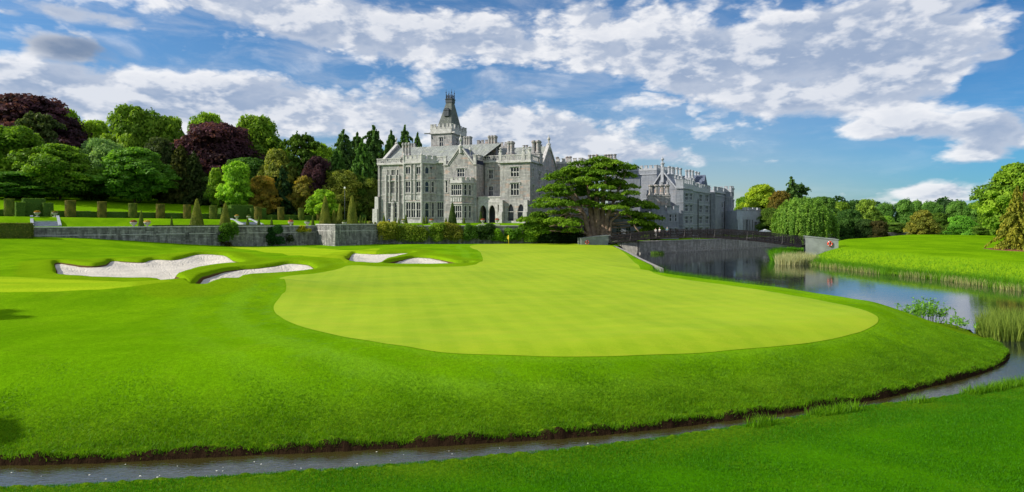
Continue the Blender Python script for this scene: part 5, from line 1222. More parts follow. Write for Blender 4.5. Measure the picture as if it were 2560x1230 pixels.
# ------------------------------------------------------------------ the great cedar
rng = np.random.default_rng(99); CX, CY = px_at(1490, 131); ZB = HF(CX, CY)
ced = empty('cedar_tree', (CX, CY, ZB), 0, 'giant spreading cedar with flat green tiers and many brown stems in front of the manor', 'tree')
def cl(px, py, dy=0.0): Y_ = CY+dy; return ((px-1280)/F*Y_-CX, dy, px_z(py, Y_)-ZB)
plates = []   # (px, py, half width px, half depth m, dy)
rows = [(396,1505,64,4,2.5),(401,1450,20,1,1),(408,1530,120,6,5),(418,1480,180,7,7),(429,1480,215,8,8),(441,1480,238,9,9),(454,1475,250,9,10),(467,1472,260,9,11),(481,1470,268,9,11),(495,1475,278,9,12),(509,1478,290,9,12),(523,1470,292,8,12),(536,1420,220,8,12),(548,1392,150,7,11),(558,1380,120,5,10),(567,1366,90,4,8)]
for (py, pc, span, n, dsp) in rows:
    for k in range(n):
        t_ = (k+.5)/n*2-1+rng.normal()*.05; px = pc+t_*span/2*.88; dy = rng.uniform(-1, 1)*dsp*math.sqrt(max(.1, 1-t_*t_))*.75
        plates.append((px, py+rng.normal()*6+abs(t_)*7, rng.uniform(17, 27), rng.uniform(1.6, 2.4), dy))
for (py, n, x0, x1) in ((530,4,1560,1630),(548,4,1585,1645),(566,4,1590,1650),(583,4,1600,1655),(600,2,1615,1640),(512,3,1590,1635)):
    for k in range(n): plates.append((x0+(x1-x0)*(k+.5)/n, py+rng.normal()*5, rng.uniform(13, 20), 1.3, rng.uniform(-4, 1)))
for px, py in ((1425,556),(1478,548),(1520,536),(1430,572),(1325,560),(1345,574),(1312,545)): plates.append((px, py, 22, 1.6, -7+rng.normal()*1.5))
parts = []; mb = MB()
hub = [cl(1478, 500, 0), cl(1500, 480, 1), cl(1455, 510, -1), cl(1515, 500, 0), cl(1490, 440, 0)]
plates = [q for q in plates if not (abs(q[0]-1492) < 48 and q[1] > 512 and q[4] < 4) and not (1515 < q[0] < 1580 and q[1] > 532)]
for (px, py, hw_, hd_, dy) in plates:
    c = cl(px, py, dy); rx = hw_*131/F; 
    parts.append(plate_leaves(c, rx*1.15, hd_, rng.normal()*.4, 1150, .22, .6, .18, .45+rng.normal()*.2))
for j, (px, py, hw_, hd_, dy) in enumerate(plates[::2]):
    c = Vector(cl(px, py, dy)); h0 = Vector(min(hub, key=lambda q: (Vector(q)-c).length)); h0.z = min(h0.z, c.z-.4); mid = h0.lerp(c, .5); mid.z = c.z-.25*(c.z-h0.z)-.3
    mb.tube([h0, h0.lerp(mid, .5)+Vector((0, 0, -.2)), mid, c+Vector((0, 0, -.15))], [.20, .16, .12, .04], 5)
cr_o = link_mesh('crown', leaf_mesh('crown', parts, M['needle']), ced); cr_o.color = (.105, .195, .012, 1)
stems = [(1476,594,1462,540,1430,490,.62),(1485,596,1478,530,1470,470,.75),(1497,596,1492,520,1492,440,.8),(1508,596,1506,530,1512,462,.7),(1516,594,1517,545,1545,478,.6),(1470,592,1450,555,1400,520,.42),(1522,592,1528,552,1570,520,.4)]
for k, (a0, b0_, a1, b1_, a2, b2_, r_) in enumerate(stems):
    p0_ = Vector(cl(a0, b0_, (k % 3-1)*.8)); p0_.z = -.6; p1_ = Vector(cl(a1, b1_, (k % 2)*1.2-.6)); p2_ = Vector(cl(a2, b2_, (k % 3-1)*2.0)); e_ = p2_+(p2_-p1_)*.7
    st_ = MB(); st_.tube([p0_, p0_.lerp(p1_, .3)+Vector((0, 0, .1)), p0_.lerp(p1_, .7), p1_, p1_.lerp(p2_, .5), p2_, e_], [r_*1.35, r_*1.05, r_*.95, r_*.85, r_*.6, r_*.4, r_*.12], 9); st_.build('trunk', M['cedarbark'], ced)
a = Vector(cl(1478, 590, -.5)); mb.tube([a, Vector(cl(1440, 572, -2)), Vector(cl(1400, 560, -4)), Vector(cl(1375, 566, -6))], [.42, .32, .24, .1], 7)
mb.tube([Vector(cl(1512, 545, 0)), Vector(cl(1545, 530, -1)), Vector(cl(1575, 540, -2)), Vector(cl(1590, 570, -3)), Vector(cl(1612, 596, -3))], [.36, .30, .24, .2, .08], 7)
for k in range(26):
    x0, y0 = rng.uniform(1415, 1470), rng.uniform(500, 545); a_ = Vector(cl(x0, y0, rng.uniform(-5, 3))); mb.tube([a_, a_+Vector((rng.normal()*1.3, 0, -.9)), a_+Vector((rng.normal()*2, 0, -2.2))], [.07, .05, .02], 4)
mb.build('branches', M['cedarbark'], ced)
# ------------------------------------------------------------------ garden
def line_hit(px, A, d):
    """point of the line A + t d that lies in photo column px"""
    a = (px-1280)/F; t_ = (a*A[1]-A[0])/(d[0]-a*d[1]); return (A[0]+d[0]*t_, A[1]+d[1]*t_)
def wall_back(px, off):   # off metres behind the terrace wall
    if px < 790: return line_hit(px, (WA[0]+wnor[0]*off, WA[1]+wnor[1]*off), wdir)
    if px < 950: return line_hit(px, (WC[0], WC[1]+off), (WD[0]-WC[0], WD[1]-WC[1]))
    return line_hit(px, (WD[0], WD[1]+off), (WE[0]-WD[0], WE[1]-WD[1]))
gw = empty('garden_wall', (WB[0], WB[1], 0), 0, 'long old grey retaining wall holding up the garden terrace', 'wall')
mb = MB(); cp = MB(); OFF = Vector((WB[0], WB[1], 0))
def wsec(p, q, z0a, zt, th=1.25, band=True, cap=.18):
    p = (p[0]-WB[0], p[1]-WB[1]); q = (q[0]-WB[0], q[1]-WB[1])
    lbar(mb, p, q, z0a, zt, 0, th); lbar(cp, p, q, zt, zt+cap, -.1, th+.05)
    if band: lbar(cp, p, q, zt-1.25, zt-1.13, -.05, .02)
wsec((WA[0]-wdir[0]*40, WA[1]-wdir[1]*40), WA, 2.0, 5.62, band=False); wsec(WA, WB, 0.6, 5.50, band=True)
wsec(WB, WC, .6, 5.80); wsec(WC, WD, .6, 5.80); wsec(WD, WE, .6, 5.45, band=False); wsec(WE, (19.5, 136), .6, 5.45, band=False)
for k in range(9):      # shallow piers
    t_ = 6+k*5.2; p = (WA[0]+wdir[0]*t_-WB[0], WA[1]+wdir[1]*t_-WB[1]); q = (p[0]+wdir[0]*.7, p[1]+wdir[1]*.7); lbar(mb, p, q, .6, 5.5, -.07, .02)
mb.build('masonry', M['gwall'], gw); cp.build('coping', M['coping'] if False else M['trim'], gw)

def leafbox(c, dims, rz, n_, size, shape='box', seed=0, tv=.5):
    global rng; rng = np.random.default_rng(seed); P = rng.uniform(-1, 1, (n_, 3)); ax = rng.integers(0, 3, n_); sg = np.sign(rng.normal(size=n_)); sg[ax == 2] = 1
    w = np.array([dims[1]*dims[2], dims[0]*dims[2], dims[0]*dims[1]]); ax = rng.choice(3, n_, p=w/w.sum())
    P[np.arange(n_), ax] = np.where(ax == 2, 1, sg)*(1+.03*rng.normal(size=n_)); nb = np.zeros((n_, 3)); nb[np.arange(n_), ax] = np.where(ax == 2, 1, sg)
    P = P*np.array(dims)/2; P[:, 2] += dims[2]/2; v, f_, t_ = leaf_quads(P, size, np.clip(tv+rng.normal(size=n_)*.2, 0, 1), nb, .6); return v, f_, t_
def solid_leafy(name, inner, leaves, color, loc, rz, label, cat, group):
    """clipped plant: a solid heart of the same leaf material with a skin of leaves, one mesh"""
    iv, ifc = np.array(inner.v, float), inner.f; lv, lf, lt = leaves
    quads_ = [f_ if len(f_) == 4 else f_ for f_ in ifc]
    me = bpy.data.meshes.new(name); me.from_pydata([tuple(p) for p in iv]+[tuple(p) for p in lv], [], list(quads_)+[tuple(int(i)+len(iv) for i in q_) for q_ in lf])
    me.materials.append(M['needle']); a = me.attributes.new('tint', 'FLOAT', 'POINT'); a.data.foreach_set('value', np.concatenate([np.full(len(iv), .3), lt]).astype(np.float32))
    o = link_mesh(name, me, None, loc); o.rotation_euler = (0, 0, rz); o.color = (*color, 1); return tag(o, label, cat, group)
def hedge(p, q, th, z0, h, color, label, group=None, name='hedge', dens_=26, size=.16, seed=1):
    p, q = Vector((*p, 0)), Vector((*q, 0)); L = (q-p).length; c = (p+q)/2; a = math.atan2(q.y-p.y, q.x-p.x); inner = MB(); inner.box(-L/2+.05, L/2-.05, -th/2+.05, th/2-.05, 0, h-.04)
    n_ = int(dens_*(2*L*h+2*th*h+L*th)); return solid_leafy(name, inner, leafbox(None, (L, th, h), 0, n_, size, seed=seed), color, (c.x, c.y, z0), a, label, 'hedge', group)
HG = (.080, .150, .022)
RA, RB = (-105., 125.), (-60., 170.); rdir = (RB[0]-RA[0], RB[1]-RA[1]); rl = math.hypot(*rdir); rdir = (rdir[0]/rl, rdir[1]/rl)
row = lambda px, off=0: line_hit(px, (RA[0]-rdir[1]*off, RA[1]+rdir[0]*off), rdir)
gh = 'long low hedge behind the clipped columns'
for k, (a, b_, lb) in enumerate(((-40, 20, 'short stretch of low hedge at the left edge behind the first clipped column'), (128, 560, 'long low hedge on the terrace between the two garden stairs'), (668, 800, 'low hedge on the terrace right of the second garden stairs'))):
    p, q = row(a, 1.6), row(b_, 1.6); z_ = (HF(*p)+HF(*q))/2
    n_ = 3 if k == 1 else 1
    # follow the ground: one object, several blocks
    inner = MB(); LV = []; c = ((p[0]+q[0])/2, (p[1]+q[1])/2); L = math.dist(p, q); ns = max(1, int(L/7)); ang = math.atan2(q[1]-p[1], q[0]-p[0])
    for j in range(ns):
        t0_, t1_ = j/ns, (j+1)/ns; xm = -L/2+L*(t0_+t1_)/2; gx, gy = c[0]+math.cos(ang)*xm, c[1]+math.sin(ang)*xm; zg = HF(gx, gy)-.3-z_
        inner.box(-L/2+L*t0_, -L/2+L*t1_, -.5, .5, zg, zg+1.62); v, f_, t_ = leafbox(None, (L/ns, 1.1, 1.65), 0, 900, .18, seed=j+k*9); v = v+np.array([xm, 0, zg]); LV.append((v, f_+sum(len(x[0]) for x in LV), t_))
    lv = tuple(np.concatenate([x[i] for x in LV]) for i in range(3)); solid_leafy('hedge', inner, lv, HG, (c[0], c[1], z_), ang, lb, 'hedge', gh)
gs = 'stepped clipped hedge blocks beside the garden stairs'
for k, (a, b_, top, off, lb) in enumerate(((38, 62, 506, 4, 'low left step of the clipped hedge behind the left stairs'), (56, 112, 497, 6, 'tallest clipped hedge block behind the left stairs'), (106, 132, 508, 4, 'low right step of the clipped hedge behind the left stairs'),
      (548, 580, 521, 4, 'low left step of the clipped hedge behind the right stairs'), (574, 630, 513, 6, 'tallest clipped hedge block behind the right stairs'), (624, 662, 521, 4, 'low right step of the clipped hedge behind the right stairs'))):
    p, q = row(a, off), row(b_, off); z_ = min(HF(*p), HF(*q)); h_ = px_z(top, (p[1]+q[1])/2)-z_; hedge(p, q, 2.2, z_-.1, h_+.1, HG, lb, gs, seed=k+20)
# clipped columns
def topiary_mesh(kind, seed):
    inner = MB(); n_ = 5200
    global rng; rng = np.random.default_rng(seed); u = rng.random(n_); a = rng.random(n_)*2*math.pi
    if kind == 'column':
        inner.lathe(0, 0, [(.43, 0), (.46, .3), (.47, .9), (.42, .985), (.2, .99)], 18, 0, True); capn = n_//6; r_ = np.full(n_, .485); z = u.copy(); r_[:capn] = .48*np.sqrt(rng.random(capn)); z[:capn] = .99; nz = np.where(np.arange(n_) < capn, 1, .1)
        r_ = r_*(1-.12*(z < .08)); P = np.stack([np.cos(a)*r_, np.sin(a)*r_, z], 1)
    elif kind == 'cone':
        u = 1-np.sqrt(u); pf = lambda z: .5*(1-z)**.86*(1-.08*(z < .04))+.045*(z < .97); inner.lathe(0, 0, [(pf(z)*.93, z) for z in (0, .1, .25, .45, .65, .82, .93, .985)], 18, 0, True)
        r_ = np.array([pf(z) for z in u]); z = u; nz = np.full(n_, .35); P = np.stack([np.cos(a)*r_, np.sin(a)*r_, z], 1)
    else:
        inner.lathe(0, 0, [(.40, 0), (.47, .2), (.48, .45), (.42, .72), (.25, .92), (.06, .98)], 18, 0, True); th_ = np.arccos(1-u); P = np.stack([np.cos(a)*np.sin(th_)*.5, np.sin(a)*np.sin(th_)*.5, np.cos(th_)], 1); nz = np.cos(th_)
    P = P*(1+.014*rng.normal(size=(n_, 1))*np.array([1, 1, .2])); nb = np.stack([np.cos(a), np.sin(a), nz*np.ones(n_)], 1); nb /= np.linalg.norm(nb, axis=1)[:, None]
    lv, lf, lt = leaf_quads(P, .045, np.clip(.5+.3*np.sin(P[:, 0]*4+P[:, 2]*9)*np.cos(P[:, 1]*7)+rng.normal(size=n_)*.16, 0, 1), nb, .65)
    lv[:, 2] *= 1.0
    iv = inner.v; me = bpy.data.meshes.new('topiary'); me.from_pydata([tuple(p) for p in iv]+[tuple(p) for p in lv], [], list(inner.f)+[tuple(int(i)+len(iv) for i in q_) for q_ in lf]); me.materials.append(M['needle'])
    at = me.attributes.new('tint', 'FLOAT', 'POINT'); at.data.foreach_set('value', np.concatenate([np.full(len(iv), .3), lt]).astype(np.float32)); return me
TM = {k: topiary_mesh(k, i+3) for i, k in enumerate(('column', 'cone', 'dome'))}
def topiary(kind, x, y, w, h, color, label, group, name, z=None, rz=0):
    o = link_mesh(name, TM[kind], None, (x, y, (HF(x, y) if z is None else z)-.05)); o.scale = (w, w, h); o.rotation_euler = (0, 0, rz); o.color = (*color, 1); return tag(o, label, 'topiary', group)
CB = (.150, .140, .028); CG = (.120, .155, .024)
gc_ = 'clipped yew columns along the terrace'
where = ['standing left of the left garden stairs', 'first to the right of the left garden stairs', 'second to the right of the left garden stairs', 'third to the right of the left garden stairs', 'fourth to the right of the left garden stairs', 'just left of the tall tapered cone topiary', 'between the two tall tapered cones left of the right stairs', 'first to the right of the right garden stairs', 'second to the right of the right garden stairs', 'third to the right of the right garden stairs', 'half hidden behind the left side of the tallest cone', 'showing between the cones near the wall corner']
for k, (px, top, w) in enumerate(((23,497,21),(176,501,23),(255,504,20),(332,508,19),(401,510,19.5),(468,512,18),(533,514,18),(645,517,18),(702,518,16),(753,520,15),(798,524,15),(842,524,13))):
    x, y = row(px, 0); z_ = HF(x, y); topiary('column', x, y, w*y/F, px_z(top, y)-z_, CB if k % 3 else CG, 'clipped cylindrical yew column '+where[k], gc_, 'yew_column', rz=k)
gk = 'clipped yew cones on the terrace'
big = [(492,496,31,7,'tall tapered yew cone left of the two, browner and flat-tipped, above the wall'), (563,506,26,9,'tall yew cone behind the bushy green climber on the wall'), (813,488,29,15,'tallest broad yew cone just left of the wall corner'), (835,523,17,14,'short yew cone between the two tall ones at the wall corner'), (850,507,19,14,'middle yew cone behind the short one at the wall corner'), (880,487,29,8,'tall pointed yew cone right of the wall corner'), (1131,505,21,9,'large dark yew cone in front of the two-storey bay of the manor'), (1202,528,12,14,'slim yew cone beside the manor arcade')]
for k, (px, top, w, off, lb) in enumerate(big):
    x, y = wall_back(px, off); z_ = max(HF(x, y), 5.5); topiary('cone', x, y, w*y/F, px_z(top, y)-z_, (.145, .165, .024) if k not in (6, 7) else (.045, .075, .016), lb, gk, 'yew_cone', z_, rz=k)
small = [(353,524,13,7,'small yew cone above the wall between the pair of wall urns'), (429,540,8,8,'tiny yew cone below the fifth clipped column'), (619,541,9,10,'small yew cone in front of the right garden stairs'), (647,540,9,8,'small yew cone right of the right garden stairs'), (679,542,8,8,'small yew cone midway between right stairs and flower urns'), (724,541,7,12,'small yew cone left of the flowering urn'), (731,545,5,14,'tiniest yew cone touching the flowering urn'), (782,537,9,6,'small yew cone left of the raised wall section'),
  (901,537,8,8,'first of three small yew cones left of the manor'), (907,543,7,11,'middle of three small yew cones left of the manor'), (914,542,8,8,'last of three small yew cones left of the manor'), (960,536,10,8,'small yew cone at the left corner of the manor'), (988,545,8,8,'left of a close pair of small cones at the manor foot'), (997,544,7,9,'right of a close pair of small cones at the manor foot'), (1015,536,9,9,'slender small cone before the tall bay of the manor'), (1059,541,8,8,'left twin of the small cones right of the tall bay'), (1066,540,9,9,'right twin of the small cones right of the tall bay'), (1115,544,9,8,'small cone left of the large dark cone'), (1160,543,8,8,'small cone right of the large dark cone')]
for k, (px, top, w, off, lb) in enumerate(small):
    x, y = wall_back(px, off); z_ = max(HF(x, y), 5.5); topiary('cone', x, y, w*y/F, max(1.2, px_z(top, y)-z_), (.105, .145, .022), lb, gk, 'yew_cone', z_, rz=k)
for k, (px, w, h, lb) in enumerate(((925, 16, 1.1, 'low clipped dome left of the manor corner'), (893, 10, 1.0, 'small clipped dome behind the tall pointed cone'), (938, 8, .8, 'smallest clipped dome against the manor corner'))):
    x, y = wall_back(px, 22); topiary('dome', x, y, w*y/F, h, (.12, .12, .02), lb, 'clipped domes by the manor corner', 'clipped_dome')
# stairs down the grass bank
gst = 'stone stairs in the grass bank'
for k, (px, lb) in enumerate(((112, 'left stone garden stairs with pale sloping side walls'), (603, 'right stone garden stairs, between the tall yew cones and the urns'))):
    tx, ty = line_hit(px, (WA[0]+wnor[0]*40.5, WA[1]+wnor[1]*40.5), wdir); zt_ = HF(tx, ty); zb_ = 5.5; e = empty('garden_stairs', (tx, ty, 0), math.atan2(-wnor[1], -wnor[0]), lb, 'stairs', gst)
    L = 10.5; w = 2.3; n_ = 13; mb = MB()
    for j in range(n_): x0 = L*j/n_; z1 = zt_+.02-(zt_-zb_)*(j+.5)/n_; mb.box(x0, x0+L/n_+.02, -w+.35, w-.35, z1-.8, z1)
    mb.build('steps', M['step'], e)
    for sg in (-1, 1):
        s_ = MB(); y0, y1 = (w-.35, w+.15) if sg > 0 else (-w-.15, -w+.35)
        s_.add([(-.6, y0, zt_-.6), (L, y0, zb_-.6), (L, y1, zb_-.6), (-.6, y1, zt_-.6), (-.6, y0, zt_+.35), (L, y0, zb_+.3), (L, y1, zb_+.3), (-.6, y1, zt_+.35)], [(0,3,2,1),(4,5,6,7),(0,1,5,4),(1,2,6,5),(2,3,7,6),(3,0,4,7)]); s_.build('side_wall', M['step'], e)  # pale side walls in grey-blue: their shade is put into the colour
# urns
def urn_meshes():
    b_ = MB(); b_.box(-.32, .32, -.32, .32, 0, .18); b_.lathe(0, 0, [(.16, .18), (.12, .32), (.2, .42), (.46, .62), (.56, .86), (.62, .90), (.60, .98), (.48, .98), (.40, .9)], 14, 0, True); me1 = b_.mesh('bowl', M['urn'])
    return me1
URN = urn_meshes(); gu = 'stone flower urns'
rng = np.random.default_rng(3); d = sph(420); d[:, 2] = np.abs(d[:, 2]); P = d*np.array([.62, .62, .45])*(.6+.4*rng.random((420, 1)))+np.array([0, 0, .98]); FLM = leaf_mesh('flowers', [leaf_quads(P, .11, rng.random(420), d, .5)], M['leaf'])
ur = [(93,None,'urn at the top left of the left garden stairs',(.35,.22,.04)),(137,None,'urn at the top right of the left garden stairs',(.16,.14,.05)),(334,2,'left urn of the pair on the wall under the small cone',(.25,.12,.06)),(368,2,'right urn of the pair on the wall under the small cone',(.45,.35,.12)),(592,None,'urn at the top left of the right garden stairs',(.35,.25,.06)),(622,None,'urn at the top right of the right garden stairs',(.1,.14,.03)),(727,2,'urn with pink flowers on the wall left of the yellow climber',(.42,.16,.08)),(768,2,'urn with green foliage on the wall above the yellow climber',(.15,.26,.03)),(861,5,'pale urn between the tall cones right of the wall corner',(.1,.14,.03)),(1079,8,'urn on the terrace right of the twin small cones',(.30,.12,.05)),(1207,8,'urn with red flowers left of the arcade',(.30,.07,.04)),(1243,9,'urn with red flowers right of the arcade',(.30,.08,.04)),(1009,9,'urn behind the slender small cone before the tall bay',(.2,.2,.05))]
for px, off, lb, fc in ur:
    x, y = row(px, -.2) if off is None else wall_back(px, off); z_ = HF(x, y) if off != 2 else max(HF(x, y), 5.5); e = empty('flower_urn', (x, y, z_-.02), 0, lb, 'urn', gu); s = .95 if off is None or off == 2 else .85; e.scale = (s, s, s)
    link_mesh('bowl', URN, e); f_ = link_mesh('flowers', FLM, e); f_.color = (*fc, 1)
# bushes and climbers
def bush(name, x, y, z, dims, color, label, cat='shrub', group=None, n_=2600, size=.17, seed=0, clumps=9):
    global rng; rng = np.random.default_rng(seed+100); cc = rng.uniform(-.5, .5, (clumps, 3))*np.array(dims)*.72; cc[:, 2] += dims[2]*.48; r_ = min(dims)*.42
    parts = []
    for c in cc:
        m_ = n_//clumps; d = sph(m_); d[:, 2] = np.where(d[:, 2] < -.5, -d[:, 2], d[:, 2]); P = c+d*np.array([max(r_, dims[0]*.26), max(r_*.8, dims[1]*.3), max(r_, dims[2]*.28)])*(.72+.34*rng.random((m_, 1))); P[:, 2] = np.abs(P[:, 2]); nb = d.copy(); nb[:, 2] += .3
        parts.append(leaf_quads(P, size, np.clip(.5+rng.normal()*.2+rng.normal(size=m_)*.16, 0, 1), nb, .45))
    o = link_mesh(name, leaf_mesh(name, parts, M['leaf']), None, (x, y, z)); o.color = (*color, 1); return tag(o, label, cat, group)
def at_wall(px, front): return wall_back(px, -front)
x, y = at_wall(567, .7); bush('wall_shrub', x, y, 2.2, (4.2, 1.6, 3.8), (.055, .13, .012), 'bushy bright green shrub growing up over the wall below the tall cone', n_=4200, seed=1)
x, y = at_wall(566, .5); bush('wall_shrub', x, y, .9, (1.8, 1.0, 1.9), (.06, .05, .025), 'bare brownish base of the shrub at the foot of the wall', n_=500, seed=31)
x, y = at_wall(683, .5); bush('wall_climber', x, y, 1.7, (3.6, 1.0, 3.7), (.022, .075, .018), 'dark green climber covering the wall right of the bushy shrub', n_=4800, seed=2)
x, y = at_wall(757, .4); bush('wall_climber', x, y, 4.3, (3.2, 1.0, 1.5), (.40, .36, .02), 'yellow-flowered climber hanging over the wall top below the urns', n_=1200, seed=3)
x, y = at_wall(722, .4); bush('wall_climber', x, y, 2.2, (2.0, .6, 2.0), (.05, .07, .03), 'thin creeper patch on the wall below the pink-flowered urn', n_=420, seed=4)
gv = 'climbers and shrubs against the terrace wall under the manor'
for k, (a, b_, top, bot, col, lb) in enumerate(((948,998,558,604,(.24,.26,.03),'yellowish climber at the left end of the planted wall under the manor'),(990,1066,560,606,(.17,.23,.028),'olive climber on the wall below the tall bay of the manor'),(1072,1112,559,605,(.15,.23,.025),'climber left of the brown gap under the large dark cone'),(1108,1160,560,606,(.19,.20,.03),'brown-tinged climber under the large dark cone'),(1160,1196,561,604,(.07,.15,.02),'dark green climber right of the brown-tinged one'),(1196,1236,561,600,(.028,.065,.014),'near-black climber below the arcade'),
     (1228,1262,572,604,(.14,.28,.02),'bright clump of shrubs left of the flagstick'),(1262,1300,572,604,(.09,.20,.02),'green shrub behind the flagstick'),(1296,1345,568,606,(.11,.22,.02),'green shrub left of the cedar shade'),(1340,1400,582,608,(.018,.045,.014),'low shrub coloured dark for the shade of the cedar'),(1396,1456,584,609,(.018,.042,.014),'low shrub coloured dark for cedar shade, left of the bridge abutment'))):  # last two near-black greens hold the shade under the cedar
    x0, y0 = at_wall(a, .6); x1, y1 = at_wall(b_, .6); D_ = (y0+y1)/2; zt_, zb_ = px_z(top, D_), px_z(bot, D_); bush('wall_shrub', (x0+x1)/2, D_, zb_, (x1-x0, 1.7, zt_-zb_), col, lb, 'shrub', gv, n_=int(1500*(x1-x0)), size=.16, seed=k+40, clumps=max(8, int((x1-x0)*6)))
# left hedge in front of the wall and low box hedges
x0, y0 = line_hit(-60, (WA[0]-wnor[0]*2, WA[1]-wnor[1]*2), wdir); x1, y1 = line_hit(80, (WA[0]-wnor[0]*2, WA[1]-wnor[1]*2), wdir); z_ = min(HF(x0, y0), HF(x1, y1))
hedge((x0, y0), (x1, y1), 2.4, z_-.2, px_z(557, y1)-z_+.1, (.11, .13, .022), 'broad clipped hedge with yellowish top at the left end of the wall', None, 'hedge', 60, .17, 60)
x0, y0 = wall_back(1256, 15); x1, y1 = wall_back(1336, 15); hedge((x0, y0), (x1, y1), 1.6, HF(x0, y0), .95, (.06, .11, .016), 'low box hedge in front of the right arches of the manor', None, 'hedge', 60, .14, 61)
for k, (a, b_, lb) in enumerate(((380, 560, 'thin box edging along the wall top between the left urns and the wall shrub'), (575, 720, 'thin box edging along the wall top left of the pink-flowered urn'))):
    x0, y0 = wall_back(a, 2.6); x1, y1 = wall_back(b_, 2.6); hedge((x0, y0), (x1, y1), .7, 5.45, .42, (.06, .09, .016), lb, 'box edging along the wall top', 'hedge', 60, .12, 62+k)
# terrace path
mb = MB(); x0, y0 = wall_back(1195, 3.5); x1, y1 = wall_back(1250, 3.5); mb.box(x0, x1, y0, y0+9, 5.2, 5.86); tag(mb.build('path', M['path']), 'gravel path to the arcade', None, None, 'structure')
# lamp post and flagstick
x, y = px_at(862, 168); z_ = HF(x, y); lp = empty('lamp_post', (x, y, z_), 0, 'thin grey lamp post on the lawn before the cream-topped chestnut', 'lamp'); h_ = px_z(468, y)-z_
mb = MB(); mb.tube([(0, 0, -.2), (0, 0, h_-.5)], [.10, .06], 8); mb.build('post', M['lead'], lp); mb = MB(); mb.lathe(0, 0, [(.10, h_-.5), (.26, h_-.35), (.22, h_), (.05, h_+.12)], 8); mb.build('lamp_head', M['white'], lp)
x, y = line_hit(1271.5, (0, 122), (1, 0)); z_ = HF(x, y); fl = empty('flagstick', (x, y, z_), 0, 'yellow golf flag on a thin pole at the back of the green', 'flagstick')
mb = MB(); mb.tube([(0, 0, 0), (0, 0, 2.0)], .035, 6); mb.build('pole', M['yellow'], fl)
mb = MB(); mb.add([(0, 0, 2.0), (-.12, .06, 1.95), (-.28, -.03, 1.80), (-.36, .05, 1.55), (-.30, 0, 1.25), (-.12, .05, 1.12), (0, 0, 1.3)], [(0,1,2,3,4,5,6)]); mb.add([(0, .03, 2.0), (-.12, .09, 1.95), (-.28, 0, 1.80), (-.36, .08, 1.55), (-.30, .03, 1.25), (-.12, .08, 1.12), (0, .03, 1.3)], [(6,5,4,3,2,1,0)]); mb.build('flag', M['yellow'], fl)
# ------------------------------------------------------------------ footbridge
BL, BR = (20.4, 125.), (47.7, 98.); bd = Vector((BR[0]-BL[0], BR[1]-BL[1], 0)); BLn = bd.length; bd.normalize(); bn = Vector((-bd.y, bd.x, 0))
br = empty('footbridge', (BL[0], BL[1], 0), math.atan2(bd.y, bd.x), 'long arched black iron footbridge with lattice railings over the river', 'bridge')
bz = lambda t_: 2.0*(1-t_)+2.6*t_+1.5*4*t_*(1-t_); NP = 26; HW = 1.15; RH = 1.33
mb = MB()
for j in range(NP): a, b_ = j/NP, (j+1)/NP; mb.add([(a*BLn, -HW, bz(a)-.05), (b_*BLn, -HW, bz(b_)-.05), (b_*BLn, HW, bz(b_)-.05), (a*BLn, HW, bz(a)-.05), (a*BLn, -HW, bz(a)+.05), (b_*BLn, -HW, bz(b_)+.05), (b_*BLn, HW, bz(b_)+.05), (a*BLn, HW, bz(a)+.05)], [(0,3,2,1),(4,5,6,7),(0,1,5,4),(2,3,7,6)])
mb.build('deck', M['iron'], br)
for sg in (-1, 1):
    top = MB(); bot = MB(); y_ = sg*HW
    for j in range(NP):
        a, b_ = j/NP, (j+1)/NP; A_, B_ = Vector((a*BLn, y_, bz(a))), Vector((b_*BLn, y_, bz(b_))); U = Vector((0, 0, RH))
        top.bar(A_+U, B_+U, .10, .10); bot.bar(A_-Vector((0, 0, .12)), B_-Vector((0, 0, .12)), .12, .34); bot.bar(A_+Vector((0, 0, .16)), B_+Vector((0, 0, .16)), .06, .06); top.bar(A_+U*.86, B_+U*.86, .05, .05)
        pn = MB(); n2 = 4
        for k in range(n2):
            f0, f1 = k/n2, (k+1)/n2; lo = lambda q_: A_.lerp(B_, q_)+Vector((0, 0, .16)); hi = lambda q_: A_.lerp(B_, q_)+U*.86
            for (p_, q_) in ((lo(f0), hi(f1)), (hi(f0), lo(f1)), ((lo(f0)+hi(f0))/2, hi((f0+f1)/2)), ((lo(f0)+hi(f0))/2, lo((f0+f1)/2)), ((lo(f1)+hi(f1))/2, hi((f0+f1)/2)), ((lo(f1)+hi(f1))/2, lo((f0+f1)/2))): pn.bar(p_, q_, .035, .035, (0, 1, 0))
            if k: pn.bar(lo(f0), hi(f0), .04, .04, (0, 1, 0))
        pn.build('lattice_panel', M['iron'], br)
        ps = MB(); ps.bar(A_-Vector((0, 0, .3)), A_+U+Vector((0, 0, .05)), .10, .10, (0, 1, 0)); ps.bar(A_+Vector((0, sg*.45, -.15)), A_+Vector((0, 0, .8)), .05, .05); ps.build('post', M['ironrust'] if j % 4 == 0 else M['iron'], br)
    top.build('handrail', M['iron'], br); bot.build('girder', M['iron'], br)
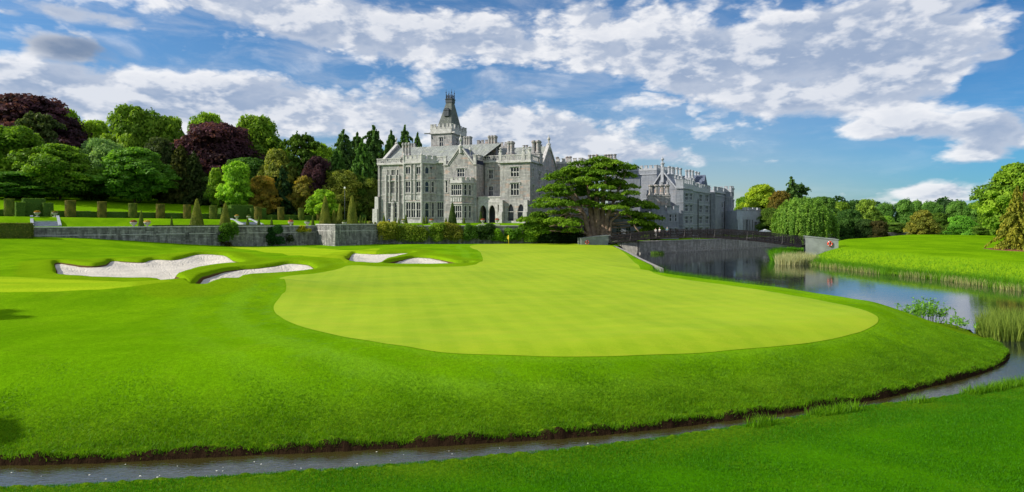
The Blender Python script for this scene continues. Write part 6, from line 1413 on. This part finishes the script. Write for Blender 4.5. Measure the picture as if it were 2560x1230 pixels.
def abut(p, q, zt0, zt1, zb, label, off, group='bridge abutments'):
    p, q = Vector((*p, 0)), Vector((*q, 0)); d = (q-p).normalized(); n = Vector((-d.y, d.x, 0)); c = p
    e = empty('bridge_abutment', tuple(c), 0, label, 'abutment', group); mb = MB(); cp = MB(); th = .55
    for o_ in (0, off):
        q8 = [n*o_+(v-c)+n*k+Vector((0, 0, z)) for v, z in ((p, zb), (q, zb)) for k in (0, th)]+[n*o_+(v-c)+n*k+Vector((0, 0, z)) for v, z in ((p, zt0), (q, zt1)) for k in (0, th)]
        mb.add(q8, [(0,1,3,2),(4,6,7,5),(0,2,6,4),(3,1,5,7),(1,0,4,5),(2,3,7,6)])
        c8 = [n*o_+(v-c)+n*k+Vector((0, 0, z)) for v, z in ((p-d*.06, zt0), (q+d*.06, zt1)) for k in (-.08, th+.08)]+[n*o_+(v-c)+n*k+Vector((0, 0, z+.14)) for v, z in ((p-d*.06, zt0), (q+d*.06, zt1)) for k in (-.08, th+.08)]
        cp.add(c8, [(0,1,3,2),(4,6,7,5),(0,2,6,4),(3,1,5,7),(1,0,4,5),(2,3,7,6)])
    mb.build('wing_wall', M['concrete'], e); cp.build('coping', M['concrete'], e); return e
def atY(px, Y_): return px_at(px, Y_)
abut(atY(1453, 123.2), atY(1526, 123.9), px_z(597.5, 123.2), px_z(589, 123.9), .2, 'pale concrete abutment at the left end of the footbridge', 2.7)
abut(atY(2014, 97.2), atY(2096, 95.5), px_z(592, 97.2), px_z(600.5, 95.5), -.8, 'grey concrete abutment at the right end of the footbridge', 2.7)
for px, py, Y_, lb in ((1468, 605.5, 122.95, 'orange-red lifebuoy on the left bridge abutment'), (2075, 609.5, 95.75, 'orange-red lifebuoy on the right bridge abutment')):
    e = empty('lifebuoy', (*px_at(px, Y_), px_z(py, Y_)), 0, lb, 'lifebuoy', 'lifebuoys on the bridge abutments'); R_, r_ = .31, .13
    for nm, m_, segs in (('ring', 'red', [(0, 24)]), ('band', 'white', [(2, 3), (8, 9), (14, 15), (20, 21)])):
        mb = MB(); rr_ = r_ if nm == 'ring' else r_*1.06
        for s0, s1 in segs:
            for i in range(s0, s1):
                a0_, a1_ = 2*math.pi*i/24, 2*math.pi*(i+1)/24
                for j in range(8):
                    b0_, b1_ = 2*math.pi*j/8, 2*math.pi*(j+1)/8; q_ = [((R_+rr_*math.cos(b))*math.cos(a), rr_*math.sin(b), (R_+rr_*math.cos(b))*math.sin(a)) for a, b in ((a0_, b0_), (a1_, b0_), (a1_, b1_), (a0_, b1_))]; mb.quad(*q_)
        mb.build(nm, M[m_], e)
# quay and kerb
qw = empty('quay_wall', (quayL[0][0], quayL[0][1], 0), 0, 'dark rough masonry quay along the far bank below the guest wing', 'wall'); mb = MB(); cp = MB()
ql = [(x-quayL[0][0], y-quayL[0][1]) for x, y in quayL]; ql = [(-3.0, 4.0)]+ql
for a, b_ in zip(ql[:-1], ql[1:]): lbar(mb, a, b_, -1, 2.35, -.35, 1.6); lbar(cp, a, b_, 2.35, 2.5, -.42, 1.7); lbar(mb, a, b_, -1, .28, -.75, -.35)
mb.build('masonry', M['quay'], qw); cp.build('coping', M['quay'], qw)
kb = MB(); sb = [(x, y) for x, y in [gp(1652,676,1.4), *shoreB[:4], (20.3, 121)]]
for a, b_ in zip(sb[:-1], sb[1:]): lbar(kb, b_, a, -.9, 1.62, -.02, .30)
kb = kb.build('green_kerb', M['quay']); tag(kb, 'low grey retaining kerb where the green meets the river', 'kerb')
mb = MB(); x, y = px_at(2545, 87); mb.lathe(x, y, [(5.4, HF(x, y)-.35), (5.0, HF(x, y)+.06), (.3, HF(x, y)+.16)], 30, 0, True); o = mb.build('mulch_bed', M['mulch']); tag(o, 'round bed of reddish bark mulch under the feathery larch', 'mulch bed')
# far things on the right: flag, small parasol, seats
x, y = px_at(2302, 186); z_ = HF(x, y); fl = empty('flagstick', (x, y, z_), 0, 'distant yellow golf flag on the far green at right', 'flagstick'); mb = MB(); mb.tube([(0, 0, 0), (0, 0, 2.2)], .05, 6); mb.build('pole', M['yellow'], fl); mb = MB(); mb.add([(0, 0, 2.2), (-.5, .05, 2.0), (-.45, 0, 1.65), (0, 0, 1.75)], [(0,1,2,3)]); mb.build('flag', M['yellow'], fl)
x, y = px_at(1912, 168); z_ = HF(x, y); pa = empty('parasol', (x, y, z_), 0, 'cream parasol beside the low pavilion, above the bridge rail', 'parasol')
mb = MB(); zt_ = px_z(572.5, y)-z_; mb.lathe(0, 0, [(1.7, zt_-.75), (1.6, zt_-.65), (.1, zt_)], 8, R(22), False); mb.build('canopy', M['white'], pa); mb = MB(); mb.tube([(0, 0, 0), (0, 0, zt_)], .04, 6); mb.build('pole', M['lead'], pa)
gch = 'white garden chairs on the lawn behind the bridge'
for k, (px, lb) in enumerate(((1734, 'left white chair on the riverside lawn seen under the bridge'), (1746, 'right white chair on the riverside lawn seen under the bridge'))):
    x, y = px_at(px, 140); z_ = HF(x, y); e = empty('garden_chair', (x, y, z_), .4-.8*k, lb, 'chair', gch); mb = MB(); mb.box(-.28, .28, -.26, .26, .40, .46); mb.build('seat', M['white'], e); mb = MB(); mb.add([(-.28, .24, .46), (.28, .24, .46), (.28, .36, 1.0), (-.28, .36, 1.0), (-.28, .29, .46), (.28, .29, .46), (.28, .41, 1.0), (-.28, .41, 1.0)], [(0,1,2,3),(7,6,5,4),(0,3,7,4),(1,5,6,2),(3,2,6,7)]); mb.build('backrest', M['white'], e)
    for sx in (-.25, .25):
        for sy in (-.22, .22): mb = MB(); mb.box(sx-.025, sx+.025, sy-.025, sy+.025, 0, .4); mb.build('leg', M['white'], e)
for k, (px, w, col, lb) in enumerate(((1705, 2.8, (.06, .035, .03), 'low reddish-brown shrub on the riverside lawn left of the white chairs'), (1768, 3.0, (.07, .05, .025), 'low brown shrub on the riverside lawn right of the white chairs'), (1922, 3.6, (.08, .16, .02), 'low green hedge-like bush by the parasol'))):
    x, y = px_at(px, 141 if k < 2 else 166); bush('low_shrub', x, y, HF(x, y), (w, 1.4, .95), col, lb, n_=700, size=.14, seed=70+k)
# ------------------------------------------------------------------ people
def skin_obj(name, nodes, edges, m, parent, sub=1):
    """one continuous surface grown round a skeleton: nodes = (x, y, z, r)"""
    me = bpy.data.meshes.new(name); me.from_pydata([n[:3] for n in nodes], edges, []); me.materials.append(m)
    o = link_mesh(name, me, parent); md = o.modifiers.new('skin', 'SKIN'); md.use_smooth_shade = True
    if not me.skin_vertices: 
        bm = bmesh.new(); bm.from_mesh(me); bm.verts.layers.skin.verify(); bm.to_mesh(me); bm.free()
    for i, n in enumerate(nodes):
        sv = me.skin_vertices[0].data[i]; r_ = n[3]; sv.radius = r_ if isinstance(r_, tuple) else (r_, r_); sv.use_root = (i == 0)
    s = o.modifiers.new('sub', 'SUBSURF'); s.levels = sub; s.render_levels = sub; return o
def person(x, y, z, rz, shirt, legs, hair, label, group, pose='stand', H=1.75):
    e = empty('person', (x, y, z), rz, label, 'person', group); k = H/1.75; e.scale = (k, k, k)
    arm = {'stand': ((-.24, 0, 1.12, -.25, -.02, .86), (.24, 0, 1.12, .25, -.02, .86)), 'rail': ((-.24, -.12, 1.18, -.20, -.36, 1.14), (.24, -.12, 1.18, .18, -.36, 1.14)), 'golf': ((-.20, -.16, 1.15, -.03, -.34, .95), (.20, -.16, 1.15, .04, -.34, .95))}[pose]
    N = [(0, 0, .95, .13), (0, 0, 1.15, .12), (0, 0, 1.36, .13), (0, 0, 1.47, .055), (0, -.01, 1.56, .085), (0, -.015, 1.66, .095), (0, 0, 1.73, .06)]
    Ed = [(0, 1), (1, 2), (2, 3), (3, 4), (4, 5), (5, 6)]
    for s_, (ex, ey, ez, hx, hy, hz) in zip((-1, 1), arm):
        b0 = len(N); N += [(s_*.18, 0, 1.38, .055), (ex, ey, ez, .042), (hx, hy, hz, .03), (hx, hy-.03, hz-.09, .032)]; Ed += [(2, b0), (b0, b0+1), (b0+1, b0+2), (b0+2, b0+3)]
    for s_ in (-1, 1):
        b0 = len(N); N += [(s_*.10, 0, .86, .09), (s_*.11, -.02, .48, .06), (s_*.12, .02, .10, .04), (s_*.13, -.13, .04, .04)]; Ed += [(0, b0), (b0, b0+1), (b0+1, b0+2), (b0+2, b0+3)]
    skin_obj('body', N, Ed, M['skin'], e)
    T_ = [(0, 0, .93, .165), (0, 0, 1.15, .15), (0, 0, 1.37, .155)]; Te = [(0, 1), (1, 2)]
    for s_, (ex, ey, ez, hx, hy, hz) in zip((-1, 1), arm):
        b0 = len(T_); T_ += [(s_*.185, 0, 1.385, .08), (ex, ey, ez, .062)]; Te += [(2, b0), (b0, b0+1)]
    skin_obj('shirt', T_, Te, shirt, e)
    L_ = [(0, 0, .93, .15)]; Le = []
    for s_ in (-1, 1): b0 = len(L_); L_ += [(s_*.10, 0, .84, .105), (s_*.11, -.02, .48, .080), (s_*.12, .02, .12, .062)]; Le += [(0, b0), (b0, b0+1), (b0+1, b0+2)]
    skin_obj('trousers', L_, Le, legs, e)
    mb = MB(); mb.lathe(0, .015, [(.09, 1.62), (.108, 1.68), (.09, 1.75), (.04, 1.79)], 12, 0, True); mb.build('hair', hair, e); return e
CL_ = {n: m_simple(n, c, .8, 0, .12, 8) for n, c in dict(white_cotton=(.75, .75, .76), teal_cotton=(.08, .26, .30), blue_cotton=(.05, .18, .55), navy_cotton=(.03, .04, .08), tan_cotton=(.35, .29, .2), dark_hair=(.03, .02, .015), grey_hair=(.3, .29, .28)).items()}
def on_bridge(px, side):
    t_ = 0; 
    for i in range(2000):
        t_ = i/2000; p = Vector((BL[0], BL[1], 0))+bd*(t_*BLn)+bn*side
        if 1280+F*p.x/p.y > px: break
    return p.x, p.y, bz(t_)+.05
ba = math.atan2(bd.y, bd.x); gp_ = 'people on the footbridge'
x, y, z_ = on_bridge(1639, -.55); person(x, y, z_, ba+.2, CL_['white_cotton'], CL_['white_cotton'], CL_['dark_hair'], 'person in white shirt and white trousers, leftmost on the footbridge', gp_, 'rail')
x, y, z_ = on_bridge(1649, -.4); person(x, y, z_, ba-.4, CL_['white_cotton'], CL_['navy_cotton'], CL_['grey_hair'], 'grey-haired person in white shirt and dark trousers on the footbridge', gp_, 'stand', 1.8)
x, y, z_ = on_bridge(1668, -.5); person(x, y, z_, ba+.1, CL_['teal_cotton'], CL_['navy_cotton'], CL_['grey_hair'], 'person in a teal shirt leaning on the bridge rail', gp_, 'rail', 1.8)
x, y = wall_back(973, 8); person(x, y, HF(x, y), .8, CL_['blue_cotton'], CL_['navy_cotton'], CL_['dark_hair'], 'person in a blue top on the lawn at the left corner of the manor', None, 'stand', 1.6)
x, y = px_at(2322, 184); person(x, y, HF(x, y), .3, CL_['navy_cotton'], CL_['navy_cotton'], CL_['dark_hair'], 'distant golfer in dark clothes near the far flag', 'golfers on the far green', 'golf', 1.8)
x, y = px_at(2351, 182); person(x, y, HF(x, y), -.5, CL_['tan_cotton'], CL_['navy_cotton'], CL_['dark_hair'], 'distant golfer in a tan shirt right of the dark-clothed one', 'golfers on the far green', 'golf', 1.8)
# ------------------------------------------------------------------ grasses and reeds
def blades(name, X, Y, Z, h, w, color, label, seed=0, lean=.25, tv=.2, name_kind='stuff', clump=None):
    r_ = np.random.default_rng(seed); n_ = len(X); a = r_.random(n_)*2*math.pi; wx, wy = np.cos(a)*w/2, np.sin(a)*w/2; H_ = h*r_.uniform(.55, 1.15, n_); lx, ly = r_.normal(size=n_)*lean*H_, r_.normal(size=n_)*lean*H_
    B = np.stack([X, Y, Z], 1); W_ = np.stack([wx, wy, np.zeros(n_)], 1); Tm = B+np.stack([lx*.3, ly*.3, H_*.55], 1); Tt = B+np.stack([lx, ly, H_], 1)
    V_ = np.stack([B-W_, B+W_, Tm+W_*.75, Tm-W_*.75, Tt], 1).reshape(-1, 3); b_ = np.arange(n_)*5
    q_ = np.stack([b_, b_+1, b_+2, b_+3], 1); t3 = np.stack([b_+3, b_+2, b_+4, b_+4], 1)
    t3 = np.stack([b_+3, b_+2, b_+4], 1); tri = np.concatenate([np.stack([b_, b_+1, b_+2], 1), np.stack([b_, b_+2, b_+3], 1), t3])
    tint = np.repeat(np.clip(.5+r_.normal(size=n_)*tv+(clump if clump is not None else 0), 0, 1), 5)
    o = link_mesh(name, np_mesh(name, V_, tri, M['blade'], {'tint': tint})); o.color = (*color, 1)
    if label: tag(o, label, None, None, 'stuff')
    return o
def scatter(x0, x1, y0, y1, n_, seed, keep):
    r_ = np.random.default_rng(seed); X = r_.uniform(x0, x1, n_); Y = r_.uniform(y0, y1, n_); Z, dw, dn, db = height(X, Y); k = keep(X, Y, dw, dn, r_); return X[k], Y[k], Z[k], dw[k]
infr = lambda X, Y, m=1.04: np.abs(X) < Y*1280/F*m
X, Y, Z, dw = scatter(-17, 22, 12.2, 25.5, 620000, 1, lambda X, Y, dw, dn, r_: (dn > 0) & (dw > .02) & infr(X, Y) & (r_.random(len(X)) < np.clip(1.5-(Y-13)/16, .3, 1)))
blades('grass', X, Y, Z-.01, .055, .011, (.036, .145, .002), 'fine lawn grass of the near bank', 2, .45, .25)
X, Y, Z, dw = scatter(-17, 29, 16, 33, 900000, 3, lambda X, Y, dw, dn, r_: (dn < -.3) & (dw > .10) & (dw < 5.5) & (sdf(GREEN, X, Y) < -.15) & infr(X, Y) & (r_.random(len(X)) < np.clip((5.5-dw)/4, 0, 1)))
cl_ = .22*np.sin(X*2.3+np.sin(Y*3.1)*2)*np.cos(Y*2.9+np.sin(X*1.7)*2)
blades('grass', X, Y, Z-.02, .085*np.clip(1.5-dw*.22, .6, 1.5), .014, (.082, .195, .003), 'rough grass on the slope above the creek', 4, .55, .22, clump=cl_)
# shaggy lip over the soil edge
X, Y, Z, dw = scatter(-17, 29, 16, 33, 160000, 5, lambda X, Y, dw, dn, r_: (dn < -.3) & (dw > .06) & (dw < .75) & infr(X, Y))
blades('tall_grass', X, Y, Z-.05, .14, .018, (.055, .12, .004), 'shaggy grass hanging over the soil edge of the creek', 6, .7, .28, clump=.25*np.sin(X*3.7)*np.cos(Y*4.1+X))
X, Y, Z, dw = scatter(5, 24, 17, 26, 60000, 7, lambda X, Y, dw, dn, r_: (dn > 0) & (dw > -.1) & (dw < .9) & (np.sin(X*1.9)+np.sin(X*.7+1)+(X-9)*.12 > .2+r_.random(len(X))*.7) & infr(X, Y))
blades('tall_grass', X, Y, np.maximum(Z, 0)-.03, .34, .02, (.07, .17, .004), 'tufts of longer grass on the near bank by the creek mouth', 8, .35, .25)
# far river bank meadow and reeds
X, Y, Z, dw = scatter(36, 80, 36, 118, 330000, 9, lambda X, Y, dw, dn, r_: (dn < 0) & (X > 36) & (dw > -.6) & (dw < 6.5) & infr(X, Y, 1.1) & (sdf(RIGHT, X, Y) > -3) & (r_.random(len(X)) < np.clip(1.25-dw/5.5, .05, 1)))
cl_ = .28*np.sin(X*.9+np.sin(Y*.7)*2)*np.cos(Y*.8)
blades('reeds', X, Y, np.maximum(Z, -.05)-.03, np.where(dw < 1.5, .85, .26)*(1+.9*cl_), .032, (.075, .19, .008), 'green reeds and meadow grass fringing the far river bank', 10, .28, .26, clump=cl_)
X, Y, Z, dw = scatter(36, 70, 36, 100, 130000, 11, lambda X, Y, dw, dn, r_: (dw < .35) & (dw > -.9) & (X > 38) & infr(X, Y, 1.1) & (np.sin(X*1.7)+np.sin(Y*.9)+.9 > r_.random(len(X))*1.6))
blades('reeds', X, Y, np.full(len(X), -.05), .75, .035, (.26, .27, .12), 'pale stiff reeds standing in the water along the far bank', 12, .16, .3)
def ellipse_sc(px0, px1, D0, D1, n_, seed):
    r_ = np.random.default_rng(seed); a = r_.random(n_)*2*math.pi; q_ = np.sqrt(r_.random(n_)); D_ = (D0+D1)/2+np.sin(a)*q_*(D1-D0)/2; px = (px0+px1)/2+np.cos(a)*q_*(px1-px0)/2; return (px-1280)/F*D_, D_
X, Y = ellipse_sc(1938, 2048, 90, 98, 7000, 13); blades('reeds', X, Y, X*0-.1, 1.5*(1+.25*np.sin(X*2.2)), .045, (.30, .31, .18), 'pale grey-green clump of reeds in front of the right abutment', 14, .22, .3)
X, Y = ellipse_sc(1925, 2012, 98, 108, 9000, 15); blades('reeds', X, Y, X*0-.1, 2.0, .07, (.075, .22, .006), 'vivid green grass clump left of the right abutment', 16, .25, .22)
X, Y = ellipse_sc(2438, 2620, 33.5, 38, 3600, 17); blades('reeds', X, Y, X*0-.1, 1.5, .028, (.14, .20, .035), 'tall brown-tipped reeds standing in the water at the right edge', 18, .16, .35)
X, Y = ellipse_sc(1672, 1836, 55, 64, 1, 19)
X, Y, Z, dw = scatter(14, 27, 40, 72, 120000, 20, lambda X, Y, dw, dn, r_: (dw > -.5) & (dw < 1.5) & (X > 14) & (Y > 50) & (Y < 66) & (np.sin(X*1.3+Y)+1.1 > r_.random(len(X))*1.5))
blades('tall_grass', X, Y, np.maximum(Z, 0)-.05, X*0+1.15, .045, (.065, .18, .006), 'bright tall grass between the green and the river', 21, .3, .22)
X, Y, Z, dw = scatter(16, 24, 98, 122, 16000, 22, lambda X, Y, dw, dn, r_: (dw > -1.6) & (dw < -.3) & (X < 23) & (Y > 106)); blades('tall_grass', X, Y, X*0-.05, .7, .06, (.10, .22, .01), 'grass at the foot of the kerb near the left abutment', 23, .3, .22)
X, Y = ellipse_sc(1626, 1662, 119, 121, 420, 24); blades('reeds', X, Y, X*0-.1, .8, .05, (.11, .2, .04), 'small reed clump in the water under the bridge', 25, .25, .3)
# leafy water plants before the green
for k, (px, D_, w, h_, n_, lb) in enumerate(((2312, 38.2, 2.3, 1.25, 1500, 'leafy willowherb clump at the water edge right of the green'), (2392, 35.6, 1.2, .55, 260, 'thin straggling water plants between the leafy clump and the reeds'))):
    r_ = np.random.default_rng(80+k); x, y = px_at(px, D_); ns = 60 if k == 0 else 16; parts = []; st_ = MB()
    for s_ in range(ns):
        bx_, by_ = r_.normal()*w*.33, r_.normal()*.5; hh = h_*r_.uniform(.5, 1.1)*(1-.25*abs(bx_)/w); tx_, ty_ = bx_+r_.normal()*.18+bx_*.25, by_+r_.normal()*.15; st_.tube([(bx_, by_, -.3), (tx_, ty_, hh+.15)], [.012, .005], 4)
        m_ = max(6, n_//ns); q_ = r_.uniform(.25, 1, m_); P = np.stack([bx_+(tx_-bx_)*q_, by_+(ty_-by_)*q_, .15+hh*q_], 1)+r_.normal(size=(m_, 3))*np.array([.06, .06, .02]); rng = r_; parts.append(leaf_quads(P, .065, np.clip(.5+r_.normal(size=m_)*.25, 0, 1), np.tile([0, -.3, .9], (m_, 1)), .3, 2.6))
    e = empty('water_plant', (x, y, .35), 0, lb, 'plant'); lf_ = link_mesh('leaves', leaf_mesh('leaves', parts, M['leaf']), e); lf_.color = (.12, .27, .025, 1); st_.build('stems', m_simple('green_stem', (.06, .12, .02), .8), e)
# foam flecks drifting on the creek
r_ = np.random.default_rng(31); mb = MB(); cnt = 0
while cnt < 45:
    px, py = r_.uniform(0, 1500), r_.uniform(1080, 1200); x, y = gp(px, py, 0)
    if -sdf(WATER, np.array([x]), np.array([y]))[0] > -.12: continue
    if r_.random() < .35: pass
    s_ = r_.uniform(.006, .018); mb.lathe(x, y, [(s_*1.8, .001), (s_, .005)], 6, r_.random()); cnt += 1
fm = mb.build('foam', M['foam']); tag(fm, 'small white foam flecks drifting on the creek', None, None, 'stuff')
# trees beyond the left edge whose shadows reach into the picture
for (x, y, h_, w, lb) in ((-28.1, 15.3, 9.0, 4.2, 'tree just outside the left edge whose shadow falls on the creek bank'), (-49, 26.0, 14, 9, 'tall tree outside the left edge whose shadow streaks the left slope'), (-26.5, 7.5, 9.0, 8.0, 'tree outside the left edge whose shadow crosses the near bank')):
    e = empty('broadleaf_tree', (x, y, HF(x, y)), x, lb, 'tree')
    for nm, me_ in zip(('crown', 'trunk'), PROTO['open']):
        o = link_mesh(nm, me_, e); o.scale = (w, w, h_) if nm == 'crown' else (h_*.8, h_*.8, h_); o.color = (*G1, 1)
